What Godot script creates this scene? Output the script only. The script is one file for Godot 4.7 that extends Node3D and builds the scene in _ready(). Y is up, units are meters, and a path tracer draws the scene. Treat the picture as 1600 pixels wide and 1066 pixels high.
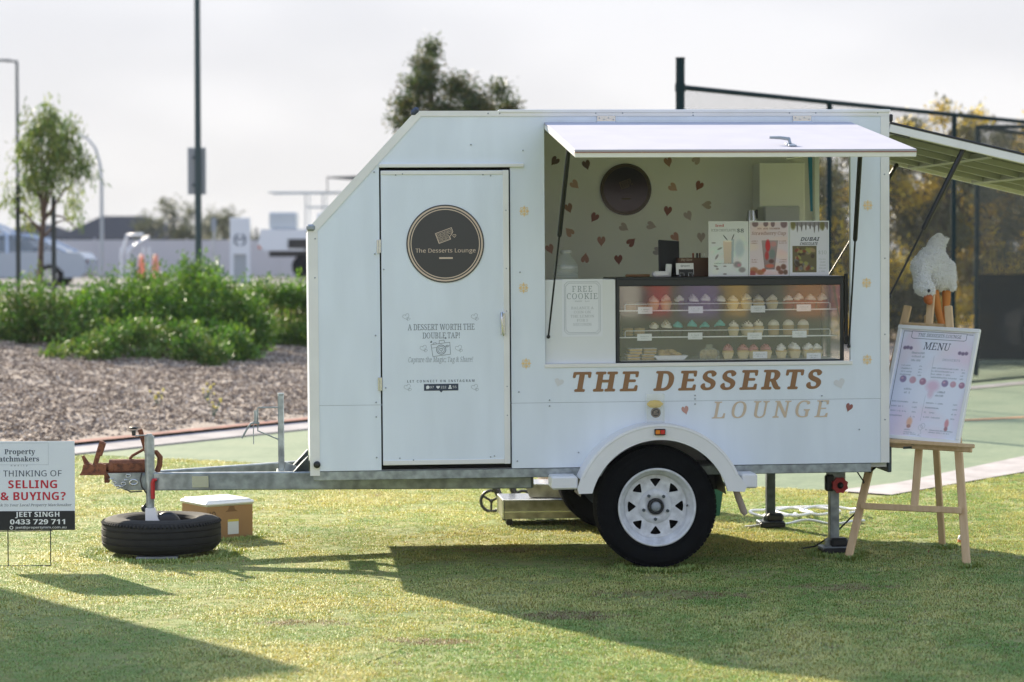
extends Node3D

# ------------------------------------------------------------------ mesh building
class G:
	var v := PackedVector3Array()
	var n := PackedVector3Array()
	var c := PackedColorArray()
	var uv := PackedVector2Array()
	var col := Color.WHITE
	var tinted := false
	var mapped := false

	func trin(p: Vector3, q: Vector3, r: Vector3, np: Vector3, nq: Vector3, nr: Vector3) -> void:
		v.append(p); v.append(r); v.append(q)
		n.append(np); n.append(nr); n.append(nq)
		for i in 3:
			c.append(col)
			uv.append(Vector2.ZERO)

	func tri(p: Vector3, q: Vector3, r: Vector3) -> void:
		var k := (q - p).cross(r - p)
		if k.length_squared() < 1e-18:
			return
		k = k.normalized()
		trin(p, q, r, k, k, k)

	func quad(p: Vector3, q: Vector3, r: Vector3, s: Vector3) -> void:
		tri(p, q, r)
		tri(p, r, s)

	func quad_uv(p: Vector3, q: Vector3, r: Vector3, s: Vector3) -> void:
		# bottom left, bottom right, top right, top left
		mapped = true
		var at := uv.size()
		tri(p, q, r)
		uv[at] = Vector2(0, 1); uv[at + 1] = Vector2(1, 0); uv[at + 2] = Vector2(1, 1)
		at = uv.size()
		tri(p, r, s)
		uv[at] = Vector2(0, 1); uv[at + 1] = Vector2(0, 0); uv[at + 2] = Vector2(1, 0)

	func box(at: Vector3, size: Vector3, bevel := 0.0, turn := Basis.IDENTITY) -> void:
		var h := size * 0.5
		var e := minf(bevel, minf(h.x, minf(h.y, h.z)) * 0.9)
		if e <= 0.0:
			for a in 3:
				for s in [-1.0, 1.0]:
					var f: Vector3 = Vector3.ZERO
					f[a] = h[a] * s
					var g := Vector3.ZERO
					g[(a + 1) % 3] = h[(a + 1) % 3] * s
					var k := Vector3.ZERO
					k[(a + 2) % 3] = h[(a + 2) % 3]
					quad(at + turn * (f - g - k), at + turn * (f + g - k), at + turn * (f + g + k), at + turn * (f - g + k))
			return
		for a in 3:
			var b := (a + 1) % 3
			var d := (a + 2) % 3
			for s in [-1.0, 1.0]:
				var f := Vector3.ZERO
				f[a] = h[a] * s
				var g := Vector3.ZERO
				g[b] = (h[b] - e) * s
				var k := Vector3.ZERO
				k[d] = h[d] - e
				quad(at + turn * (f - g - k), at + turn * (f + g - k), at + turn * (f + g + k), at + turn * (f - g + k))
			for s in [-1.0, 1.0]:
				for t in [-1.0, 1.0]:
					# the bevel along axis a between faces b and d
					var p := Vector3.ZERO
					p[b] = h[b] * s
					p[d] = (h[d] - e) * t
					var q := Vector3.ZERO
					q[b] = (h[b] - e) * s
					q[d] = h[d] * t
					var l := Vector3.ZERO
					l[a] = h[a] - e
					orient(at, [at + turn * (p - l), at + turn * (p + l), at + turn * (q + l), at + turn * (q - l)])
		for x in [-1.0, 1.0]:
			for y in [-1.0, 1.0]:
				for z in [-1.0, 1.0]:
					var p := Vector3(h.x * x, (h.y - e) * y, (h.z - e) * z)
					var q := Vector3((h.x - e) * x, h.y * y, (h.z - e) * z)
					var r := Vector3((h.x - e) * x, (h.y - e) * y, h.z * z)
					orient(at, [at + turn * p, at + turn * q, at + turn * r])

	func orient(centre: Vector3, p: Array) -> void:
		var k: Vector3 = (p[1] - p[0]).cross(p[2] - p[0])
		if k.dot(p[0] - centre) < 0:
			p.reverse()
		if p.size() == 4:
			quad(p[0], p[1], p[2], p[3])
		else:
			tri(p[0], p[1], p[2])

	func bar(p: Vector3, q: Vector3, wide: float, high: float, bevel := 0.0, up := Vector3.UP) -> void:
		var z := (q - p).normalized()
		var x := up.cross(z).normalized()
		box((p + q) * 0.5, Vector3(wide, high, p.distance_to(q)), bevel, Basis(x, z.cross(x), z))

	func tube(pts: Array, r: Variant, sides := 8, caps := true) -> void:
		var m := pts.size()
		var rings := []
		var norms := []
		var x := Vector3.ZERO
		for i in m:
			var z: Vector3 = (pts[mini(i + 1, m - 1)] - pts[maxi(i - 1, 0)]).normalized()
			if i == 0:
				x = (Vector3.RIGHT if absf(z.x) < 0.7 else Vector3.UP).cross(z).normalized()
			else:
				x = (x - z * x.dot(z)).normalized()
			var y := z.cross(x)
			var rad: float = r[i] if r is Array else r
			var ring := PackedVector3Array()
			var nn := PackedVector3Array()
			for k in sides:
				var a := TAU * k / sides
				var d := x * cos(a) + y * sin(a)
				ring.append(pts[i] + d * rad)
				nn.append(d)
			rings.append(ring)
			norms.append(nn)
		for i in m - 1:
			for k in sides:
				var l := (k + 1) % sides
				trin(rings[i][k], rings[i][l], rings[i + 1][l], norms[i][k], norms[i][l], norms[i + 1][l])
				trin(rings[i][k], rings[i + 1][l], rings[i + 1][k], norms[i][k], norms[i + 1][l], norms[i + 1][k])
		if caps:
			for k in sides:
				var l := (k + 1) % sides
				tri(pts[0], rings[0][l], rings[0][k])
				tri(pts[m - 1], rings[m - 1][k], rings[m - 1][l])

	# profile of (radius, height); going up with the outside on the right
	func lathe(prof: Array, seg: int, xf := Transform3D.IDENTITY, smooth := false) -> void:
		var m := prof.size()
		var nrm := []
		for i in m - 1:
			var d: Vector2 = prof[i + 1] - prof[i]
			nrm.append(Vector2(d.y, -d.x).normalized())
		for i in m - 1:
			var na: Vector2 = nrm[i]
			var nb: Vector2 = nrm[i]
			if smooth:
				na = (nrm[i] + nrm[maxi(i - 1, 0)]).normalized()
				nb = (nrm[i] + nrm[mini(i + 1, m - 2)]).normalized()
			for k in seg:
				var a := TAU * k / seg
				var b := TAU * (k + 1) / seg
				var p: Vector2 = prof[i]
				var q: Vector2 = prof[i + 1]
				var ca := Vector3(cos(a), 0, -sin(a))
				var cb := Vector3(cos(b), 0, -sin(b))
				var u := Vector3.UP
				var p0 := xf * (ca * p.x + u * p.y)
				var p1 := xf * (cb * p.x + u * p.y)
				var q0 := xf * (ca * q.x + u * q.y)
				var q1 := xf * (cb * q.x + u * q.y)
				var n0 := (xf.basis * (ca * na.x + u * na.y)).normalized()
				var n1 := (xf.basis * (cb * na.x + u * na.y)).normalized()
				var m0 := (xf.basis * (ca * nb.x + u * nb.y)).normalized()
				var m1 := (xf.basis * (cb * nb.x + u * nb.y)).normalized()
				if p.x > 1e-6:
					trin(p0, p1, q1, n0, n1, m1)
				if q.x > 1e-6:
					trin(p0, q1, q0, n0, m1, m0)

	func ball(at: Vector3, r: Vector3, seg := 12, turn := Basis.IDENTITY) -> void:
		var prof := []
		var half := maxi(4, seg / 2)
		for i in half + 1:
			var a := -PI / 2 + PI * i / half
			prof.append(Vector2(cos(a) if i > 0 and i < half else 0.0, sin(a)))
		lathe(prof, seg, Transform3D(turn * Basis.from_scale(r), at), true)

	static func ccw(poly: Array) -> PackedVector2Array:
		var s := 0.0
		for i in poly.size():
			var p: Vector2 = poly[i]
			var q: Vector2 = poly[(i + 1) % poly.size()]
			s += p.cross(q)
		var r := PackedVector2Array(poly)
		if s < 0:
			r.reverse()
		return r

	func prism(poly: Array, z0: float, z1: float, xf := Transform3D.IDENTITY, back := true) -> void:
		var p := G.ccw(poly)
		var idx := Geometry2D.triangulate_polygon(p)
		if idx.is_empty():
			print("no triangles for ", poly)
		for i in range(0, idx.size(), 3):
			var a := p[idx[i]]
			var b := p[idx[i + 1]]
			var d := p[idx[i + 2]]
			if (b - a).cross(d - a) < 0:
				var t := b
				b = d
				d = t
			tri(xf * Vector3(a.x, a.y, z1), xf * Vector3(b.x, b.y, z1), xf * Vector3(d.x, d.y, z1))
			if back:
				tri(xf * Vector3(a.x, a.y, z0), xf * Vector3(d.x, d.y, z0), xf * Vector3(b.x, b.y, z0))
		if is_equal_approx(z0, z1):
			return
		for i in p.size():
			var a := p[i]
			var b := p[(i + 1) % p.size()]
			quad(xf * Vector3(a.x, a.y, z0), xf * Vector3(b.x, b.y, z0), xf * Vector3(b.x, b.y, z1), xf * Vector3(a.x, a.y, z1))

	func flat(poly: Array, z: float, xf := Transform3D.IDENTITY) -> void:
		prism(poly, z, z, xf, false)

	# several polygons with shared corners become one plate without inner walls
	func plate(polys: Array, z0: float, z1: float) -> void:
		var edges := {}
		var fixed := []
		for poly in polys:
			var p := G.ccw(poly)
			fixed.append(p)
			for i in p.size():
				edges["%.4f %.4f %.4f %.4f" % [p[i].x, p[i].y, p[(i + 1) % p.size()].x, p[(i + 1) % p.size()].y]] = true
		for p in fixed:
			var idx := Geometry2D.triangulate_polygon(p)
			for i in range(0, idx.size(), 3):
				var a: Vector2 = p[idx[i]]
				var b: Vector2 = p[idx[i + 1]]
				var d: Vector2 = p[idx[i + 2]]
				if (b - a).cross(d - a) < 0:
					var t := b
					b = d
					d = t
				tri(Vector3(a.x, a.y, z1), Vector3(b.x, b.y, z1), Vector3(d.x, d.y, z1))
				tri(Vector3(a.x, a.y, z0), Vector3(d.x, d.y, z0), Vector3(b.x, b.y, z0))
			for i in p.size():
				var a: Vector2 = p[i]
				var b: Vector2 = p[(i + 1) % p.size()]
				if not edges.has("%.4f %.4f %.4f %.4f" % [b.x, b.y, a.x, a.y]):
					quad(Vector3(a.x, a.y, z0), Vector3(b.x, b.y, z0), Vector3(b.x, b.y, z1), Vector3(a.x, a.y, z1))

	func stroke(pts: Array, wide: float, z: float, xf := Transform3D.IDENTITY, closed := false) -> void:
		var m := pts.size()
		for i in (m if closed else m - 1):
			var a: Vector2 = pts[i]
			var b: Vector2 = pts[(i + 1) % m]
			if a.distance_to(b) < 1e-6:
				continue
			var d := (b - a).normalized() * wide * 0.5
			var s := Vector2(-d.y, d.x)
			var e := d * 0.6
			flat([a - e - s, b + e - s, b + e + s, a - e + s], z + 0.00002 * (i % 7), xf)

	func ring(at: Vector2, r0: float, r1: float, z: float, seg := 48) -> void:
		for k in seg:
			var a := TAU * k / seg
			var b := TAU * (k + 1) / seg
			var p := Vector2(cos(a), sin(a))
			var q := Vector2(cos(b), sin(b))
			var f := func(w: Vector2) -> Vector3: return Vector3(w.x, w.y, z)
			if r0 > 0:
				quad(f.call(at + p * r0), f.call(at + p * r1), f.call(at + q * r1), f.call(at + q * r0))
			else:
				tri(f.call(at), f.call(at + p * r1), f.call(at + q * r1))

	func leaf(at: Vector3, dir: Vector3, side: Vector3, long: float, wide: float) -> void:
		var up := dir.cross(side).normalized()
		var m := at + dir * long * 0.5
		var s := side * wide * 0.5
		var tip := at + dir * long - up * long * 0.12
		trin(at, tip, m + s, up, up, up)
		trin(at, m - s, tip, up, up, up)

	func mesh() -> ArrayMesh:
		var m := ArrayMesh.new()
		if v.is_empty():
			return m
		var a := []
		a.resize(Mesh.ARRAY_MAX)
		a[Mesh.ARRAY_VERTEX] = v
		a[Mesh.ARRAY_NORMAL] = n
		if tinted:
			a[Mesh.ARRAY_COLOR] = c
		if mapped:
			a[Mesh.ARRAY_TEX_UV] = uv
		m.add_surface_from_arrays(Mesh.PRIMITIVE_TRIANGLES, a)
		return m


var M := {}
var names := {}
var rng := RandomNumberGenerator.new()
var tex := {}

func V(x: float, y: float, z: float) -> Vector3:
	return Vector3(x, y, z)

func W(x: float, y: float, d: float) -> Vector3:   # the world: right, up, metres ahead of the camera's foot
	return Vector3(x, y, -d)

func numbered(parent: Node, called: String) -> String:
	var key := str(parent.get_instance_id()) + called
	var k: int = names.get(key, 0)
	names[key] = k + 1
	return called if k == 0 else "%s_%03d" % [called, k]

func put(g: Variant, called: String, m: Material, parent: Node = null) -> MeshInstance3D:
	var o := MeshInstance3D.new()
	o.mesh = g.mesh() if g is G else g
	if parent == null:
		parent = self
	o.name = numbered(parent, called)
	o.material_override = m
	parent.add_child(o, true)
	return o

func thing(called: String, label: String, category: String, at := Vector3.ZERO, basis := Basis.IDENTITY, group := "") -> Node3D:
	var o := Node3D.new()
	o.name = numbered(self, called)
	add_child(o, true)
	o.transform = Transform3D(basis, at)
	tag(o, label, category, group)
	return o

func tag(o: Node, label: String, category: String, group := "") -> void:
	o.set_meta("label", label)
	o.set_meta("category", category)
	if group:
		o.set_meta("group", group)

func structure(o: Node, label := "") -> Node:
	o.set_meta("kind", "structure")
	if label:
		o.set_meta("label", label)
	return o

func stuff(o: Node) -> Node:
	o.set_meta("kind", "stuff")
	return o

func copy(o: Node3D, called: String, at: Transform3D, label := "", group := "") -> Node3D:
	var k := o.duplicate() as Node3D
	k.name = numbered(self, called)
	add_child(k, true)
	k.transform = at
	if label:
		k.set_meta("label", label)
	if group:
		k.set_meta("group", group)
	return k

func _ready() -> void:
	# camera
	var cam := Camera3D.new()
	cam.name = "camera"
	add_child(cam)
	cam.position = Vector3(0, 1.62, 0)
	cam.rotation = Vector3(-atan(133.0 / 3600.0), 0, 0)
	cam.fov = rad_to_deg(2.0 * atan(533.0 / 3600.0))
	var lens := CameraAttributesPhysical.new()
	lens.frustum_focal_length = 12.0 / (533.0 / 3600.0)
	lens.frustum_focus_distance = 11.9
	lens.frustum_near = 0.1
	lens.frustum_far = 1500.0
	lens.exposure_aperture = 2.6
	cam.attributes = lens
	cam.current = true
	# sky, sun and exposure
	var env := Environment.new()
	env.background_mode = Environment.BG_SKY
	var sky := ProceduralSkyMaterial.new()
	sky.sky_top_color = Color(0.145, 0.225, 0.385).linear_to_srgb()
	sky.sky_horizon_color = Color(0.268, 0.260, 0.252).linear_to_srgb()
	sky.sky_curve = 0.55
	sky.ground_horizon_color = Color(0.22, 0.22, 0.18).linear_to_srgb()
	sky.ground_bottom_color = Color(0.10, 0.11, 0.05).linear_to_srgb()
	var clouds := Image.create(1024, 512, false, Image.FORMAT_RGBA8)
	var wisps := FastNoiseLite.new()
	wisps.seed = 33
	wisps.frequency = 4.0
	wisps.fractal_octaves = 5
	for y in 512:
		for x in 1024:
			var up := (0.5 - (y + 0.5) / 512.0) * PI
			var around := (x + 0.5) / 1024.0 * TAU
			var q := Vector3(cos(around) * cos(up), sin(up) * 3.5, sin(around) * cos(up))
			clouds.set_pixel(x, y, Color(1.0, 0.98, 0.95, clampf(wisps.get_noise_3dv(q) * 2.2 + 0.4, 0, 1)))
	sky.sky_cover = ImageTexture.create_from_image(clouds)
	sky.sky_cover_modulate = Color(1, 1, 1, 0.032)
	sky.sun_angle_max = 25.0
	sky.sun_curve = 0.12
	env.sky = Sky.new()
	env.sky.sky_material = sky
	env.tonemap_mode = Environment.TONE_MAPPER_LINEAR
	env.tonemap_exposure = 3.35
	env.fog_enabled = true
	env.fog_light_color = Color(0.92, 0.95, 1.0)
	env.fog_density = 0.00035
	env.sdfgi_enabled = true
	env.ssao_enabled = true
	env.ssil_enabled = true
	var we := WorldEnvironment.new()
	we.name = "world"
	we.environment = env
	add_child(we)
	var sun := DirectionalLight3D.new()
	sun.name = "sun"
	add_child(sun)
	sun.look_at_from_position(Vector3.ZERO, Vector3(0.53, -0.5, 0.80))
	sun.light_energy = 1.1
	sun.light_color = Color(1.0, 0.95, 0.86)
	sun.light_angular_distance = 0.8
	sun.shadow_enabled = true
	rng.seed = 7
	T = Transform3D(Basis(Vector3.UP, deg_to_rad(5.5)) * Basis(Vector3.BACK, deg_to_rad(0.38)), Vector3(0.748, 0, -12.0))
	materials()
	ground()
	lawn()
	far_things()
	court_fence()
	plants()
	marquee()
	stalls()
	trailer()
	cabinet()
	sweets()
	posters()
	counter_things()
	easel()
	goose()
	yard_sign()
	loose_things()

# ------------------------------------------------------------------ textures and materials
func noise_image(seed_: int, freq: float, octaves: int, size := 256) -> Image:
	var f := FastNoiseLite.new()
	f.seed = seed_
	f.noise_type = FastNoiseLite.TYPE_SIMPLEX_SMOOTH
	f.frequency = freq
	f.fractal_octaves = octaves
	return f.get_seamless_image(size, size)

func grey_tex(key: String, seed_: int, freq: float, octaves: int, lo: float, hi: float, size := 256) -> ImageTexture:
	if tex.has(key):
		return tex[key]
	var im := noise_image(seed_, freq, octaves, size)
	im.convert(Image.FORMAT_RGB8)
	for y in size:
		for x in size:
			var k := lerpf(lo, hi, im.get_pixel(x, y).r)
			im.set_pixel(x, y, Color(k, k, k))
	tex[key] = ImageTexture.create_from_image(im)
	return tex[key]

func ramp_tex(key: String, seed_: int, freq: float, octaves: int, cols: Array, size := 512, fine := 0.0) -> ImageTexture:
	# colours are linear, spread along the noise's range
	var im := noise_image(seed_, freq, octaves, size)
	var im2 := noise_image(seed_ + 7, freq * 6.0, 2, size)
	im.convert(Image.FORMAT_RGB8)
	im2.convert(Image.FORMAT_RGB8)
	for y in size:
		for x in size:
			var k := clampf(im.get_pixel(x, y).r + (im2.get_pixel(x, y).r - 0.5) * fine, 0, 0.999) * (cols.size() - 1)
			var q: Color = cols[int(k)].lerp(cols[int(k) + 1], k - int(k))
			im.set_pixel(x, y, q.linear_to_srgb())
	tex[key] = ImageTexture.create_from_image(im)
	return tex[key]

func mat(key: String, r: float, g: float, b: float, rough := 0.6, metal := 0.0, albedo: Texture2D = null, scale := 1.0) -> StandardMaterial3D:
	var m := StandardMaterial3D.new()
	m.resource_name = key
	m.albedo_color = Color(r, g, b).linear_to_srgb()
	m.roughness = rough
	m.metallic = metal
	m.cull_mode = BaseMaterial3D.CULL_DISABLED
	if albedo:
		m.albedo_texture = albedo
		m.uv1_triplanar = true
		m.uv1_scale = Vector3.ONE * scale
	M[key] = m
	return m

func bumpy(m: StandardMaterial3D, t: Texture2D, cm: float) -> void:
	m.heightmap_enabled = true
	m.heightmap_texture = t
	m.heightmap_scale = cm

func leafy(key: String, through: Color) -> void:
	var m := mat(key, 1, 1, 1, 0.55)
	m.vertex_color_use_as_albedo = true
	m.backlight_enabled = true
	m.backlight = through.linear_to_srgb()

func glass(key: String, a: float, r := 0.9, g := 0.95, b := 0.95) -> void:
	var m := mat(key, r, g, b, 0.03)
	m.transparency = BaseMaterial3D.TRANSPARENCY_ALPHA
	m.albedo_color.a = a

func materials() -> void:
	var soft := grey_tex("soft", 3, 0.008, 4, 0.955, 1.0)
	var grime := grey_tex("grime", 9, 0.02, 5, 0.62, 1.0)
	var fine := grey_tex("fine", 21, 0.11, 3, 0.0, 1.0)
	mat("white_panel", 0.78, 0.845, 0.93, 0.32, 0.0, grey_tex("streaks", 14, 0.012, 5, 0.96, 1.0), 1.0)
	M.white_panel.uv1_scale = V(1.7, 0.35, 1.7)
	bumpy(M.white_panel, grey_tex("ripple", 17, 0.006, 2, 0.0, 1.0), 0.25)
	mat("white_trim", 0.84, 0.83, 0.81, 0.3, 0.0, soft, 1.3)
	mat("white_inner", 0.90, 0.90, 0.88, 0.5, 0.0, soft, 0.7)
	mat("white_plastic", 0.82, 0.82, 0.83, 0.38, 0.0, soft, 1.0)
	mat("pale_board", 0.76, 0.78, 0.80, 0.45)
	mat("wheel_white", 0.80, 0.82, 0.86, 0.35, 0.0, grey_tex("dust", 19, 0.03, 4, 0.80, 1.0), 2.0)
	mat("galvanised", 0.46, 0.51, 0.53, 0.46, 0.55, grime, 2.2)
	mat("dark_steel", 0.12, 0.15, 0.17, 0.5, 0.5, grime, 2.0)
	mat("bright_steel", 0.62, 0.63, 0.64, 0.24, 0.9)
	mat("black", 0.012, 0.013, 0.015, 0.4)
	mat("black_frame", 0.010, 0.017, 0.024, 0.3)
	mat("gap", 0.004, 0.004, 0.004, 0.9)
	var rub := mat("rubber", 0.006, 0.007, 0.0085, 0.75, 0.0, grime, 3.0)
	bumpy(rub, fine, 0.08)
	rub.metallic_specular = 0.22
	var rust := mat("rust", 1, 1, 1, 0.85, 0.0, ramp_tex("rust", 31, 0.02, 4, [Color(0.05, 0.02, 0.014), Color(0.13, 0.045, 0.022), Color(0.20, 0.075, 0.035), Color(0.10, 0.04, 0.025)], 256, 0.5), 4.0)
	bumpy(rust, fine, 0.1)
	mat("red_plastic", 0.42, 0.015, 0.02, 0.4)
	mat("amber", 0.75, 0.22, 0.02, 0.25)
	mat("red_lens", 0.55, 0.02, 0.02, 0.2)
	mat("brown_print", 0.27, 0.135, 0.062, 0.35)
	mat("faded_gold_print", 0.62, 0.49, 0.37, 0.4)
	mat("gold", 0.78, 0.58, 0.30, 0.35, 0.35)
	mat("pale_gold", 0.62, 0.50, 0.40, 0.4, 0.2)
	var lg := mat("logo_black", 0.020, 0.022, 0.028, 0.28)
	lg.clearcoat_enabled = true
	lg.clearcoat = 0.6
	mat("print_grey", 0.14, 0.17, 0.21, 0.5)
	mat("print_faint", 0.30, 0.34, 0.38, 0.5)
	mat("print_fainter", 0.46, 0.49, 0.52, 0.5)
	mat("print_navy", 0.035, 0.05, 0.085, 0.5)
	mat("print_white", 0.80, 0.81, 0.83, 0.5)
	mat("print_red", 0.50, 0.012, 0.035, 0.5)
	mat("print_black", 0.012, 0.013, 0.018, 0.5)
	mat("ghost_print", 0.66, 0.67, 0.69, 0.4)
	mat("corflute", 0.74, 0.77, 0.82, 0.5)
	mat("paper", 0.80, 0.82, 0.87, 0.5)
	for k in [["heart_0", 0.14, 0.08, 0.06], ["heart_1", 0.36, 0.20, 0.13], ["heart_2", 0.60, 0.38, 0.29], ["heart_3", 0.50, 0.41, 0.34], ["heart_4", 0.30, 0.11, 0.07], ["heart_5", 0.30, 0.11, 0.095], ["heart_6", 0.52, 0.43, 0.42], ["heart_7", 0.52, 0.28, 0.24], ["heart_8", 0.42, 0.38, 0.42]]:
		mat(k[0], k[1], k[2], k[3], 0.45)
	glass("clear_glass", 0.06)
	glass("clear_plastic", 0.10)
	glass("jug_glass", 0.12, 0.7, 0.85, 0.82)
	glass("car_glass", 0.45, 0.05, 0.08, 0.10)
	mat("cardboard", 0.42, 0.245, 0.12, 0.85, 0.0, soft, 2.0)
	mat("cardboard_dark", 0.22, 0.12, 0.055, 0.9)
	mat("label_yellow", 0.75, 0.62, 0.10, 0.6)
	var pine := mat("pine_wood", 1, 1, 1, 0.6, 0.0, ramp_tex("pine", 41, 0.012, 3, [Color(0.50, 0.33, 0.17), Color(0.60, 0.42, 0.24), Color(0.66, 0.48, 0.29)], 256, 0.25), 1.0)
	pine.uv1_scale = Vector3(9, 1.3, 9)
	mat("plush_white", 0.82, 0.82, 0.81, 0.95)
	M.plush_white.rim_enabled = true
	M.plush_white.rim = 0.6
	bumpy(M.plush_white, fine, 0.35)
	M.plush_white.uv1_triplanar = true
	M.plush_white.uv1_scale = Vector3.ONE * 7
	mat("plush_fur", 0.86, 0.86, 0.85, 0.95)
	mat("plush_orange", 0.52, 0.20, 0.05, 0.9)
	mat("plush_bill", 0.45, 0.13, 0.035, 0.8)
	mat("green_plastic", 0.008, 0.085, 0.055, 0.4)
	mat("tan_plastic", 0.33, 0.26, 0.21, 0.6)
	mat("silver_case", 0.55, 0.53, 0.48, 0.28, 0.8, grime, 1.5)
	mat("blue_plastic", 0.02, 0.20, 0.34, 0.5)
	mat("appliance", 0.50, 0.51, 0.49, 0.45)
	mat("lemon_skin", 0.72, 0.46, 0.01, 0.45)
	bumpy(M.lemon_skin, fine, 0.05)
	mat("cake", 0.60, 0.42, 0.19, 0.8)
	mat("cake_case", 0.72, 0.60, 0.36, 0.7)
	mat("cake_dark", 0.035, 0.018, 0.014, 0.7)
	mat("cake_red", 0.20, 0.02, 0.03, 0.7)
	mat("cream", 0.84, 0.78, 0.66, 0.6)
	mat("cream_white", 0.86, 0.84, 0.80, 0.6)
	mat("cream_teal", 0.10, 0.50, 0.46, 0.6)
	mat("cream_pink", 0.58, 0.24, 0.24, 0.6)
	mat("berry", 0.30, 0.03, 0.03, 0.45)
	mat("choc", 0.09, 0.04, 0.02, 0.5)
	mat("biscuit", 0.46, 0.32, 0.15, 0.85)
	mat("pole_teal", 0.020, 0.050, 0.058, 0.5)
	mat("pole_grey", 0.42, 0.45, 0.46, 0.5)
	mat("fence_green", 0.008, 0.024, 0.030, 0.6)
	M.fence_green.metallic_specular = 0.2
	mat("stake", 0.035, 0.045, 0.045, 0.8)
	mat("sign_back", 0.30, 0.33, 0.36, 0.5)
	mat("bark", 0.16, 0.11, 0.085, 0.9, 0.0, grime, 2.0)
	mat("roof_grey", 0.030, 0.036, 0.050, 0.95)
	M.roof_grey.metallic_specular = 0.05
	mat("house_wall", 0.55, 0.52, 0.49, 0.8)
	mat("fence_lilac", 0.58, 0.56, 0.57, 0.7)
	mat("car_silver", 0.46, 0.52, 0.60, 0.25, 0.5)
	mat("car_white", 0.80, 0.82, 0.84, 0.25)
	mat("cone_orange", 0.80, 0.26, 0.14, 0.5)
	mat("marquee", 0.7, 0.7, 0.72, 0.7)
	var conc := mat("concrete", 1, 1, 1, 0.85, 0.0, ramp_tex("concrete", 51, 0.02, 5, [Color(0.28, 0.25, 0.235), Color(0.36, 0.325, 0.31), Color(0.42, 0.385, 0.365)], 256, 0.3), 0.5)
	conc.uv1_world_triplanar = true
	mat("kerb_red", 0.40, 0.17, 0.12, 0.85, 0.0, grime, 0.8)
	var turf := mat("turf", 1, 1, 1, 0.9, 0.0, ramp_tex("turf", 61, 0.01, 4, [Color(0.125, 0.17, 0.095), Color(0.155, 0.20, 0.115), Color(0.18, 0.215, 0.125)], 256, 0.4), 0.35)
	turf.uv1_world_triplanar = true
	bumpy(turf, fine, 0.6)
	mat("line_orange", 0.50, 0.22, 0.10, 0.8)
	var mulch := mat("mulch", 1, 1, 1, 0.95, 0.0, ramp_tex("mulch", 71, 0.09, 4, [Color(0.21, 0.16, 0.12), Color(0.29, 0.23, 0.18), Color(0.36, 0.295, 0.24), Color(0.26, 0.20, 0.16)], 512, 0.5), 1.1)
	mulch.uv1_world_triplanar = true
	bumpy(mulch, fine, 1.2)
	var road := mat("asphalt", 1, 1, 1, 0.9, 0.0, ramp_tex("asphalt", 81, 0.03, 5, [Color(0.055, 0.055, 0.06), Color(0.09, 0.088, 0.09)], 256, 0.4), 0.2)
	road.uv1_world_triplanar = true
	var soil := mat("lawn_soil", 1, 1, 1, 0.95, 0.0, ramp_tex("lawn", 91, 0.006, 5, [Color(0.14, 0.18, 0.05), Color(0.18, 0.21, 0.06), Color(0.23, 0.225, 0.07), Color(0.165, 0.205, 0.055), Color(0.20, 0.215, 0.065)], 512, 0.5), 0.22)
	soil.uv1_world_triplanar = true
	bumpy(soil, fine, 1.5)
	leafy("shrub_leaf", Color(0.48, 0.58, 0.24))
	leafy("tree_leaf", Color(0.5, 0.55, 0.25))
	leafy("wattle_leaf", Color(0.42, 0.38, 0.20))
	leafy("grass_blade", Color(0.52, 0.44, 0.28))
	M.wood_chip = mat("wood_chip", 1, 1, 1, 0.9)
	M.wood_chip.vertex_color_use_as_albedo = true
	var shade := mat("shade_cloth", 0.016, 0.020, 0.026, 0.95)
	shade.transparency = BaseMaterial3D.TRANSPARENCY_ALPHA
	shade.albedo_color.a = 0.80
	shade.metallic_specular = 0.1
	shade.cull_mode = BaseMaterial3D.CULL_DISABLED

# ------------------------------------------------------------------ lettering
var fonts := {}
var shapes := {}

func font(kind: String) -> Font:
	if not fonts.has(kind):
		var f := SystemFont.new()
		f.font_names = PackedStringArray(["Droid Serif" if kind.begins_with("serif") else "Droid Sans Mono" if kind.begins_with("mono") else "Droid Sans"])
		f.font_weight = 700 if kind.ends_with("bold") else 400
		fonts[kind] = f
	return fonts[kind]

func glyph(kind: String, ch: String) -> PackedVector3Array:
	var key := kind + ch
	if not shapes.has(key):
		var t := TextMesh.new()
		t.font = font(kind)
		t.font_size = 40
		t.pixel_size = 1.0 / 40.0
		t.depth = 0.0
		t.curve_step = 1.2
		t.horizontal_alignment = HORIZONTAL_ALIGNMENT_LEFT
		t.vertical_alignment = VERTICAL_ALIGNMENT_BOTTOM
		t.text = ch
		var a := t.get_mesh_arrays()
		var p: PackedVector3Array = a[Mesh.ARRAY_VERTEX]
		var idx: Variant = a[Mesh.ARRAY_INDEX]
		var r := PackedVector3Array()
		if idx != null and idx.size():
			for i in idx:
				r.append(p[i])
		else:
			r = p
		shapes[key] = r
	return shapes[key]

func cap(kind: String) -> Vector2:   # (baseline, cap height)
	var key := kind + "cap"
	if not shapes.has(key):
		var lo := 9.0
		var hi := -9.0
		for p in glyph(kind, "H"):
			lo = minf(lo, p.y)
			hi = maxf(hi, p.y)
		shapes[key] = Vector2(lo, hi - lo)
	return shapes[key]

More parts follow.
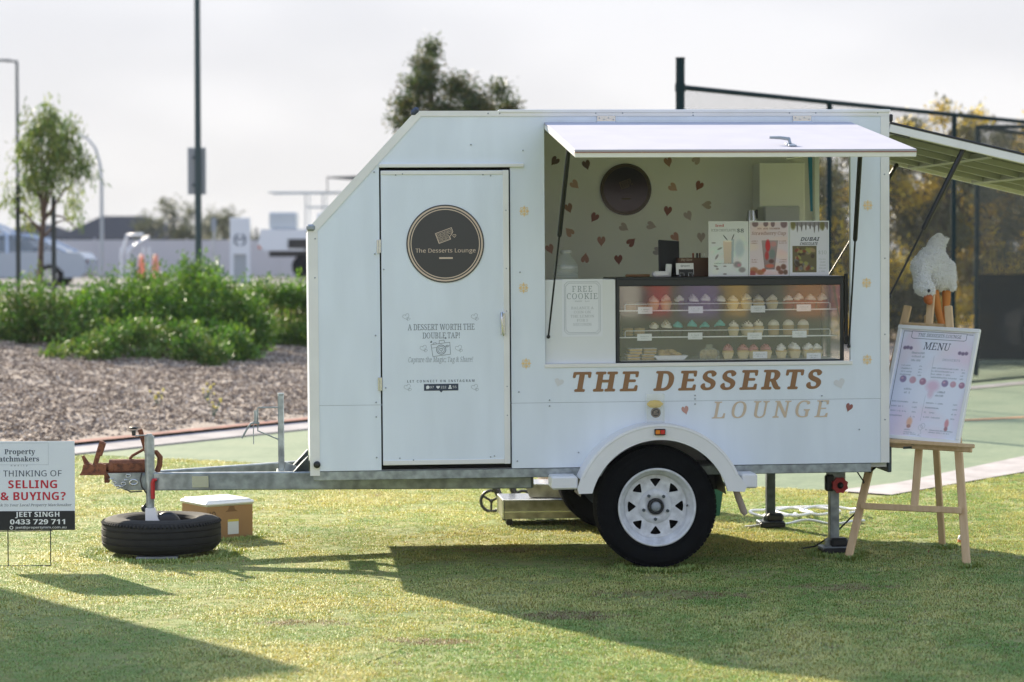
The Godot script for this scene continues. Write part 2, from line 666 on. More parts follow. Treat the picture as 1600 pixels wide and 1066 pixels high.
# writes a line whose ink runs from x0 to x1 on the baseline y, with the given height of capitals
func write(g: G, words: String, kind: String, x0: float, x1: float, y: float, high: float, z: float, xf := Transform3D.IDENTITY, slant := 0.0, track := 0.0) -> void:
	var k := cap(kind)
	var s := high / k.y
	var pen := 0.0
	var f := font(kind)
	var pts := PackedVector3Array()
	for i in words.length():
		var ch := words[i]
		if ch != " ":
			for p in glyph(kind, ch):
				var q := Vector3((p.x + pen), p.y - k.x, 0)
				q.x += q.y * slant
				pts.append(q)
		pen += f.get_string_size(ch, HORIZONTAL_ALIGNMENT_LEFT, -1, 40).x / 40.0 + track
	if pts.is_empty():
		return
	var lo := 1e9
	var hi := -1e9
	for p in pts:
		lo = minf(lo, p.x)
		hi = maxf(hi, p.x)
	var sx := (x1 - x0) / (hi - lo)
	for i in range(0, pts.size() - 2, 3):
		var t := []
		for j in 3:
			var p := pts[i + j]
			t.append(xf * Vector3(x0 + (p.x - lo) * sx, y + p.y * s, z))
		var nn := (xf.basis * Vector3.BACK).normalized()
		if (t[1] - t[0]).cross(t[2] - t[0]).dot(nn) < 0:
			g.tri(t[0], t[2], t[1])
		else:
			g.tri(t[0], t[1], t[2])

# rows of marks of letter size, for print too small to read in the photograph
func marks(g: G, x0: float, x1: float, y: float, high: float, z: float, xf := Transform3D.IDENTITY) -> void:
	var x := x0
	while x < x1:
		var w := high * rng.randf_range(0.5, 0.9)
		var h := high * (1.0 if rng.randf() > 0.3 else 0.7)
		if rng.randf() > 0.14:
			g.stroke([Vector2(x, y), Vector2(x + w * 0.1, y + h), Vector2(x + w * 0.6, y + h * 0.9), Vector2(x + w * 0.55, y)], high * 0.16, z, xf)
		x += w * 1.15

func heart(at: Vector2, size: float, turn: float, narrow := 1.0) -> Array:
	var p := []
	for i in 28:
		var t := TAU * i / 28.0
		var x := pow(absf(sin(t)), 3.0) * signf(sin(t))
		var y := (13 * cos(t) - 5 * cos(2 * t) - 2 * cos(3 * t) - cos(4 * t)) / 16.0
		p.append(at + Vector2(x * narrow, y).rotated(turn) * size)
	return p

func disc(at: Vector2, rx: float, ry: float, seg := 20, turn := 0.0) -> Array:
	var p := []
	for i in seg:
		p.append(at + Vector2(cos(TAU * i / seg) * rx, sin(TAU * i / seg) * ry).rotated(turn))
	return p

func arc(at: Vector2, r: float, a0: float, a1: float, seg: int) -> Array:
	var p := []
	for i in seg + 1:
		var a := deg_to_rad(lerpf(a0, a1, float(i) / seg))
		p.append(at + Vector2(cos(a), sin(a)) * r)
	return p

# ------------------------------------------------------------------ the lie of the land
const KERB := Vector2(-3.5, 18.7)

func inland(x: float, d: float) -> float:   # metres beyond the kerb into the garden bed
	return (x - KERB.x) * -0.853 + (d - KERB.y) * 0.522

func land(x: float, d: float) -> float:
	var s := inland(x, d)
	var h := 0.0
	if s > 0:
		var k := clampf(s / 16.0, 0, 1)
		h = 0.82 * (k * (1.6 - 0.6 * k))
		h += clampf((d - 60) * 0.006, 0, 0.5) * k
	return h

func bed(s: float, t: float) -> Vector2:
	return KERB + Vector2(0.522, 0.853) * t + Vector2(-0.853, 0.522) * s

func is_lawn(x: float, d: float) -> bool:
	if inland(x, d) > -0.05:
		return false
	if x < 2.3:
		return d < 18.7 + (x + 3.5) * -0.5088
	return d < 15.45 + (x - 2.5) * 1.31

func sheet(called: String, pts: Array, lift: float, m: Material) -> void:
	var g := G.new()
	var p := PackedVector2Array(pts)
	var idx := Geometry2D.triangulate_polygon(p)
	for i in range(0, idx.size(), 3):
		var t := []
		for j in 3:
			t.append(W(p[idx[i + j]].x, lift, p[idx[i + j]].y))
		if (t[1] - t[0]).cross(t[2] - t[0]).y < 0:
			t.reverse()
		g.tri(t[0], t[1], t[2])
	structure(put(g, called, m))

func grid(pos: Callable, us: Array, vs: Array) -> G:
	var g := G.new()
	for i in us.size() - 1:
		for j in vs.size() - 1:
			var a: Vector3 = pos.call(us[i], vs[j])
			var b: Vector3 = pos.call(us[i + 1], vs[j])
			var c: Vector3 = pos.call(us[i + 1], vs[j + 1])
			var d: Vector3 = pos.call(us[i], vs[j + 1])
			if (b - a).cross(c - a).y > 0:
				g.quad(a, b, c, d)
			else:
				g.quad(a, d, c, b)
	return g

func steps(a: float, b: float, n: int) -> Array:
	var r := []
	for i in n + 1:
		r.append(lerpf(a, b, float(i) / n))
	return r

# ------------------------------------------------------------------ the trailer
var T: Transform3D     # trailer frame: x towards its tail, y up, z out of the serving side

func gas_strut(parent: Node, a: Vector3, b: Vector3, share: float, r := 0.012, called := "gas_strut") -> void:
	# thin rod from a, thick cylinder up to b
	var g := G.new()
	var m := a.lerp(b, share)
	g.tube([a, m], r * 0.42, 8)
	g.tube([m, m.lerp(b, 0.02), b], [r * 0.8, r, r], 10)
	g.ball(a, Vector3.ONE * r * 0.9, 8)
	g.ball(b, Vector3.ONE * r * 1.2, 8)
	put(g, called, M.black, parent)

func emblem(at: Vector2) -> G:
	var g := G.new()
	for k in 4:
		var a := TAU * k / 4
		var o := at + Vector2(0, 0.013).rotated(a)
		g.flat([o + Vector2(0, -0.008).rotated(a), o + Vector2(0.006, 0.002).rotated(a), o + Vector2(0.0035, 0.009).rotated(a), o + Vector2(0, 0.017 if k % 2 == 0 else 0.013).rotated(a), o + Vector2(-0.0035, 0.009).rotated(a), o + Vector2(-0.006, 0.002).rotated(a)], 0.0016)
		for s in [-1, 1]:
			var c := at + Vector2(s * 0.013, 0.013).rotated(a)
			g.stroke(arc(c, 0.0062, 200, 470, 9).map(func(p: Vector2) -> Vector2: return at + ((p - c) * Vector2(s, 1) + Vector2(s * 0.013, 0.013)).rotated(a)), 0.0028, 0.0017 + 0.0001 * k)
	g.flat(disc(at, 0.006, 0.006, 10), 0.0022)
	return g

func logo(g_black: G, g_gold: G, at: Vector2, r: float, z: float, words: bool) -> void:
	g_black.prism(disc(at, r, r, 64), z - 0.003, z)
	g_gold.ring(at, r * 0.925, r * 0.965, z + 0.0008, 64)
	g_gold.ring(at, r * 0.868, r * 0.892, z + 0.0008, 64)
	var k := r / 0.201
	var turn := deg_to_rad(20)
	var o := at + Vector2(0.0, 0.041) * k
	var f := func(x: float, y: float) -> Vector2: return o + Vector2(x, y).rotated(turn) * k
	var zz := z + 0.0009
	g_gold.stroke([f.call(-0.044, -0.026), f.call(0.020, -0.026), f.call(0.020, -0.012), f.call(0.030, -0.006), f.call(0.040, 0.002), f.call(0.044, 0.006), f.call(0.044, 0.028), f.call(-0.044, 0.028)], 0.0032 * k, zz, Transform3D.IDENTITY, true)
	for i in 4:
		for j in 2:
			if i == 3 and j == 0:
				continue
			var c := Vector2(-0.033 + i * 0.021, -0.012 + j * 0.024)
			g_gold.stroke([f.call(c.x - 0.008, c.y - 0.009), f.call(c.x + 0.008, c.y - 0.009), f.call(c.x + 0.008, c.y + 0.009), f.call(c.x - 0.008, c.y + 0.009)], 0.0018 * k, zz, Transform3D.IDENTITY, true)
			g_gold.stroke(heart(f.call(c.x, c.y), 0.004 * k, turn), 0.0012 * k, zz + 0.0002, Transform3D.IDENTITY, true)
	g_gold.stroke(heart(f.call(0.044, -0.016), 0.0085 * k, turn - 0.3), 0.0022 * k, zz, Transform3D.IDENTITY, true)
	if words:
		write(g_gold, "The Desserts Lounge", "sans", at.x - 0.154 * k, at.x + 0.156 * k, at.y - 0.045 * k, 0.0205 * k, zz)
	g_gold.flat([at + Vector2(-0.032, -0.078) * k, at + Vector2(0.038, -0.078) * k, at + Vector2(0.038, -0.0695) * k, at + Vector2(-0.032, -0.0695) * k], zz)

func trailer() -> void:
	var t := thing("food_trailer", "white food trailer with open serving hatch, sloped nose and brown dessert lettering", "trailer", T.origin, T.basis)
	# near side: one skin round the door and the serving opening
	var g := G.new()
	g.plate([
		[Vector2(-1.79, 0.862), Vector2(-1.425, 0.862), Vector2(-1.425, 2.085), Vector2(-1.425, 2.1638), Vector2(-1.79, 1.77)],
		[Vector2(-1.425, 2.085), Vector2(-0.748, 2.085), Vector2(-0.748, 2.372), Vector2(-1.232, 2.372), Vector2(-1.425, 2.1638)],
		[Vector2(-0.748, 2.085), Vector2(-0.57, 2.085), Vector2(-0.57, 2.312), Vector2(-0.57, 2.372), Vector2(-0.748, 2.372)],
		[Vector2(-0.748, 0.862), Vector2(-0.57, 0.862), Vector2(-0.57, 1.06), Vector2(-0.57, 2.085), Vector2(-0.748, 2.085)],
		[Vector2(-0.57, 0.862), Vector2(1.045, 0.862), Vector2(1.045, 1.06), Vector2(-0.57, 1.06)],
		[Vector2(1.045, 0.862), Vector2(1.25, 0.862), Vector2(1.25, 2.372), Vector2(1.045, 2.372), Vector2(1.045, 2.312), Vector2(1.045, 1.06)],
		[Vector2(-0.57, 2.312), Vector2(1.045, 2.312), Vector2(1.045, 2.372), Vector2(-0.57, 2.372)]], -0.03, 0.0)
	var wall := put(g, "side_wall", M.white_panel, t)
	g = G.new()
	g.prism([Vector2(-1.79, 0.523), Vector2(-1.425, 0.523), Vector2(-1.425, 0.8605), Vector2(-1.79, 0.8605)], -0.03, -0.0004)
	put(g, "lower_panel", M.white_panel, t)
	g = G.new()
	var low := [Vector2(-0.748, 0.8605), Vector2(-0.748, 0.523)]
	low.append_array(arc(Vector2(0, 0.31), 0.39, 146.9, 33.1, 24))
	low.append_array([Vector2(1.25, 0.523), Vector2(1.25, 0.8605)])
	g.prism(low, -0.03, -0.0004)
	put(g, "lower_panel", M.white_panel, t)
	g = G.new()
	g.box(V(-0.27, 0.861, -0.016), V(3.03, 0.006, 0.026))
	put(g, "panel_joint", M.print_grey, t)
	# far side, nose, roof, floor, tail
	g = G.new()
	g.prism([Vector2(-1.79, 0.523), Vector2(1.25, 0.523), Vector2(1.25, 2.372), Vector2(-1.232, 2.372), Vector2(-1.79, 1.77)], -1.70, -1.67)
	var back := put(g, "back_wall", M.white_inner, t)
	g = G.new()
	g.box(V(-1.775, 1.145, -0.85), V(0.028, 1.24, 1.638))
	put(g, "nose_wall", M.white_panel, t)
	g = G.new()
	g.bar(V(-1.782, 1.758, -0.85), V(-1.236, 2.35, -0.85), 1.638, 0.026, 0.0, V(-0.74, 0.67, 0))
	put(g, "sloped_nose", M.white_panel, t)
	g = G.new()
	g.box(V(0.01, 2.359, -0.85), V(2.48, 0.024, 1.638))
	g.box(V(0.226, 2.3755, -0.85), V(2.06, 0.006, 1.71))
	put(g, "roof", M.white_panel, t)
	g = G.new()
	g.box(V(-0.27, 0.51, -0.85), V(3.03, 0.025, 1.635))
	put(g, "floor", mat("floor_sheet", 0.55, 0.55, 0.53, 0.5), t)
	g = G.new()
	g.box(V(1.236, 1.394, -0.075), V(0.026, 1.738, 0.086))
	g.box(V(1.236, 1.394, -1.63), V(0.026, 1.738, 0.076))
	g.box(V(1.236, 0.56, -0.853), V(0.022, 0.07, 1.46))
	g.box(V(1.236, 2.305, -0.85), V(0.026, 0.08, 1.636))
	put(g, "tail_frame", M.white_panel, t)
	# wheel housing
	g = G.new()
	var ar := arc(Vector2(0, 0.31), 0.39, 172, 8, 20)
	for i in ar.size() - 1:
		g.quad(V(ar[i].x, ar[i].y, -0.03), V(ar[i].x, ar[i].y, -0.30), V(ar[i + 1].x, ar[i + 1].y, -0.30), V(ar[i + 1].x, ar[i + 1].y, -0.03))
	g.flat(ar, -0.30)
	put(g, "wheel_housing", M.black, t)
	# aluminium angles along the edges
	for e in [[[Vector2(-1.232, 2.346), Vector2(1.252, 2.346), Vector2(1.252, 2.3735), Vector2(-1.234, 2.3735)], 0.004, "roof_trim"],
			[[Vector2(-1.792, 1.772), Vector2(-1.752, 1.752), Vector2(-1.208, 2.343), Vector2(-1.234, 2.3738)], 0.0045, "nose_trim"],
			[[Vector2(-1.792, 0.50), Vector2(-1.742, 0.50), Vector2(-1.742, 1.76), Vector2(-1.792, 1.768)], 0.0035, "corner_trim"],
			[[Vector2(1.206, 0.523), Vector2(1.2515, 0.523), Vector2(1.2515, 2.345), Vector2(1.206, 2.345)], 0.0038, "corner_trim"]]:
		g = G.new()
		g.prism(e[0], 0.0006, e[1])
		put(g, e[2], M.white_trim, t)
	g = G.new()
	g.box(V(0.226, 2.372, 0.002), V(2.062, 0.016, 0.012), 0.002)
	put(g, "roof_edge", M.white_trim, t)
	g = G.new()
	g.box(V(-1.05, 2.093, 0.006), V(0.747, 0.020, 0.012), 0.003)
	put(g, "drip_rail", M.white_trim, t)
	g = G.new()
	g.box(V(0.24, 1.053, 0.003), V(1.63, 0.02, 0.006), 0.002)
	put(g, "window_sill", M.white_trim, t)
	g = G.new()
	g.box(V(-1.777, 1.776, 0.0), V(0.045, 0.035, 0.03), 0.01)
	put(g, "corner_cap", M.sign_back, t)
	g = G.new()
	g.box(V(-1.238, 2.372, -0.004), V(0.05, 0.032, 0.04), 0.012, Basis(Vector3.BACK, 0.75))
	put(g, "corner_cap", M.print_navy, t)
	g = G.new()
	g.box(V(1.262, 2.335, -0.01), V(0.018, 0.04, 0.04), 0.006)
	put(g, "corner_cap", M.black, t)
	g = G.new()
	for q in [[-0.80, 2.36], [-0.86, 2.36], [-0.30, 2.362], [-0.16, 2.362], [0.21, 2.364], [0.21, 2.35], [0.72, 2.362], [0.86, 2.362], [1.19, 2.362], [-1.45, 2.06], [-1.45, 1.64], [-1.45, 1.22], [-1.45, 0.80], [-1.45, 0.875], [-1.45, 0.59], [-1.755, 1.72], [-1.758, 1.52], [-0.70, 1.54], [-0.71, 0.92], [-0.72, 0.56], [1.228, 1.60], [1.226, 2.04], [1.228, 1.20], [1.228, 0.75], [-0.55, 0.875], [-0.55, 0.845], [0.215, 0.890], [0.215, 0.872], [0.215, 0.845], [0.89, 0.88], [0.89, 0.85], [-0.68, 2.17], [-0.95, 2.20], [-0.69, 2.095], [-1.05, 2.095], [1.09, 0.70], [-0.40, 0.60]]:
		g.ball(V(q[0], q[1], 0.004), V(0.0042, 0.0042, 0.003), 8)
	stuff(put(g, "rivets", M.sign_back, t))
	for x in [-0.246, 0.786]:
		g = G.new()
		g.box(V(x, 2.331, 0.006), V(0.096, 0.034, 0.004), 0.001)
		for k in 4:
			g.ball(V(x - 0.036 + k * 0.024, 2.336 - (k % 2) * 0.008, 0.008), V(0.004, 0.004, 0.002), 6)
		g.tube([V(x - 0.05, 2.313, 0.009), V(x + 0.05, 2.313, 0.009)], 0.0055, 8)
		put(g, "hatch_hinge", M.bright_steel, t)
	# door
	g = G.new()
	g.box(V(-1.0865, 1.305, -0.036), V(0.70, 1.57, 0.006))
	put(g, "door_recess", M.gap, t)
	g = G.new()
	g.box(V(-1.0865, 1.308, 0.0), V(0.660, 1.518, 0.022), 0.002)
	var door := put(g, "door", M.white_panel, t)
	g = G.new()
	g.box(V(-0.7725, 1.308, 0.0125), V(0.030, 1.520, 0.006), 0.0015)
	g.box(V(-1.102, 0.562, 0.0125), V(0.628, 0.024, 0.005), 0.0015)
	g.box(V(-1.102, 2.056, 0.0125), V(0.628, 0.020, 0.005), 0.0015)
	put(g, "door_trim", M.white_trim, door)
	g = G.new()
	g.box(V(-0.791, 1.275, 0.018), V(0.022, 0.115, 0.010), 0.003)
	g.tube([V(-0.793, 1.325, 0.022), V(-0.799, 1.330, 0.040), V(-0.800, 1.30, 0.048), V(-0.795, 1.23, 0.046), V(-0.791, 1.215, 0.040)], [0.007, 0.008, 0.008, 0.006, 0.005], 8)
	put(g, "door_handle", M.bright_steel, door)
	for y in [1.679, 0.970]:
		g = G.new()
		g.tube([V(-1.424, y - 0.034, 0.012), V(-1.424, y + 0.034, 0.012)], 0.007, 8)
		g.box(V(-1.432, y, 0.005), V(0.014, 0.066, 0.004))
		put(g, "door_hinge", M.bright_steel, door)
	g = G.new()
	for q in [[-1.34, 2.045], [-1.305, 2.05], [-0.89, 2.045], [-0.85, 2.04], [-1.33, 0.585], [-1.26, 0.575], [-0.86, 0.585], [-0.84, 0.59], [-0.772, 1.86], [-0.772, 1.56], [-0.772, 1.34], [-0.772, 0.95], [-0.772, 0.80], [-1.405, 1.56], [-1.40, 0.95]]:
		g.ball(V(q[0], q[1], 0.014), V(0.004, 0.004, 0.003), 8)
	stuff(put(g, "rivets", M.sign_back, door))
	var gb := G.new()
	var gg := G.new()
	logo(gb, gg, Vector2(-1.087, 1.690), 0.201, 0.0145, true)
	put(gb, "logo_disc", M.logo_black, door)
	put(gg, "logo_print", M.pale_gold, door)
	var z := 0.0118
	g = G.new()
	write(g, "A DESSERT WORTH THE", "serif", -1.284, -0.939, 1.2455, 0.031, z)
	write(g, "DOUBLE TAP!", "serif", -1.208, -1.016, 1.2025, 0.030, z)
	write(g, "LET CONNECT ON INSTAGRAM", "sans_bold", -1.289, -0.941, 0.9755, 0.0125, z, Transform3D.IDENTITY, 0.0, 0.25)
	put(g, "door_lettering", M.print_grey, door)
	g = G.new()
	write(g, "Capture the Magic; Tag & Share!", "serif", -1.282, -0.947, 1.080, 0.026, z, Transform3D.IDENTITY, 0.2)
	put(g, "door_lettering", M.print_faint, door)
	g = G.new()
	for q in [[-1.290, 1.312], [-0.936, 1.309], [-1.202, 1.149], [-1.020, 1.147], [-1.286, 0.948], [-0.938, 0.944]]:
		var o := Vector2(q[0], q[1])
		g.stroke(heart(o + Vector2(-0.002, 0.004), 0.017, 0.35), 0.0016, z, Transform3D.IDENTITY, true)
		g.stroke(heart(o + Vector2(0.009, -0.008), 0.009, -0.3), 0.0013, z + 0.0002, Transform3D.IDENTITY, true)
	put(g, "line_hearts", M.print_faint, door)
	g = G.new()
	var cx := Transform3D(Basis(Vector3.BACK, 0.12), V(-1.113, 1.150, 0))
	var cam_at := Vector2.ZERO
	g.stroke([Vector2(-0.047, -0.036), Vector2(0.045, -0.036), Vector2(0.049, 0.026), Vector2(-0.049, 0.026)], 0.0022, z, cx, true)
	g.stroke([Vector2(-0.048, 0.008), Vector2(-0.02, 0.008)], 0.0016, z + 0.0002, cx)
	g.stroke([Vector2(0.022, 0.008), Vector2(0.048, 0.008)], 0.0016, z + 0.0002, cx)
	g.stroke([Vector2(-0.006, 0.027), Vector2(-0.004, 0.041), Vector2(0.020, 0.041), Vector2(0.024, 0.027)], 0.0022, z, cx)
	g.stroke([Vector2(-0.038, 0.028), Vector2(-0.036, 0.033), Vector2(-0.022, 0.033), Vector2(-0.020, 0.028)], 0.002, z, cx)
	g.stroke(disc(cam_at + Vector2(0, -0.006), 0.024, 0.024, 24), 0.003, z + 0.0003, cx, true)
	g.stroke(disc(cam_at + Vector2(0, -0.006), 0.017, 0.017, 20), 0.002, z + 0.0003, cx, true)
	g.stroke(heart(cam_at + Vector2(0, -0.006), 0.009, 0), 0.002, z + 0.0004, cx, true)
	g.stroke(disc(Vector2(0.033, 0.008), 0.006, 0.005, 12), 0.0018, z + 0.0003, cx, true)
	g.flat(heart(Vector2(-0.046, 0.040), 0.006, 0.6), z, cx)
	g.flat(heart(Vector2(0.030, 0.050), 0.005, -0.4), z, cx)
	put(g, "camera_drawing", M.print_grey, door)
	g = G.new()
	g.flat([Vector2(-1.203, 0.932), Vector2(-1.123, 0.932), Vector2(-1.114, 0.922), Vector2(-1.105, 0.932), Vector2(-1.025, 0.932), Vector2(-1.025, 0.967), Vector2(-1.203, 0.967)], z)
	put(g, "counter_badge", M.print_navy, door)
	g = G.new()
	var zb := z + 0.0008
	g.flat(disc(Vector2(-1.183, 0.950), 0.009, 0.009, 14), zb)
	g.flat([Vector2(-1.191, 0.948), Vector2(-1.191, 0.940), Vector2(-1.183, 0.943)], zb + 0.0002)
	write(g, "97", "sans", -1.172, -1.152, 0.944, 0.012, zb)
	g.flat(heart(Vector2(-1.130, 0.950), 0.0095, 0), zb)
	write(g, "222", "sans", -1.116, -1.088, 0.944, 0.012, zb)
	g.flat(disc(Vector2(-1.068, 0.955), 0.0055, 0.0055, 12), zb)
	g.flat([Vector2(-1.078, 0.941), Vector2(-1.058, 0.941), Vector2(-1.061, 0.949), Vector2(-1.075, 0.949)], zb + 0.0002)
	write(g, "55", "sans", -1.054, -1.035, 0.944, 0.012, zb)
	put(g, "badge_print", M.print_white, door)
	# lettering below the window
	g = G.new()
	var px := -0.425
	for wd in [["THE", -0.425, -0.082], ["DESSERTS", -0.003, 0.889]]:
		for k in 5:
			var e: Vector2 = [Vector2(0, 0), Vector2(0.003, 0), Vector2(-0.003, 0), Vector2(0, 0.003), Vector2(0, -0.003)][k]
			write(g, wd[0], "serif_bold", wd[1] + e.x, wd[2] + e.x, 0.919 + e.y, 0.098, 0.0012 + 0.0001 * k, Transform3D.IDENTITY, 0.17, 0.16)
	put(g, "name_lettering", M.brown_print, t)
	g = G.new()
	for k in 3:
		write(g, "LOUNGE", "serif", 0.303 + 0.002 * k, 0.926 + 0.002 * k, 0.768, 0.088, 0.0012 + 0.0001 * k, Transform3D.IDENTITY, 0.2, 0.22)
	put(g, "name_lettering", M.faded_gold_print, t)
	for q in [[0.163, 0.815, 0.036, 0.25, "heart_7"], [1.036, 0.818, 0.036, -0.35, "heart_5"]]:
		g = G.new()
		g.flat(heart(Vector2(q[0], q[1]), q[2] * 0.72, q[3], 0.72), 0.0012)
		put(g, "heart", M[q[4]], t)
	g = G.new()
	g.flat(heart(Vector2(-0.50, 0.968), 0.024, -0.3), 0.0012)
	g.flat(heart(Vector2(0.985, 0.945), 0.03, 0.3), 0.0012)
	put(g, "faded_heart", M.ghost_print, t)
	for q in [[-0.676, 1.856], [-0.682, 1.459], [-0.671, 1.067], [1.137, 1.878], [1.130, 1.471], [1.133, 1.067]]:
		put(emblem(Vector2(q[0], q[1])), "gold_emblem", M.gold, t)
	# clear holder for the lemon, with its round sticker
	g = G.new()
	g.box(V(-0.001, 0.829, 0.052), V(0.094, 0.150, 0.002))
	g.box(V(-0.047, 0.829, 0.027), V(0.002, 0.150, 0.050))
	g.box(V(0.045, 0.829, 0.027), V(0.002, 0.150, 0.050))
	g.box(V(-0.001, 0.755, 0.027), V(0.090, 0.003, 0.048))
	var holder := put(g, "clear_holder", M.clear_plastic, t)
	g = G.new()
	g.prism(disc(Vector2(-0.001, 0.806), 0.026, 0.026, 24), 0.0535, 0.0545)
	put(g, "round_sticker", M.logo_black, holder)
	g = G.new()
	g.ring(Vector2(-0.001, 0.806), 0.021, 0.0225, 0.0549, 24)
	g.stroke([Vector2(-0.011, 0.812), Vector2(0.005, 0.818), Vector2(0.007, 0.811), Vector2(-0.009, 0.805)], 0.0016, 0.0549, Transform3D.IDENTITY, true)
	g.stroke([Vector2(-0.013, 0.799), Vector2(0.012, 0.799)], 0.002, 0.0549)
	put(g, "sticker_print", M.pale_gold, holder)
	# chassis
	g = G.new()
	for q in [-0.027, -1.673]:
		g.box(V(-0.31, 0.497, q), V(2.93, 0.048, 0.05), 0.003)
	put(g, "side_rail", M.galvanised, t)
	g = G.new()
	g.bar(V(-2.66, 0.407, -0.80), V(-0.63, 0.456, -0.10), 0.05, 0.096, 0.005)
	put(g, "drawbar", M.galvanised, t)
	g = G.new()
	g.bar(V(-2.66, 0.407, -0.90), V(-0.63, 0.456, -1.60), 0.05, 0.096, 0.005)
	put(g, "drawbar", M.galvanised, t)
	g = G.new()
	g.box(V(0.0, 0.44, -0.85), V(0.05, 0.05, 1.5))
	g.tube([V(0, 0.31, -0.1), V(0, 0.31, -1.62)], 0.025, 10)
	g.box(V(0.0, 0.385, -0.36), V(0.9, 0.018, 0.05))
	g.box(V(0.0, 0.385, -1.34), V(0.9, 0.018, 0.05))
	put(g, "axle", M.dark_steel, t)
	# a paper label on the drawbar
	g = G.new()
	var dx := Transform3D(Basis(Vector3.UP, -atan2(0.70, 2.03)) * Basis(Vector3.BACK, 0.0228), V(-2.38, 0.4135, -0.672))
	g.box(V(0, 0, 0), V(0.095, 0.062, 0.003), 0.0)
	put(g, "rating_plate", M.bright_steel, t).transform = dx
	# fender
	g = G.new()
	var fr := [Vector2(-0.428, 0.428), Vector2(-0.422, 0.403)]
	fr.append_array(arc(Vector2(0, 0.31), 0.365, 165, 15, 36))
	fr.append_array([Vector2(0.440, 0.400), Vector2(0.455, 0.43)])
	fr.append_array(arc(Vector2(0, 0.31), 0.445, 24, 156, 36))
	g.prism(fr, 0.165, 0.188)
	var f2 := arc(Vector2(0, 0.31), 0.445, 22, 158, 36)
	f2.append_array(arc(Vector2(0, 0.31), 0.432, 158, 22, 36))
	g.prism(f2, 0.0, 0.1652)
	g.box(V(-0.492, 0.458, 0.085), V(0.135, 0.066, 0.17), 0.008)
	g.box(V(0.47, 0.452, 0.085), V(0.085, 0.075, 0.16), 0.008)
	var f3 := arc(Vector2(0, 0.31), 0.436, 24, 156, 36)
	for i in f3.size() - 1:      # the rounded shoulder
		var p: Vector2 = f3[i]
		var q: Vector2 = f3[i + 1]
		g.tube([V(p.x, p.y, 0.178), V(q.x, q.y, 0.178)], 0.0125, 8, false)
	put(g, "mudguard", M.white_plastic, t)
	g = G.new()
	g.box(V(-0.002, 0.716, 0.196), V(0.056, 0.032, 0.016), 0.003)
	var lampy := put(g, "marker_lamp", M.black, t)
	g = G.new()
	g.box(V(-0.014, 0.716, 0.205), V(0.023, 0.022, 0.010), 0.003)
	put(g, "amber_lens", M.amber, lampy)
	g = G.new()
	g.box(V(0.011, 0.716, 0.205), V(0.023, 0.022, 0.010), 0.003)
	put(g, "red_lens", M.red_lens, lampy)
	g = G.new()
	g.tube([V(0.405, 0.42, 0.10), V(0.425, 0.36, 0.10), V(0.452, 0.29, 0.10), V(0.462, 0.272, 0.10)], [0.016, 0.018, 0.018, 0.012], 8)
	put(g, "guard_stay", M.tan_plastic, t)
	wheel(t, V(-0.004, 0.318, 0.012), 1.0)
	wheel(t, V(0.0, 0.318, -1.71), -1.0)
	# tail: lamp board and legs
	g = G.new()
	g.box(V(1.262, 0.535, -0.15), V(0.022, 0.135, 0.24), 0.004)
	put(g, "lamp_board", M.dark_steel, t)
	g = G.new()
	g.box(V(1.278, 0.545, -0.16), V(0.012, 0.09, 0.18), 0.004)
	put(g, "tail_lamp", M.red_lens, t)
	for q in [[1.048, -0.40], [0.955, -1.62]]:
		g = G.new()
		g.box(V(q[0], 0.255, q[1]), V(0.052, 0.45, 0.052), 0.004)
		g.box(V(q[0], 0.025, q[1]), V(0.15, 0.022, 0.12), 0.004)
		g.box(V(q[0], 0.05, q[1]), V(0.09, 0.05, 0.07), 0.012)
		g.box(V(q[0] + 0.005, 0.40, q[1] + 0.03), V(0.10, 0.09, 0.04), 0.006)
		var leg := put(g, "support_leg", M.galvanised if q[1] > -1 else M.dark_steel, t)
		g = G.new()
		g.box(V(q[0], 0.016, q[1] + 0.01), V(0.15, 0.03, 0.15), 0.006)
		g.box(V(q[0] + 0.02, 0.058, q[1] + 0.03), V(0.10, 0.05, 0.07), 0.014)
		put(g, "foot_plate", M.black, leg)
		if q[1] > -1:
			g = G.new()
			var kn := []
			for i in 16:
				kn.append(Vector2(cos(TAU * i / 16), sin(TAU * i / 16)) * (0.046 if i % 2 else 0.039))
			g.prism(kn, 0.0, 0.03, Transform3D(Basis.IDENTITY, V(q[0] + 0.012, 0.375, q[1] + 0.075)))
			put(g, "crank_knob", M.red_plastic, leg)
			g = G.new()
			g.ball(V(q[0] + 0.012, 0.375, q[1] + 0.108), V(0.018, 0.018, 0.008), 12)
			g.box(V(q[0] - 0.035, 0.385, q[1] + 0.05), V(0.05, 0.09, 0.04), 0.01)
			put(g, "crank_box", M.black, leg)
	coupling(t)
	# the serving hatch, hinged up
	var hx := Transform3D(Basis(Vector3.RIGHT, atan2(0.200, 1.28)), V(0.236, 2.312, 0.012))
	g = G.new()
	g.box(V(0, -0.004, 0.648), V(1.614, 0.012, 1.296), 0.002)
	var skin_m := mat("dimmed_hatch_skin", 0.46, 0.45, 0.49, 0.8, 0.0, tex.streaks, 1.0)  # white skin darkened in its colour, against the sun bleaching its top
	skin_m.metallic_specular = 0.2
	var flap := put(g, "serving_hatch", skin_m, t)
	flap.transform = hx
	g = G.new()
	g.box(V(0, -0.022, 1.288), V(1.612, 0.026, 0.016), 0.002)
	g.box(V(0, -0.022, 0.02), V(1.612, 0.024, 0.016), 0.002)
	for s in [-1, 1]:
		g.box(V(s * 0.798, -0.022, 0.65), V(0.016, 0.024, 1.24), 0.002)
	put(g, "hatch_frame", M.white_trim, flap)
	g = G.new()
	g.box(V(0, -0.0105, 1.2975), V(1.614, 0.004, 0.003))
	put(g, "hatch_seal", M.heart_5, flap)
	g = G.new()
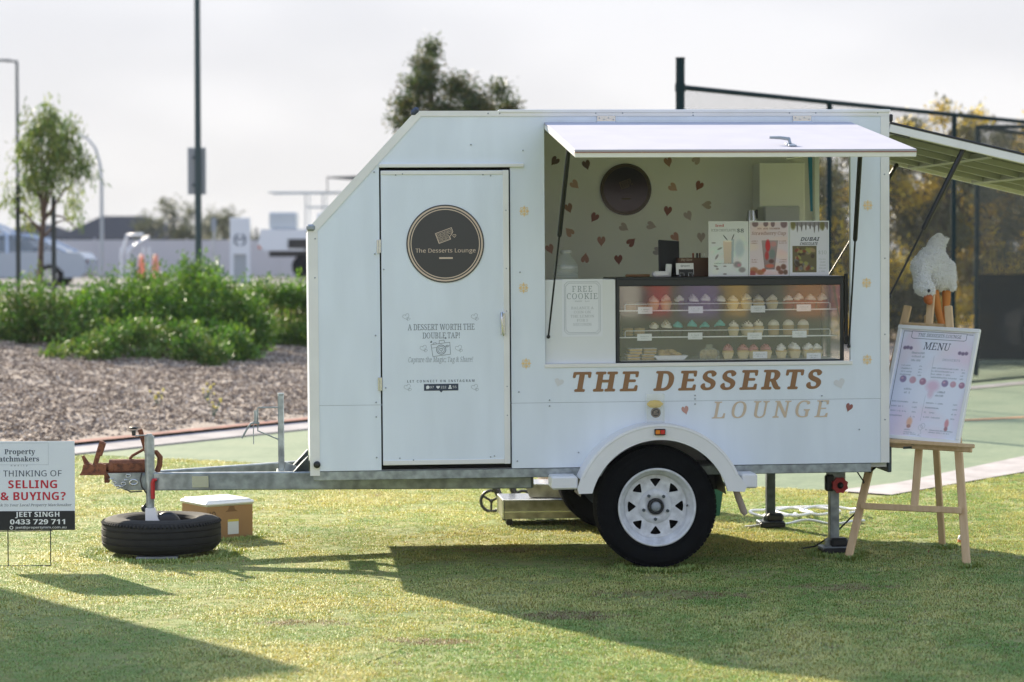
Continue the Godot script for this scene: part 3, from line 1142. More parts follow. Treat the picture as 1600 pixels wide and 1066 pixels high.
	g.box(V(0.24, 0.006, 1.14), V(0.04, 0.008, 0.10), 0.003)
	g.tube([V(0.24, 0.008, 1.13), V(0.238, 0.03, 1.11), V(0.20, 0.034, 1.09), V(0.15, 0.034, 1.08)], [0.008, 0.009, 0.008, 0.006], 8)
	put(g, "hatch_handle", M.sign_back, flap)
	g = G.new()
	g.box(V(0.23, -0.040, 1.27), V(0.085, 0.006, 0.03), 0.002, Basis(Vector3.BACK, 0.12))
	put(g, "latch_tongue", M.bright_steel, flap)
	gas_strut(t, V(-0.555, 1.205, 0.012), V(-0.497, 2.20, 0.50), 0.52)
	gas_strut(t, V(1.032, 1.14, 0.012), V(0.976, 2.20, 0.50), 0.52)
	# tail hatch
	g = G.new()
	var tx := Transform3D(Basis(Vector3.BACK, -atan(0.232)), V(1.256, 2.292, 0))
	g.box(V(0.70, 0.008, -0.85), V(1.40, 0.010, 1.70))
	var under := mat("hatch_lining", 0.40, 0.41, 0.36, 0.6)
	var tail := put(g, "tail_hatch", under, t)
	tail.transform = tx
	for zz in [-0.40, -0.75, -1.10, -1.42]:
		g = G.new()
		g.box(V(0.70, -0.016, zz), V(1.36, 0.034, 0.03), 0.002)
		put(g, "hatch_rib", under, tail)
	for xx in [0.03, 0.58, 0.98, 1.37]:
		g = G.new()
		g.box(V(xx, -0.019, -0.85), V(0.035, 0.030, 1.58), 0.002)
		put(g, "hatch_rib", under, tail)
	g = G.new()
	g.box(V(0.70, -0.010, -0.012), V(1.40, 0.040, 0.026), 0.002)
	g.box(V(0.70, -0.010, -1.688), V(1.40, 0.040, 0.026), 0.002)
	put(g, "hatch_edge", M.white_trim, tail)
	g = G.new()
	g.box(V(0.70, 0.0185, -0.012), V(1.40, 0.012, 0.03), 0.003)
	g.box(V(0.06, -0.032, -0.014), V(0.12, 0.008, 0.02), 0.002)
	put(g, "hatch_seal", M.black, tail)
	gas_strut(t, V(1.262, 1.40, -0.03), V(1.659, 2.170, -0.03), 0.45, 0.014)
	gas_strut(t, V(1.262, 1.40, -1.66), V(1.735, 2.150, -1.66), 0.72, 0.012)
	inside(t, back)
	# wires below the tail
	g = G.new()
	g.tube([V(1.12, 0.47, -0.2), V(1.17, 0.40, -0.22), V(1.165, 0.25, -0.28), V(1.06, 0.10, -0.42), V(0.98, 0.015, -0.55), V(0.90, 0.012, -0.50)], 0.0045, 6)
	g.tube([V(1.24, 0.49, -0.2), V(1.20, 0.455, -0.2), V(1.16, 0.47, -0.2)], 0.007, 6)
	put(g, "trailing_cable", M.black, t)

func wheel(t: Node, at: Vector3, out: float) -> void:
	var o := Node3D.new()
	o.name = numbered(t, "wheel")
	t.add_child(o, true)
	o.position = at
	o.basis = Basis.IDENTITY if out > 0 else Basis(Vector3.UP, PI)
	var ax := Transform3D(Basis(Vector3.RIGHT, PI / 2), Vector3.ZERO)   # lathe axis y -> z
	var g := G.new()
	var h := 0.098
	var pr := [Vector2(0.196, -h * 0.82), Vector2(0.215, -h * 0.96), Vector2(0.250, -h), Vector2(0.285, -h * 0.97), Vector2(0.304, -h * 0.86), Vector2(0.314, -h * 0.70), Vector2(0.3175, -h * 0.4)]
	for k in [-0.36, -0.02, 0.32]:
		pr.append_array([Vector2(0.318, h * k - 0.010), Vector2(0.311, h * k - 0.009), Vector2(0.311, h * k + 0.003), Vector2(0.318, h * k + 0.004)])
	pr.append_array([Vector2(0.3175, h * 0.5), Vector2(0.314, h * 0.70), Vector2(0.304, h * 0.86), Vector2(0.302, h * 0.88), Vector2(0.285, h * 0.97), Vector2(0.268, h * 0.985), Vector2(0.266, h * 1.0), Vector2(0.250, h * 1.0), Vector2(0.232, h * 0.99), Vector2(0.230, h * 0.965), Vector2(0.215, h * 0.95), Vector2(0.196, h * 0.82)])
	g.lathe(pr, 72, ax, false)
	for k in 72:      # shoulder blocks of the tread
		var a := TAU * k / 72
		g.box(V(cos(a) * 0.309, sin(a) * 0.309, h * 0.83), V(0.010, 0.021, 0.010), 0.0, Basis(Vector3.BACK, a))
	put(g, "tyre", M.rubber, o)
	if out < 0:
		g = G.new()
		g.prism(disc(Vector2.ZERO, 0.198, 0.198, 32), -0.02, 0.02)
		put(g, "rim", M.dark_steel, o)
		return
	g = G.new()
	g.lathe([Vector2(0.196, h * 0.60), Vector2(0.203, h * 0.84), Vector2(0.205, h * 0.95), Vector2(0.202, h * 1.0), Vector2(0.194, h * 0.99), Vector2(0.188, h * 0.88), Vector2(0.186, h * 0.76), Vector2(0.176, h * 0.72), Vector2(0.172, h * 0.60), Vector2(0.168, h * 0.40), Vector2(0.160, h * 0.36)], 64, ax, true)
	for k in 8:
		for s in [-1, 1]:
			var c := func(r: float, deg: float) -> Vector2: return Vector2(r, 0).rotated(deg_to_rad(45.0 * k + s * deg))
			var p := [c.call(0.088, 0), c.call(0.088, 11), c.call(0.088, 22.5), c.call(0.12, 22.5), c.call(0.164, 22.5), c.call(0.165, 11), c.call(0.164, 0), c.call(0.147, 0), c.call(0.146, 8.5), c.call(0.143, 11.2), c.call(0.138, 10.8), c.call(0.108, 3.0), c.call(0.104, 1.2), c.call(0.1035, 0)]
			g.prism(p, h * 0.34, h * 0.40)
	g.lathe([Vector2(0.090, h * 0.395), Vector2(0.086, h * 0.46), Vector2(0.070, h * 0.50), Vector2(0.045, h * 0.50), Vector2(0.042, h * 0.42)], 48, ax, true)
	put(g, "rim", M.wheel_white, o)
	g = G.new()
	g.prism(disc(Vector2.ZERO, 0.19, 0.19, 32), -0.02, -0.015)
	put(g, "brake_drum", M.gap, o)
	g = G.new()
	g.lathe([Vector2(0.043, h * 0.4), Vector2(0.041, h * 0.62), Vector2(0.034, h * 0.70), Vector2(0.030, h * 0.66), Vector2(0.028, h * 0.5)], 32, ax, true)
	put(g, "hub_rim", M.black, o)
	g = G.new()
	g.lathe([Vector2(0.029, h * 0.5), Vector2(0.026, h * 0.62), Vector2(0.016, h * 0.70), Vector2(0.0, h * 0.72)], 24, ax, true)
	put(g, "hub_cap", M.sign_back, o)
	for k in 5:
		g = G.new()
		var a := TAU * k / 5 + 0.9
		g.tube([V(cos(a) * 0.066, sin(a) * 0.066, h * 0.48), V(cos(a) * 0.066, sin(a) * 0.066, h * 0.60)], 0.009, 6)
		put(g, "wheel_nut", M.dark_steel, o)
	g = G.new()
	g.tube([V(0.168, 0.004, h * 0.42), V(0.160, 0.003, h * 0.75)], 0.004, 8)
	put(g, "valve", M.black, o)

func coupling(t: Node) -> void:
	var z := -0.85
	var g := G.new()
	g.prism([Vector2(-2.885, 0.455), Vector2(-2.62, 0.455), Vector2(-2.60, 0.36), Vector2(-2.79, 0.36), Vector2(-2.845, 0.385)], -0.055, 0.055, Transform3D(Basis.IDENTITY, V(0, 0, z)))
	put(g, "coupling_plate", M.galvanised, t)
	g = G.new()
	g.box(V(-2.768, 0.488, z), V(0.20, 0.072, 0.085), 0.016)
	g.tube([V(-2.88, 0.487, z), V(-2.66, 0.487, z)], 0.041, 14)
	g.tube([V(-2.915, 0.485, z), V(-2.87, 0.485, z)], 0.024, 10)
	put(g, "coupling_body", M.rust, t)
	g = G.new()
	g.prism([Vector2(-3.035, 0.452), Vector2(-2.895, 0.452), Vector2(-2.895, 0.500), Vector2(-2.93, 0.508), Vector2(-2.965, 0.498), Vector2(-2.99, 0.510), Vector2(-3.018, 0.502), Vector2(-3.026, 0.468)], -0.035, 0.035, Transform3D(Basis.IDENTITY, V(0, 0, z)))
	g.box(V(-2.965, 0.449, z), V(0.145, 0.008, 0.09), 0.002)
	g.tube([V(-3.00, 0.50, z), V(-3.022, 0.548, z)], [0.016, 0.008], 8)
	g.box(V(-2.893, 0.43, z), V(0.028, 0.06, 0.05), 0.004)
	put(g, "coupling_head", M.rust, t)
	g = G.new()
	g.bar(V(-2.958, 0.492, z), V(-2.917, 0.628, z), 0.044, 0.026, 0.004, Vector3.RIGHT)
	g.bar(V(-2.935, 0.55, z), V(-2.912, 0.622, z), 0.05, 0.034, 0.004, Vector3.RIGHT)
	put(g, "coupling_lever", M.rust, t)
	g = G.new()
	g.tube([V(-2.77, 0.527, z), V(-2.755, 0.545, z), V(-2.70, 0.575, z), V(-2.68, 0.585, z)], 0.008, 8)
	g.bar(V(-2.712, 0.69, z), V(-2.676, 0.56, z), 0.025, 0.025, 0.004, Vector3.RIGHT)
	g.tube([V(-2.66, 0.565, z), V(-2.625, 0.562, z), V(-2.605, 0.535, z), V(-2.607, 0.495, z), V(-2.622, 0.455, z)], [0.010, 0.014, 0.016, 0.016, 0.017], 10)
	put(g, "brake_lever", M.rust, t)
	g = G.new()
	g.tube([V(-2.657, 0.657, z + 0.07), V(-2.657, 0.40, z + 0.07)], 0.0265, 16)
	g.tube([V(-2.657, 0.669, z + 0.07), V(-2.657, 0.655, z + 0.07)], 0.016, 12)
	g.tube([V(-2.657, 0.41, z + 0.07), V(-2.657, 0.25, z + 0.07)], 0.0225, 16)
	g.lathe([Vector2(0.0275, 0.0), Vector2(0.0285, 0.004), Vector2(0.0275, 0.008)], 16, Transform3D(Basis.IDENTITY, V(-2.657, 0.555, z + 0.07)), true)
	g.bar(V(-2.66, 0.662, z + 0.07), V(-2.735, 0.660, z + 0.07), 0.016, 0.006, 0.001)
	var jock := put(g, "jockey_stand", M.galvanised, t)
	g = G.new()
	g.tube([V(-2.741, 0.66, z + 0.07), V(-2.741, 0.69, z + 0.07)], [0.010, 0.013], 10)
	g.lathe([Vector2(0.012, 0.0), Vector2(0.024, 0.006), Vector2(0.024, 0.011), Vector2(0.0, 0.013)], 16, Transform3D(Basis.IDENTITY, V(-2.741, 0.695, z + 0.07)), true)
	put(g, "crank_grip", M.black, jock)
	g = G.new()
	g.prism([Vector2(-2.682, 0.265), Vector2(-2.632, 0.265), Vector2(-2.612, 0.205), Vector2(-2.575, 0.160), Vector2(-2.61, 0.15), Vector2(-2.682, 0.19)], 0.03, 0.11, Transform3D(Basis.IDENTITY, V(0, 0, z)))
	put(g, "jockey_fork", M.white_plastic, jock)
	g = G.new()
	g.lathe([Vector2(0.0, -0.03), Vector2(0.05, -0.03), Vector2(0.072, -0.022), Vector2(0.078, 0.0), Vector2(0.072, 0.022), Vector2(0.05, 0.03), Vector2(0.0, 0.03)], 28, Transform3D(Basis(Vector3.RIGHT, PI / 2), V(-2.565, 0.165, z + 0.07)), true)
	put(g, "jockey_wheel", M.black, jock)
	g = G.new()
	g.box(V(-2.655, 0.405, z + 0.055), V(0.095, 0.09, 0.02), 0.006)
	g.ball(V(-2.625, 0.415, z + 0.075), V(0.014, 0.014, 0.012), 10)
	put(g, "clamp", M.galvanised, jock)
	g = G.new()
	g.tube([V(-2.620, 0.42, z + 0.10), V(-2.634, 0.42, z + 0.105), V(-2.640, 0.405, z + 0.105), V(-2.640, 0.318, z + 0.105)], [0.008, 0.011, 0.012, 0.012], 10)
	put(g, "red_lever", M.red_plastic, jock)
	g = G.new()
	for i in 8:
		var c := V(-2.865 + i * 0.013, 0.425 - sin(i * 0.5) * 0.045, z + 0.062)
		var p := []
		for k in 11:
			var a := TAU * k / 10
			p.append(c + (Vector3(cos(a) * 0.013, sin(a) * 0.008, 0) if i % 2 else Vector3(cos(a) * 0.013, 0, sin(a) * 0.008)))
		g.tube(p, 0.003, 6, false)
	var sh := []
	for k in 13:
		var a := TAU * k / 12
		sh.append(V(-2.745 + cos(a) * 0.022, 0.405 + sin(a) * 0.013, z + 0.062))
	g.tube(sh, 0.005, 6, false)
	put(g, "safety_chain", M.bright_steel, t)
	g = G.new()
	g.tube([V(-2.70, 0.455, z + 0.07), V(-2.708, 0.42, z + 0.08), V(-2.70, 0.38, z + 0.08), V(-2.675, 0.345, z + 0.08), V(-2.672, 0.30, z + 0.07), V(-2.69, 0.272, z + 0.07)], 0.0045, 6)
	g.tube([V(-2.80, 0.37, z + 0.05), V(-2.76, 0.352, z + 0.06), V(-2.70, 0.355, z + 0.06)], 0.004, 6)
	g.ball(V(-2.69, 0.262, z + 0.07), V(0.018, 0.02, 0.014), 8)
	put(g, "brake_cable", M.black, t)
	# the post on the drawbar with its hook
	g = G.new()
	g.box(V(-1.943, 0.655, z), V(0.034, 0.43, 0.034), 0.004)
	g.box(V(-1.943, 0.874, z), V(0.036, 0.010, 0.036), 0.002)
	g.prism([Vector2(-1.925, 0.50), Vector2(-1.925, 0.445), Vector2(-1.85, 0.445), Vector2(-1.85, 0.47)], -0.006, 0.006, Transform3D(Basis.IDENTITY, V(0, 0, z)))
	g.box(V(-1.90, 0.44, z), V(0.14, 0.012, 0.36), 0.002)
	var post := put(g, "bracket_post", M.galvanised, t)
	g = G.new()
	g.tube([V(-1.955, 0.80, z), V(-2.068, 0.80, z), V(-2.070, 0.795, z), V(-2.070, 0.672, z), V(-1.955, 0.622, z)], 0.0045, 6)
	g.tube([V(-2.082, 0.785, z), V(-2.082, 0.715, z)], 0.009, 8)
	g.box(V(-2.075, 0.715, z), V(0.03, 0.010, 0.02), 0.002)
	g.tube([V(-2.085, 0.718, z), V(-2.108, 0.712, z), V(-2.125, 0.69, z), V(-2.158, 0.632, z)], 0.006, 6)
	g.tube([V(-2.094, 0.725, z), V(-2.094, 0.598, z)], 0.003, 6)
	put(g, "hook_rod", M.galvanised, post)
	for zz in [-0.55, -0.95]:
		g = G.new()
		g.prism([Vector2(-1.885, 0.452), Vector2(-1.795, 0.452), Vector2(-1.795, 0.56)], zz - 0.006, zz + 0.006)
		g.bar(V(-1.89, 0.455, zz), V(-1.797, 0.555, zz), 0.07, 0.006, 0.0)
		put(g, "nose_gusset", M.dark_steel, t)
	g = G.new()
	g.lathe([Vector2(0.0, 0.0), Vector2(0.018, 0.0), Vector2(0.018, 0.012), Vector2(0.012, 0.016), Vector2(0.0, 0.016)], 16, Transform3D(Basis(Vector3.RIGHT, PI / 2), V(-1.757, 0.558, 0.004)), true)
	put(g, "rubber_stop", M.black, t)

func inside(t: Node, back: Node) -> void:
	var g := G.new()
	var hz := [[-0.322, 2.183, 0, -0.7], [-0.135, 2.161, 0, 0.3], [0.354, 2.176, 1, 0.25], [0.525, 2.187, 3, 2.4], [-0.206, 2.044, 2, 0.8], [0.382, 2.024, 2, 0.9], [0.54, 2.035, 4, -0.5], [0.587, 1.919, 3, -1.6], [-0.242, 1.906, 1, 0.35], [-0.088, 1.85, 5, -0.55], [0.351, 1.887, 5, -0.15], [0.473, 1.857, 6, 0.45], [0.086, 1.789, 6, 1.0], [0.25, 1.798, 6, 1.3], [-0.237, 1.762, 2, -2.4], [-0.048, 1.71, 7, 0.0], [0.13, 1.7, 5, 2.3], [0.395, 1.73, 7, 0.7], [0.551, 1.729, 6, 0.0], [-0.355, 1.665, 7, 0.4], [-0.145, 1.606, 7, 3.0], [0.054, 1.6, 5, 0.1], [0.288, 1.645, 8, 1.2]]
	for q in hz:
		g = G.new()
		g.flat(heart(Vector2(q[0], q[1]), 0.034, q[3], 0.72), -1.6685)
		put(g, "heart", M["heart_%d" % q[2]], back)
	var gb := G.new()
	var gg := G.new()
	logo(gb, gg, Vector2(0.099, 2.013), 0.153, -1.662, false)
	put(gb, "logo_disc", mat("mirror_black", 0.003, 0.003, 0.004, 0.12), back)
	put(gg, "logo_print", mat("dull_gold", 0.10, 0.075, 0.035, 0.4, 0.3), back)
	g = G.new()
	g.box(V(0.995, 1.35, -1.56), V(0.27, 1.62, 0.20), 0.004)
	put(g, "inner_partition", M.white_inner, t)
	g = G.new()
	g.box(V(-0.382, 1.28, -0.038), V(0.368, 0.436, 0.014), 0.001)
	var front := put(g, "counter_front", M.pale_board, t)
	g = G.new()
	g.box(V(-0.382, 1.490, -0.30), V(0.368, 0.020, 0.50), 0.003)
	put(g, "counter_top", M.white_inner, t)
	g = G.new()
	g.box(V(0.42, 1.040, -0.30), V(1.25, 0.028, 0.50), 0.002)
	g.box(V(0.42, 0.775, -0.29), V(1.25, 0.50, 0.02), 0.0)
	put(g, "counter_ledge", M.white_inner, t)
	# the notice on the counter front
	g = G.new()
	g.box(V(-0.3715, 1.352, -0.030), V(0.213, 0.300, 0.0012))
	var note := put(g, "notice_sheet", M.paper, front)
	g = G.new()
	var z := -0.0290
	for e in [0.0, 0.007]:
		var a: float = 0.094 - e
		var b: float = 0.136 - e
		var k := 0.016
		var q := [Vector2(-a + k, -b), Vector2(a - k, -b), Vector2(a, -b + k), Vector2(a, b - k), Vector2(a - k, b), Vector2(-a + k, b), Vector2(-a, b - k), Vector2(-a, -b + k)]
		g.stroke(q.map(func(p: Vector2) -> Vector2: return p + Vector2(-0.3715, 1.352)), 0.0016, z, Transform3D.IDENTITY, true)
	put(g, "notice_border", M.print_faint, front)
	g = G.new()
	write(g, "FREE", "serif", -0.425, -0.320, 1.436, 0.030, z, Transform3D.IDENTITY, 0, 0.15)
	write(g, "COOKIE", "serif", -0.452, -0.292, 1.398, 0.030, z, Transform3D.IDENTITY, 0, 0.08)
	put(g, "notice_lettering", M.print_faint, front)
	g = G.new()
	var y := 1.345
	for l in [["BALANCE A", 0.118], ["COIN ON", 0.088], ["THE LEMON", 0.124], ["FOR 5", 0.058], ["SECONDS", 0.096]]:
		write(g, l[0], "serif", -0.3715 - l[1] * 0.5, -0.3715 + l[1] * 0.5, y, 0.0135, z)
		y -= 0.0215
	marks(g, -0.41, -0.335, 1.384, 0.006, z)
	put(g, "notice_lettering", M.print_fainter, front)

# ------------------------------------------------------------------ things in the serving window
func on_trailer(x: float, y: float, z: float, turn := 0.0) -> Transform3D:
	return Transform3D(T.basis * Basis(Vector3.UP, turn), T * V(x, y, z))

func at_trailer(called: String, label: String, category: String, x: float, y: float, z: float, group := "", turn := 0.0) -> Node3D:
	var q := on_trailer(x, y, z, turn)
	return thing(called, label, category, q.origin, q.basis, group)

func cabinet() -> void:
	# origin: middle of the front foot of the cabinet
	var t := at_trailer("display_cabinet", "black framed glass display cabinet full of cupcakes under the serving hatch", "display cabinet", 0.413, 1.056, -0.045)
	var g := G.new()
	g.box(V(0, 0.425, -0.006), V(1.212, 0.038, 0.022), 0.004)
	g.box(V(0, 0.446, -0.24), V(1.214, 0.012, 0.49), 0.003)
	g.box(V(0, 0.007, -0.006), V(1.212, 0.014, 0.020), 0.003)
	g.box(V(0, 0.006, -0.24), V(1.20, 0.010, 0.47))
	for s in [-1, 1]:
		g.box(V(s * 0.597, 0.215, -0.006), V(0.019, 0.41, 0.020), 0.003)
		g.box(V(s * 0.598, 0.215, -0.47), V(0.014, 0.43, 0.014), 0.002)
		g.box(V(s * 0.598, 0.425, -0.24), V(0.012, 0.03, 0.46), 0.002)
	put(g, "frame", M.black_frame, t)
	g = G.new()
	g.box(V(0, 0.21, -0.004), V(1.176, 0.392, 0.004))
	put(g, "front_pane", M.clear_glass, t)
	for s in [-1, 1]:
		g = G.new()
		g.box(V(s * 0.600, 0.215, -0.24), V(0.004, 0.40, 0.44))
		put(g, "side_pane", M.clear_glass, t)
	for y in [0.280, 0.140]:
		g = G.new()
		g.box(V(0, y - 0.0035, -0.255), V(1.165, 0.006, 0.40))
		var sh := put(g, "shelf", M.clear_plastic, t)
		g = G.new()
		g.box(V(0, y - 0.0035, -0.053), V(1.166, 0.0062, 0.004))
		g.tube([V(-0.55, y, -0.055), V(-0.55, y + 0.026, -0.055), V(-0.545, y + 0.031, -0.055), V(0.540, y + 0.031, -0.055), V(0.545, y + 0.026, -0.055), V(0.545, y, -0.055)], 0.0022, 6)
		put(g, "shelf_rail", M.print_white, sh)
	g = G.new()
	g.box(V(0, 0.22, -0.475), V(1.18, 0.41, 0.006))
	put(g, "added_back_panel", mat("cabinet_back", 0.045, 0.05, 0.035, 0.3), t)  # opaque dark back added so that reflections in the front glass show
	g = G.new()
	g.box(V(0, 0.0135, -0.24), V(1.15, 0.004, 0.44))
	put(g, "base_tray", M.appliance, t)

func cake(called: String, label: String, case_: String, cream: String, top: String, group: String) -> Node3D:
	var t := thing(called, label, "cupcake", Vector3.ZERO, Basis.IDENTITY, group)
	var g := G.new()
	var m := 22
	for i in m:      # pleated case
		var a := TAU * i / m
		var b := TAU * (i + 1) / m
		var e := TAU * (i + 0.5) / m
		var f := func(w: float, r: float, y: float) -> Vector3: return V(cos(w) * r, y, -sin(w) * r)
		g.quad(f.call(a, 0.0195, 0), f.call(e, 0.018, 0), f.call(e, 0.0265, 0.031), f.call(a, 0.0285, 0.032))
		g.quad(f.call(e, 0.018, 0), f.call(b, 0.0195, 0), f.call(b, 0.0285, 0.032), f.call(e, 0.0265, 0.031))
	put(g, "case", M[case_], t)
	g = G.new()
	g.lathe([Vector2(0.026, 0.030), Vector2(0.0275, 0.036), Vector2(0.020, 0.041), Vector2(0.0, 0.043)], 16, Transform3D.IDENTITY, true)
	put(g, "cake", M["cake_dark" if case_ == "cake_dark" else "cake_red" if case_ == "cake_red" else "cake"], t)
	g = G.new()
	var p := []
	var r := []
	for i in 40:
		var k := i / 39.0
		var a := k * TAU * 2.6
		var w := 0.0185 * pow(1.0 - k, 0.8)
		p.append(V(cos(a) * w, 0.043 + 0.024 * k, sin(a) * w))
		r.append(0.0092 * (1.0 - 0.55 * k))
	g.tube(p, r, 8)
	g.ball(V(0, 0.045, 0), V(0.016, 0.010, 0.016), 10)
	put(g, "frosting", M[cream], t)
	if top:
		g = G.new()
		for i in 7:
			var a := TAU * i / 7.0 + 0.3
			var w := 0.004 + 0.013 * ((i * 3) % 7) / 7.0
			g.ball(V(cos(a) * w, 0.070 - w * 0.9, sin(a) * w), V(0.0045, 0.004, 0.0045), 6)
		stuff(put(g, "topping", M[top], t))
	return t

func sweets() -> void:
	var rows := [
		["vanilla cupcake", "near the left of the top shelf", "cake_case", "cream", "", 1.337, [0.033, 0.094], -0.20],
		["dark cupcake with white frosting", "on the top shelf", "cake_dark", "cream_white", "", 1.337, [0.166, 0.239, 0.307, 0.383], -0.17],
		["cream topped vanilla cupcake", "in the middle of the top shelf", "cake_case", "cream", "", 1.337, [0.452, 0.524, 0.59, 0.663], -0.17],
		["red velvet cupcake", "at the right of the top shelf", "cake_red", "cream_white", "", 1.337, [0.753, 0.812, 0.871, 0.94], -0.18],
		["dark crumbly topped cupcake", "left of the teal cupcakes", "cake_dark", "cream", "biscuit", 1.197, [0.032, 0.094], -0.18],
		["dark cupcake with teal frosting", "on the middle shelf", "cake_dark", "cream_teal", "", 1.197, [0.156, 0.231, 0.303, 0.383], -0.17],
		["chocolate sprinkled cupcake", "right of the teal cupcakes", "cake_case", "cream", "choc", 1.197, [0.455, 0.528, 0.59], -0.17],
		["pink frosted berry cupcake", "on the bottom shelf", "cake_case", "cream_pink", "berry", 1.073, [0.421, 0.5, 0.558, 0.627], -0.15],
		["white swirl vanilla cupcake", "at the right of the bottom shelf", "cake_case", "cream_white", "", 1.073, [0.71, 0.779, 0.852, 0.904], -0.15]]
	for q in rows:
		var proto: Node3D = null
		for back in 2:
			var k := 0
			for x in q[6]:
				var w := on_trailer(x + (0.012 if back else 0.0) + rng.randf_range(-0.004, 0.004), q[5], q[7] - back * 0.085 + rng.randf_range(-0.004, 0.004), rng.randf() * 6)
				w.basis = w.basis * Basis.from_scale(V(1, 1, 1) * V(rng.randf_range(0.95, 1.05), rng.randf_range(0.88, 1.08), 1.0))
				var words: String = ["leftmost", "second", "third", "fourth"][k] + (" rear " if back else " front ") + q[0] + " " + q[1]
				if proto == null:
					proto = cake("cupcake", words, q[2], q[3], q[4], q[0] + "s " + q[1])
					w.basis = w.basis.scaled_local(V(1.1, 1.1, 1.1))
					proto.transform = w
				else:
					w.basis = w.basis.scaled_local(V(1.1, 1.1, 1.1))
					copy(proto, "cupcake", w, words)
				k += 1
	# cookies, jars, trays and bags
	for i in 6:
		var c := at_trailer("cookie", ["bottom", "middle", "top"][i % 3] + " cookie of the " + ["left", "right"][i / 3] + " stack at the left end of the middle shelf", "cookie", -0.112 + (i / 3) * 0.062, 1.1995 + (i % 3) * 0.014, -0.17, "cookies on the middle shelf")
		var g := G.new()
		g.lathe([Vector2(0.024, 0.0), Vector2(0.029, 0.004), Vector2(0.027, 0.011), Vector2(0.0, 0.014)], 16, Transform3D.IDENTITY, true)
		put(g, "biscuit", M.biscuit, c)
		g = G.new()
		for k in 6:
			g.ball(V(cos(k * 2.4) * 0.018 * sqrt((k + 1) / 6.0), 0.012, sin(k * 2.4) * 0.018 * sqrt((k + 1) / 6.0)), V(0.004, 0.003, 0.004), 6)
		put(g, "chocolate_chips", M.choc, c)
	for i in 2:
		var c := at_trailer("slice_tray", ["shallow box of brown slices at the far left of the top shelf", "shallow box of slices second from the left on the top shelf"][i], "cake tray", -0.10 + i * 0.062, 1.337, -0.17)
		var g := G.new()
		g.box(V(0, 0.012, 0), V(0.054, 0.024, 0.09), 0.003)
		put(g, "tray", M.cardboard, c)
		g = G.new()
		g.box(V(0, 0.030, 0), V(0.046, 0.014, 0.08), 0.004)
		put(g, "slice", M.choc, c)
	var jar: Node3D = null
	for x in [0.676, 0.756, 0.836]:
		if jar == null:
			jar = thing("dessert_cup", "", "dessert cup")
			var g := G.new()
			g.lathe([Vector2(0.0, 0.001), Vector2(0.028, 0.0), Vector2(0.031, 0.05), Vector2(0.0, 0.05)], 18, Transform3D.IDENTITY, false)
			put(g, "filling", M.biscuit, jar)
			g = G.new()
			g.lathe([Vector2(0.0, 0.05), Vector2(0.031, 0.05), Vector2(0.026, 0.066), Vector2(0.012, 0.078), Vector2(0.0, 0.080)], 18, Transform3D.IDENTITY, true)
			put(g, "cream_top", M.cream, jar)
			jar.transform = on_trailer(x, 1.197, -0.20)
			tag(jar, "left brown layered dessert cup on the right of the middle shelf", "dessert cup", "dessert cups on the middle shelf")
		else:
			copy(jar, "dessert_cup", on_trailer(x, 1.197, -0.20), "middle brown dessert cup on the right of the middle shelf" if x < 0.8 else "rightmost brown dessert cup on the middle shelf")
	for i in 8:
		var c := at_trailer("wrapped_slice", ["bottom", "second", "third", "top"][i / 2] + " wrapped slice of the " + ["left", "right"][i % 2] + " stack on the bottom shelf", "dessert slice", -0.09 + (i % 2) * 0.078 + (i / 4) * 0.012, 1.0725 + (i / 2) * 0.0155, -0.16 - (i % 3) * 0.008, "wrapped slices on the bottom shelf")
		var g := G.new()
		g.box(V(0, 0.006, 0), V(0.068, 0.012, 0.10), 0.003)
		put(g, "slice", M.biscuit if i % 2 else M.cake, c)
		g = G.new()
		g.box(V(0, 0.0130, 0), V(0.070, 0.0016, 0.102))
		put(g, "wrapper", M.print_white, c)
	var pile := at_trailer("cookie_tray", "white tray with a heap of golden cookies in the bottom of the display", "cookie tray", 0.112, 1.0725, -0.16)
	var gp := G.new()
	gp.prism([Vector2(-0.075, 0), Vector2(0.065, 0), Vector2(0.088, 0.022), Vector2(-0.098, 0.022)], -0.05, 0.05)
	put(gp, "tray", M.print_white, pile)
	for i in 7:
		gp = G.new()
		gp.ball(V(-0.045 + (i % 4) * 0.028, 0.027 + (i / 4) * 0.014, 0.01 - (i % 3) * 0.015), V(0.026, 0.012, 0.026), 10, Basis(Vector3.BACK, (i % 3 - 1) * 0.3))
		put(gp, "cookie", M.biscuit, pile)
	var bag := at_trailer("cookie_bag", "clear bag of brown cookies on the bottom shelf beside the pink cupcakes", "cookie bag", 0.318, 1.0725, -0.16)
	gp = G.new()
	for i in 4:
		gp.ball(V(-0.03 + i * 0.02, 0.026, 0), V(0.022, 0.026, 0.008), 10, Basis(Vector3.UP, 0.4) * Basis(Vector3.BACK, i * 0.2 - 0.3))
	put(gp, "cookies", M.biscuit, bag)
	gp = G.new()
	gp.prism([Vector2(-0.055, 0.0), Vector2(0.055, 0.0), Vector2(0.05, 0.045), Vector2(0.012, 0.062), Vector2(0.02, 0.078), Vector2(-0.02, 0.078), Vector2(-0.012, 0.062), Vector2(-0.05, 0.045)], -0.03, 0.03)
	put(gp, "clear_film", M.clear_plastic, bag)
	# price cards
	var i := 0
	var where := ["left end of the upper rail", "upper rail, second from the left", "upper rail, third from the left", "right end of the upper rail", "left end of the lower rail", "lower rail, second from the left", "lower rail, third from the left", "right end of the lower rail", "in front of the pink cupcakes", "in front of the white cupcakes"]
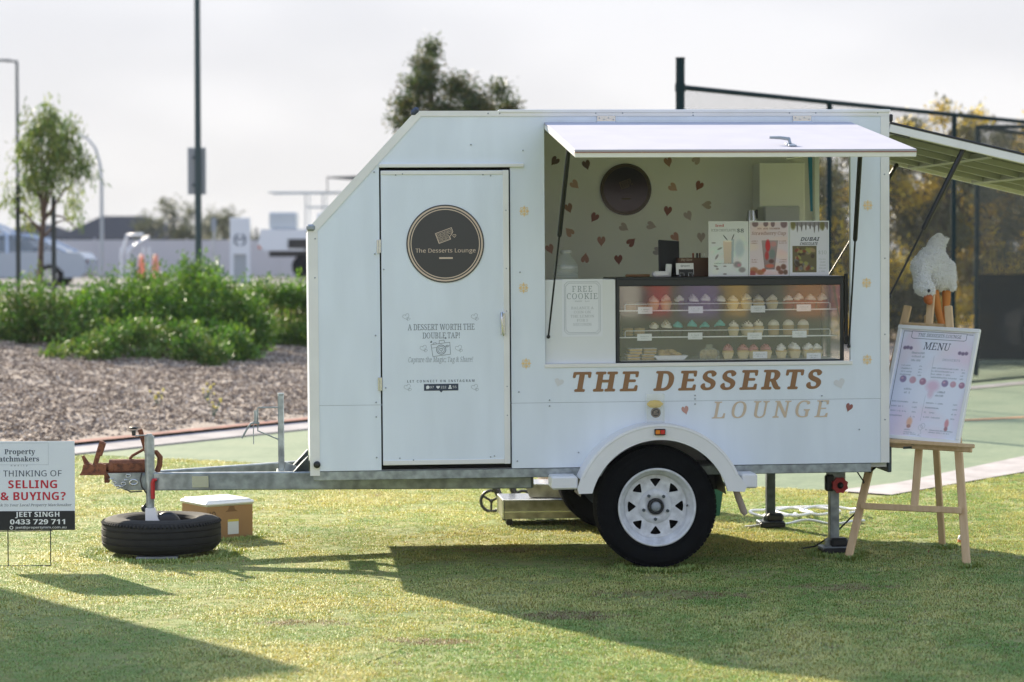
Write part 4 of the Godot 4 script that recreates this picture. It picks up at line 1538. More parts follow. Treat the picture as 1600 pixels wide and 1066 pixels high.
	for q in [[-0.034, 1.335], [0.234, 1.336], [0.566, 1.337], [0.812, 1.341], [-0.038, 1.194], [0.231, 1.198], [0.548, 1.195], [0.788, 1.203], [0.579, 1.094], [0.867, 1.084]]:
		var c := at_trailer("price_card", "small white price card in the cake display, " + where[i], "price card", q[0], q[1] - 0.0165, -0.076 if i < 8 else -0.085, "", 0.0)
		var g := G.new()
		g.box(V(0, 0.0165, 0), V(0.077, 0.036, 0.0012))
		put(g, "card", M.paper, c)
		g = G.new()
		marks(g, -0.022, 0.022, 0.018, 0.0055, 0.0009)
		marks(g, -0.016, 0.014, 0.008, 0.0045, 0.0009)
		put(g, "print", M.print_faint, c)
		i += 1

func blot(im: Image, cx: float, cy: float, rx: float, ry: float, col: Color, hard := 2.0, turn := 0.0) -> void:
	var w := im.get_width()
	var h := im.get_height()
	var m := maxf(rx, ry) * 1.2
	for y in range(maxi(0, int(cy - m)), mini(h, int(cy + m) + 1)):
		for x in range(maxi(0, int(cx - m)), mini(w, int(cx + m) + 1)):
			var p := Vector2(x - cx, y - cy).rotated(-turn)
			var k := clampf((1.0 - Vector2(p.x / rx, p.y / ry).length()) * hard + 0.15, 0, 1) * col.a
			if k > 0:
				im.set_pixel(x, y, im.get_pixel(x, y).lerp(Color(col.r, col.g, col.b), k))

func trapeze(im: Image, y0: int, y1: int, a0: float, a1: float, b0: float, b1: float, c0: Color, c1: Color) -> void:
	for y in range(y0, y1):
		var k := float(y - y0) / (y1 - y0)
		for x in range(int(lerpf(a0, b0, k)), int(lerpf(a1, b1, k))):
			var c := c0.lerp(c1, k)
			im.set_pixel(x, y, im.get_pixel(x, y).lerp(Color(c.r, c.g, c.b), c.a))

func print_mat(key: String, im: Image) -> StandardMaterial3D:
	var m := mat(key, 1, 1, 1, 0.35)
	m.albedo_texture = ImageTexture.create_from_image(im)
	return m

func posters() -> void:
	var W_ := 150
	var H_ := 204
	var im := Image.create(W_, H_, false, Image.FORMAT_RGB8)
	im.fill(Color(0.88, 0.90, 0.93))
	for k in 26:
		blot(im, rng.randf() * W_, 60 + rng.randf() * 140, 10 + rng.randf() * 22, 6 + rng.randf() * 12, Color(0.80 + rng.randf() * 0.12, 0.84 + rng.randf() * 0.1, 0.90, 0.5), 1.5, rng.randf() * 3)
	blot(im, 118, 100, 22, 38, Color(0.72, 0.78, 0.84, 0.8))
	trapeze(im, 72, 158, 54, 92, 58, 88, Color(0.90, 0.82, 0.76), Color(0.80, 0.74, 0.70))
	trapeze(im, 64, 158, 88, 98, 86, 94, Color(0.66, 0.72, 0.78, 0.8), Color(0.62, 0.68, 0.74, 0.8))
	blot(im, 73, 72, 19, 4, Color(0.95, 0.92, 0.88))
	blot(im, 62, 58, 2.2, 15, Color(0.30, 0.32, 0.36), 3, -0.7)
	blot(im, 92, 56, 2.2, 14, Color(0.30, 0.32, 0.36), 3, 0.4)
	for q in [[16, 78, 10, 3, 0], [40, 100, 12, 4, -0.4], [28, 132, 13, 5, -1.0], [24, 168, 10, 4, 0.3], [30, 178, 7, 4, 0], [60, 198, 9, 4, 0], [110, 162, 18, 14, 0], [128, 182, 16, 12, 0], [60, 168, 8, 3, 0]]:
		blot(im, q[0], q[1], q[2], q[3], Color(0.50, 0.47, 0.50, 0.75), 2, q[4])
	blot(im, 116, 164, 9, 7, Color(0.75, 0.55, 0.62))
	print_mat("print_drink", im)
	im = Image.create(W_, H_, false, Image.FORMAT_RGB8)
	im.fill(Color(0.88, 0.82, 0.87))
	for k in 14:
		blot(im, rng.randf() * W_, rng.randf() * H_, 20 + rng.randf() * 25, 10 + rng.randf() * 14, Color(0.93, 0.74 + rng.randf() * 0.12, 0.80, 0.5), 1.5)
	for q in [[20, 13, 14], [62, 12, 11], [90, 14, 9], [134, 18, 15]]:
		blot(im, q[0], 6, q[2], q[1], Color(0.48, 0.38, 0.42, 0.9), 3)
	trapeze(im, 70, 182, 46, 112, 58, 98, Color(0.62, 0.56, 0.58, 0.85), Color(0.50, 0.42, 0.44, 0.9))
	blot(im, 70, 90, 11, 26, Color(0.80, 0.16, 0.20), 2.5)
	blot(im, 92, 84, 14, 12, Color(0.76, 0.55, 0.56), 2)
	blot(im, 66, 128, 9, 20, Color(0.72, 0.22, 0.24), 2)
	blot(im, 88, 122, 14, 22, Color(0.44, 0.52, 0.52, 0.8), 2)
	blot(im, 78, 168, 20, 9, Color(0.78, 0.42, 0.36), 2)
	blot(im, 84, 150, 12, 9, Color(0.38, 0.24, 0.24), 2)
	for q in [[14, 184, 20, 14], [40, 192, 18, 12], [8, 196, 16, 12], [54, 184, 10, 8]]:
		blot(im, q[0], q[1], q[2], q[3], Color(0.62 + rng.randf() * 0.1, 0.24 + rng.randf() * 0.2, 0.26, 0.9), 2)
	for q in [[112, 178, 12, 12], [132, 172, 13, 13], [122, 192, 13, 10], [140, 192, 11, 11]]:
		blot(im, q[0], q[1], q[2], q[3], Color(0.36 + rng.randf() * 0.12, 0.27, 0.22, 0.9), 2)
	print_mat("print_strawberry", im)
	im = Image.create(W_, H_, false, Image.FORMAT_RGB8)
	im.fill(Color(0.88, 0.88, 0.93))
	for k in 9:
		blot(im, 8 + k * 17, 4, 12, 9 + (k * 37 % 11), Color(0.55, 0.53, 0.56), 3)
		blot(im, 10 + k * 17, 14, 3.5, 12 + (k * 53 % 19), Color(0.45, 0.43, 0.45), 3)
	for q in [[10, 12], [126, 14]]:
		blot(im, q[0], q[1], 12, 20, Color(0.46, 0.44, 0.24, 0.9), 2)
	for y in range(92, 194):
		for x in range(8, 104):
			im.set_pixel(x, y, Color(0.40, 0.37, 0.26))
	for k in 46:
		var c: Color = [Color(0.60, 0.60, 0.32), Color(0.50, 0.22, 0.16), Color(0.24, 0.17, 0.13), Color(0.66, 0.56, 0.42), Color(0.42, 0.43, 0.47)][k % 5]
		blot(im, clampf(8 + rng.randf() * 96, 24, 88), clampf(92 + rng.randf() * 100, 108, 178), 6 + rng.randf() * 10, 4 + rng.randf() * 8, Color(c.r, c.g, c.b, 0.85), 2, rng.randf() * 3)
	print_mat("print_chocolate", im)
	var defs := [["white framed poster of an iced drink, first of three on the cabinet", "print_drink"], ["pink strawberry poster, middle of three on the cabinet", "print_strawberry"], ["poster with dripping chocolate border, last of three on the cabinet", "print_chocolate"]]
	for k in 3:
		var c := at_trailer("menu_poster", defs[k][0], "poster", [0.411, 0.627, 0.843][k], 1.5085, -0.085, "", 0.0)
		var g := G.new()
		g.box(V(0, 0.146, 0), V(0.213, 0.290, 0.006), 0.001)
		put(g, "frame", M.paper, c)
		g = G.new()
		g.box(V(0, 0.006, -0.03), V(0.15, 0.004, 0.06))
		g.bar(V(0, 0.008, -0.055), V(0, 0.22, -0.004), 0.06, 0.003)
		put(g, "prop", M.black, c)
		g = G.new()
		g.quad_uv(V(-0.101, 0.006, 0.0036), V(0.101, 0.006, 0.0036), V(0.101, 0.285, 0.0036), V(-0.101, 0.285, 0.0036))
		put(g, "print", M[defs[k][1]], c)
		g = G.new()
		var z := 0.0042
		var g2 := G.new()
		if k == 0:
			write(g, "ICED CHOCLATTE", "serif", -0.092, 0.040, 0.238, 0.012, z)
			write(g, "$8", "serif_bold", 0.045, 0.082, 0.231, 0.021, z)
			write(g2, "Iced", "serif_bold", -0.070, -0.024, 0.262, 0.013, z)
			marks(g, -0.075, 0.03, 0.068, 0.004, z)
			put(g, "lettering", M.print_grey, c)
			put(g2, "lettering", M.print_red, c)
		elif k == 1:
			marks(g, -0.06, 0.06, 0.247, 0.008, z)
			write(g, "Strawberry Cup", "serif", -0.092, 0.090, 0.218, 0.017, z, Transform3D.IDENTITY, 0.15)
			for y in [0.183, 0.172, 0.085, 0.073]:
				marks(g, -0.092, -0.062, y, 0.005, z)
				marks(g, 0.055, 0.092, y, 0.005, z)
			put(g, "lettering", M.heart_5, c)
		else:
			write(g, "DUBAI", "sans_bold", -0.047, 0.056, 0.185, 0.020, z, Transform3D.IDENTITY, 0.3)
			write(g, "CHOCOLATE", "sans_bold", -0.050, 0.046, 0.163, 0.015, z, Transform3D.IDENTITY, 0.3)
			put(g, "lettering", M.print_navy, c)
			write(g2, "$10", "serif", 0.048, 0.092, 0.114, 0.020, z)
			for y in [0.086, 0.070, 0.054, 0.038, 0.022]:
				marks(g2, 0.052, 0.088, y, 0.006, z)
			put(g2, "lettering", M.print_fainter, c)

func counter_things() -> void:
	var t := at_trailer("tablet", "black tablet on a tilted stand above the cake display", "tablet", 0.118, 1.509, -0.22, "", 0.2)
	var g := G.new()
	var tilt := Basis(Vector3.RIGHT, -0.22) * Basis(Vector3.BACK, -0.07)
	g.box(tilt * V(0, 0.105, 0.0), V(0.118, 0.185, 0.009), 0.003, tilt)
	put(g, "screen", M.black, t)
	g = G.new()
	g.box(V(0, 0.006, -0.03), V(0.12, 0.012, 0.10), 0.004)
	g.bar(V(0, 0.01, -0.055), V(0, 0.12, -0.03), 0.05, 0.008)
	put(g, "stand", M.black, t)
	t = at_trailer("card_reader", "small white card reader cube beside the tablet", "card reader", 0.058, 1.509, -0.14)
	g = G.new()
	g.box(V(0, 0.015, 0), V(0.082, 0.030, 0.07), 0.008)
	put(g, "body", M.white_plastic, t)
	g = G.new()
	g.box(V(0.048, 0.034, -0.03), V(0.032, 0.068, 0.016), 0.004, Basis(Vector3.BACK, -0.08))
	put(g, "dock", M.pale_board, t)
	t = at_trailer("pay_sign", "white pay here card on a wire stand in front of the brown box", "card stand", 0.190, 1.509, -0.13)
	g = G.new()
	var b := Basis(Vector3.RIGHT, -0.2)
	g.box(b * V(-0.002, 0.042, 0), V(0.094, 0.062, 0.002), 0.0, b)
	put(g, "card", M.print_white, t)
	g = G.new()
	g.stroke([Vector2(-0.022, 0.054), Vector2(-0.014, 0.054), Vector2(-0.014, 0.062), Vector2(-0.022, 0.062)], 0.0018, 0.0014, Transform3D(b, Vector3.ZERO), true)
	write(g, "Square", "sans_bold", -0.010, 0.024, 0.0555, 0.0065, 0.0014, Transform3D(b, Vector3.ZERO))
	put(g, "card_print", M.print_navy, t)
	g = G.new()
	g.box(b * V(0.004, 0.022, 0.002), V(0.078, 0.036, 0.001), 0.0, b)
	put(g, "black_panel", M.black, t)
	g = G.new()
	for s in [-1, 1]:
		g.tube([V(s * 0.034, 0.002, 0.03), V(s * 0.034, 0.020, 0.022), V(s * 0.012, 0.020, 0.022), V(s * 0.012, 0.002, 0.03)], 0.0016, 6)
		g.tube([V(s * 0.034, 0.002, 0.03), V(s * 0.04, 0.002, -0.03)], 0.0016, 6)
	put(g, "wire_stand", M.bright_steel, t)
	t = at_trailer("straw_box", "dark brown open box of straws and bottles behind the pay sign", "box", 0.242, 1.509, -0.24)
	g = G.new()
	for q in [[0, 0.05, 0.05, 0.16, 0.1, 0.004], [0, 0.05, -0.05, 0.16, 0.1, 0.004]]:
		g.box(V(q[0], q[1], q[2]), V(q[3], q[4], q[5]), 0.001)
	for s in [-1, 1]:
		g.box(V(s * 0.079, 0.05, 0), V(0.004, 0.1, 0.1), 0.001)
	g.box(V(0, 0.002, 0), V(0.16, 0.004, 0.1))
	put(g, "box_sides", M.choc, t)
	g = G.new()
	write(g, "Pay Here", "serif", -0.066, -0.006, 0.083, 0.013, 0.0535, Transform3D.IDENTITY, 0.2)
	put(g, "lettering", M.pale_gold, t)
	for k in 4:
		g = G.new()
		g.tube([V(0.01 + k * 0.018, 0.004, -0.01 + 0.02 * (k % 2)), V(0.01 + k * 0.018, 0.085, -0.01 + 0.02 * (k % 2)), V(0.01 + k * 0.018, 0.10, -0.01 + 0.02 * (k % 2)), V(0.01 + k * 0.018, 0.125, -0.01 + 0.02 * (k % 2))], [0.011, 0.011, 0.005, 0.005], 10)
		put(g, "bottle", [M.heart_4, M.black, M.heart_0, M.clear_plastic][k], t)
	t = at_trailer("wooden_tongs", "flat wooden stick lying beside the card reader", "tongs", -0.06, 1.509, -0.16)
	g = G.new()
	g.box(V(0, 0.008, 0), V(0.13, 0.014, 0.02), 0.004)
	put(g, "stick", M.cardboard_dark, t)
	t = at_trailer("glass_jug", "clear glass jug with a stopper on the counter left of the cabinet", "jug", -0.435, 1.501, -0.22)
	g = G.new()
	g.lathe([Vector2(0.0, 0.0), Vector2(0.060, 0.0), Vector2(0.066, 0.01), Vector2(0.066, 0.065), Vector2(0.060, 0.085), Vector2(0.034, 0.118), Vector2(0.027, 0.128), Vector2(0.028, 0.142), Vector2(0.026, 0.142)], 28, Transform3D.IDENTITY, true)
	for y in [0.018, 0.036, 0.054, 0.070]:
		g.lathe([Vector2(0.0665, y - 0.002), Vector2(0.0682, y), Vector2(0.0665, y + 0.002)], 28, Transform3D.IDENTITY, true)
	put(g, "glass", M.jug_glass, t)
	g = G.new()
	g.lathe([Vector2(0.030, 0.136), Vector2(0.031, 0.150), Vector2(0.022, 0.153), Vector2(0.0, 0.153)], 20, Transform3D.IDENTITY, true)
	put(g, "stopper", M.appliance, t)
	g = G.new()
	write(g, "COFFEE", "sans_bold", -0.028, 0.028, 0.056, 0.010, 0.0685)
	put(g, "lettering", M.print_white, t)
	t = at_trailer("white_appliance", "pale grey appliance standing behind the framed posters", "appliance", 0.62, 1.42, -0.62)
	g = G.new()
	g.box(V(0.19, 0.235, -0.08), V(0.20, 0.47, 0.22), 0.008)
	put(g, "housing", M.appliance, t)
	t = at_trailer("coffee_grinder", "small steel grinder left of the pale appliance", "grinder", 0.63, 1.509, -0.55)
	g = G.new()
	g.lathe([Vector2(0.0, 0.0), Vector2(0.03, 0.0), Vector2(0.03, 0.30), Vector2(0.022, 0.355), Vector2(0.0, 0.36)], 18)
	put(g, "canister", M.bright_steel, t)
	g = G.new()
	g.box(V(0.026, 0.335, 0.01), V(0.012, 0.05, 0.02), 0.003)
	put(g, "grip", M.black, t)
	t = at_trailer("blue_strip", "narrow blue plastic strip hanging beside the tail opening", "strip curtain", 0.985, 1.86, -0.69)
	g = G.new()
	g.prism([Vector2(-0.016, 0.45), Vector2(0.012, 0.45), Vector2(0.016, 0.0), Vector2(0.004, 0.0)], -0.004, 0.004)
	put(g, "strip", M.blue_plastic, t)
	g = G.new()
	g.box(V(0, 0.452, 0), V(0.06, 0.012, 0.02), 0.003)
	put(g, "hanger", M.bright_steel, t)
	t = at_trailer("black_strap", "black strap hanging in the gap right of the display cabinet", "strap", 1.032, 1.150, -0.05)
	g = G.new()
	g.box(V(0, 0.185, 0), V(0.020, 0.37, 0.012), 0.003)
	g.box(V(0.002, 0.02, 0.002), V(0.024, 0.045, 0.016), 0.004)
	put(g, "webbing", M.black, t)
	t = at_trailer("lemon", "yellow lemon in the clear holder on the trailer side", "lemon", -0.001, 0.849, 0.0295)
	g = G.new()
	g.lathe([Vector2(0.0, -0.043), Vector2(0.006, -0.040), Vector2(0.018, -0.026), Vector2(0.0215, 0.0), Vector2(0.018, 0.026), Vector2(0.006, 0.040), Vector2(0.0, 0.044)], 18, Transform3D(Basis(Vector3.BACK, PI / 2), Vector3.ZERO), true)
	put(g, "fruit", M.lemon_skin, t)

# ------------------------------------------------------------------ things standing about
func easel() -> void:
	var base := W(2.10, 0, 12.2)
	var t := thing("easel", "pale pine easel holding the menu board beside the trailer", "easel", base)
	var put_bar := func(called: String, a: Vector3, b: Vector3, wide: float, deep: float) -> void:
		var g := G.new()
		var z := (b - a).normalized()
		var front := Vector3(-0.46, 0.1, 0.88)
		var x := front.cross(z).normalized()
		g.box((a + b) * 0.5 - base, V(wide, deep, a.distance_to(b)), 0.004, Basis(x, z.cross(x), z))
		put(g, called, M.pine_wood, t)
	put_bar.call("leg", W(1.796, 0, 12.26), W(2.153, 1.349, 12.52), 0.042, 0.022)
	put_bar.call("leg", W(2.372, 0, 11.96), W(2.330, 1.353, 12.30), 0.042, 0.022)
	put_bar.call("leg", W(2.393, 0, 12.75), W(2.245, 1.30, 12.44), 0.036, 0.022)
	put_bar.call("mast", W(2.125, 0.28, 12.13), W(2.268, 1.452, 12.44), 0.040, 0.020)
	put_bar.call("crossbar", W(1.862, 0.285, 12.27), W(2.352, 0.288, 12.01), 0.034, 0.018)
	put_bar.call("crossbar", W(2.125, 1.245, 12.49), W(2.325, 1.240, 12.30), 0.032, 0.016)
	put_bar.call("ledge", W(1.862, 0.628, 12.30), W(2.392, 0.620, 11.95), 0.045, 0.022)
	put_bar.call("ledge", W(1.864, 0.644, 12.24), W(2.394, 0.636, 11.89), 0.022, 0.012)
	var g := G.new()
	g.ball(W(2.11, 0.632, 12.09) - base, V(0.012, 0.008, 0.012), 8)
	g.box(W(2.13, 0.61, 12.14) - base, V(0.16, 0.012, 0.012), 0.002, Basis(Vector3.UP, 0.54))
	put(g, "clamp", M.dark_steel, t)
	# the board
	var bl := W(1.944, 0.646, 12.225)
	var ux := (W(2.332, 0.642, 11.955) - bl)
	var uy := (W(2.030, 1.247, 12.425) - bl)
	var x := ux.normalized()
	var z := x.cross(uy).normalized()
	var y := z.cross(x)
	var bw := 0.468
	var bh := 0.632
	var mb := thing("menu_board", "white framed dessert menu board standing on the pine easel", "menu board", bl + ux * 0.5, Basis(x, y, z))
	# lean a little to the right as in the frame it stands in
	mb.basis = mb.basis * Basis(Vector3.BACK, -0.028)
	g = G.new()
	g.box(V(0, bh / 2, 0), V(bw, bh, 0.012), 0.002)
	put(g, "backing", M.pale_board, mb)
	g = G.new()
	for q in [[0, 0.011, bw + 0.004, 0.022], [0, bh - 0.011, bw + 0.004, 0.022], [-bw / 2 + 0.011, bh / 2, 0.022, bh - 0.044], [bw / 2 - 0.011, bh / 2, 0.022, bh - 0.044]]:
		g.box(V(q[0], q[1], 0.008), V(q[2], q[3], 0.018), 0.003)
	put(g, "frame", M.white_trim, mb)
	var im := Image.create(180, 248, false, Image.FORMAT_RGB8)
	im.fill(Color(0.90, 0.91, 0.96))
	for k in 26:
		var yy := rng.randf() * 70 if k % 2 else 180 + rng.randf() * 68
		blot(im, rng.randf() * 180, yy, 24 + rng.randf() * 34, 12 + rng.randf() * 18, Color(0.92, 0.80 + rng.randf() * 0.06, 0.88, 0.35), 1.2, rng.randf() * 3)
	for q in [[25, 116, 9, 0], [49, 117, 9, 1], [74, 119, 9, 2], [128, 120, 9, 0], [148, 121, 8, 1], [169, 122, 8, 2]]:
		blot(im, q[0], q[1], q[2], q[2], [Color(0.60, 0.54, 0.66), Color(0.80, 0.64, 0.68), Color(0.68, 0.52, 0.60)][q[3]], 3)
		blot(im, q[0] - 2, q[1] - 2, 4, 3, Color(0.80, 0.66, 0.72), 2)
	for q in [[22, 42], [30, 43], [15, 43], [150, 48], [158, 49], [166, 48]]:
		blot(im, q[0], q[1], 5, 5, Color(0.46, 0.40, 0.50, 0.85), 2)
	blot(im, 100, 128, 20, 16, Color(0.86, 0.72, 0.80, 0.8), 1.5)
	blot(im, 98, 146, 9, 13, Color(0.86, 0.76, 0.82, 0.8), 1.5)
	blot(im, 60, 214, 8, 12, Color(0.90, 0.72, 0.62), 2)
	blot(im, 60, 224, 6, 5, Color(0.72, 0.54, 0.50), 2)
	blot(im, 150, 212, 6, 12, Color(0.84, 0.60, 0.62), 2)
	blot(im, 150, 224, 5, 6, Color(0.68, 0.50, 0.52), 2)
	print_mat("print_menu", im)
	g = G.new()
	g.quad_uv(V(-bw / 2 + 0.022, 0.022, 0.0068), V(bw / 2 - 0.022, 0.022, 0.0068), V(bw / 2 - 0.022, bh - 0.022, 0.0068), V(-bw / 2 + 0.022, bh - 0.022, 0.0068))
	put(g, "print", M.print_menu, mb)
	g = G.new()
	var zz := 0.0074
	g.stroke([Vector2(-0.150, bh - 0.030), Vector2(0.165, bh - 0.030), Vector2(0.165, bh - 0.064), Vector2(0.155, bh - 0.070), Vector2(-0.140, bh - 0.070), Vector2(-0.150, bh - 0.064)], 0.0022, zz, Transform3D.IDENTITY, true)
	g.stroke([Vector2(-0.198, 0.03), Vector2(-0.198, bh - 0.032), Vector2(-0.150, bh - 0.032)], 0.0024, zz)
	g.stroke([Vector2(0.166, bh - 0.034), Vector2(0.200, bh - 0.034)], 0.0024, zz)
	write(g, "THE DESSERTS LOUNGE", "serif", -0.112, 0.136, bh - 0.058, 0.018, zz, Transform3D.IDENTITY, 0.2)
	write(g, "MENU", "serif", -0.070, 0.085, bh - 0.128, 0.040, zz, Transform3D.IDENTITY, 0.15)
	put(g, "lettering", M.print_navy, mb)
	g = G.new()
	write(g, "DESSERTS", "serif", 0.052, 0.152, bh - 0.185, 0.012, zz, Transform3D.IDENTITY, 0.1, 0.1)
	for q in [[-0.130, -0.055, bh - 0.155], [-0.135, -0.055, bh - 0.175], [-0.125, -0.06, bh - 0.197]]:
		marks(g, q[0], q[1], q[2], 0.010, zz)
	for k in 4:
		marks(g, -0.175, -0.115, bh - 0.226 - k * 0.017, 0.007, zz)
		marks(g, -0.072, -0.055, bh - 0.226 - k * 0.017, 0.007, zz)
		marks(g, 0.005, 0.150 - 0.02 * (k % 3), bh - 0.231 - k * 0.017, 0.007, zz)
		marks(g, 0.170, 0.190, bh - 0.231 - k * 0.017, 0.007, zz)
	for q in [[-0.135, -0.095, 0.275], [-0.13, -0.10, 0.255], [0.060, 0.100, 0.270], [0.050, 0.105, 0.250]]:
		marks(g, q[0], q[1], q[2], 0.010, zz)
	for k in 4:
		marks(g, -0.190, -0.100 - 0.02 * (k % 2), 0.205 - k * 0.026, 0.007, zz)
		marks(g, -0.070, -0.045, 0.205 - k * 0.026, 0.007, zz)
		marks(g, 0.005, 0.100 - 0.02 * (k % 3), 0.208 - k * 0.026, 0.007, zz)
		marks(g, 0.160, 0.185, 0.208 - k * 0.026, 0.007, zz)
	g.stroke([Vector2(0.002, bh - 0.16), Vector2(0.002, bh - 0.27)], 0.0012, zz)
	g.stroke([Vector2(-0.006, 0.25), Vector2(-0.008, 0.11)], 0.0012, zz)
	for q in [[0.0, 0.075], [0.012, 0.085]]:
		g.stroke(disc(Vector2(q[0], q[1]), 0.012, 0.014, 10), 0.0012, zz, Transform3D.IDENTITY, true)
	g.stroke([Vector2(0.0, 0.062), Vector2(0.010, 0.045), Vector2(-0.010, 0.032), Vector2(0.012, 0.028)], 0.0012, zz)
	for q in [[0.030, 0.185, 0.062], [0.05, 0.165, 0.050], [-0.09, -0.06, 0.055], [-0.09, -0.03, 0.042], [-0.09, -0.02, 0.032]]:
		marks(g, q[0], q[1], q[2], 0.006, zz)
	put(g, "small_print", M.print_faint, mb)

# a smooth skin round joined capsules [from, to, radius, radius], as surface nets on a grid
func skin(caps: Array, cell: float, blend: float, fluff := 0.0) -> G:
	var lo := Vector3.ONE * 1e9
	var hi := Vector3.ONE * -1e9
	for c in caps:
		var r: float = maxf(c[2], c[3]) + cell * 2.0 + blend * 0.3
		for p in [c[0], c[1]]:
			lo = lo.min(p - Vector3.ONE * r)
			hi = hi.max(p + Vector3.ONE * r)
	var nx := int((hi.x - lo.x) / cell) + 2
	var ny := int((hi.y - lo.y) / cell) + 2
	var nz := int((hi.z - lo.z) / cell) + 2
	var f := PackedFloat32Array()
	f.resize(nx * ny * nz)
	var nn := FastNoiseLite.new()
	nn.seed = 5
	nn.frequency = 1.0
	var at := func(p: Vector3) -> float:
		var d := 1e9
		for c in caps:
			var a: Vector3 = c[0]
			var ab: Vector3 = c[1] - a
			var k := clampf((p - a).dot(ab) / maxf(ab.length_squared(), 1e-9), 0, 1)
			var e: float = p.distance_to(a + ab * k) - lerpf(c[2], c[3], k)
			var h := maxf(blend - absf(d - e), 0.0) / blend
			d = minf(d, e) - h * h * blend * 0.25
		if fluff > 0:
			d += nn.get_noise_3dv(p * 42.0) * fluff
		return d
	var w := 0
	for k in nz:
		for j in ny:
			for i in nx:
				f[w] = at.call(lo + Vector3(i, j, k) * cell)
				w += 1
	var vert := {}
	var id := func(i: int, j: int, k: int) -> int: return i + nx * (j + ny * k)
	for k in nz - 1:
		for j in ny - 1:
			for i in nx - 1:
				var s := Vector3.ZERO
				var m := 0
				for e in [[0, 0, 0, 1, 0, 0], [0, 1, 0, 1, 1, 0], [0, 0, 1, 1, 0, 1], [0, 1, 1, 1, 1, 1], [0, 0, 0, 0, 1, 0], [1, 0, 0, 1, 1, 0], [0, 0, 1, 0, 1, 1], [1, 0, 1, 1, 1, 1], [0, 0, 0, 0, 0, 1], [1, 0, 0, 1, 0, 1], [0, 1, 0, 0, 1, 1], [1, 1, 0, 1, 1, 1]] if signf(f[w * 0 + i + nx * (j + ny * k)]) != signf(f[i + 1 + nx * (j + 1 + ny * (k + 1))]) or absf(f[i + nx * (j + ny * k)]) < cell * 2.0 else []:
					var a: float = f[i + e[0] + nx * (j + e[1] + ny * (k + e[2]))]
					var b: float = f[i + e[3] + nx * (j + e[4] + ny * (k + e[5]))]
					if (a < 0) != (b < 0):
						s += Vector3(e[0], e[1], e[2]).lerp(Vector3(e[3], e[4], e[5]), a / (a - b))
						m += 1
				if m:
					vert[id.call(i, j, k)] = lo + (Vector3(i, j, k) + s / m) * cell
	var g := G.new()
	var norm := {}
	for q in vert:
		var p: Vector3 = vert[q]
		var e := cell * 0.7
		norm[q] = Vector3(at.call(p + V(e, 0, 0)) - at.call(p - V(e, 0, 0)), at.call(p + V(0, e, 0)) - at.call(p - V(0, e, 0)), at.call(p + V(0, 0, e)) - at.call(p - V(0, 0, e))).normalized()
	for k in range(1, nz - 1):
		for j in range(1, ny - 1):
			for i in range(1, nx - 1):
				var a := f[i + nx * (j + ny * k)]
				for ax in 3:
					var b := f[i + int(ax == 0) + nx * (j + int(ax == 1) + ny * (k + int(ax == 2)))]
					if (a < 0) == (b < 0):
						continue
					var q := []
					if ax == 0:
						q = [id.call(i, j - 1, k - 1), id.call(i, j, k - 1), id.call(i, j, k), id.call(i, j - 1, k)]
					elif ax == 1:
						q = [id.call(i - 1, j, k - 1), id.call(i - 1, j, k), id.call(i, j, k), id.call(i, j, k - 1)]
					else:
						q = [id.call(i - 1, j - 1, k), id.call(i, j - 1, k), id.call(i, j, k), id.call(i - 1, j, k)]
					if not (vert.has(q[0]) and vert.has(q[1]) and vert.has(q[2]) and vert.has(q[3])):
						continue
					if a > 0:
						q.reverse()
					g.trin(vert[q[0]], vert[q[1]], vert[q[2]], norm[q[0]], norm[q[1]], norm[q[2]])
					g.trin(vert[q[0]], vert[q[2]], vert[q[3]], norm[q[0]], norm[q[2]], norm[q[3]])
	return g

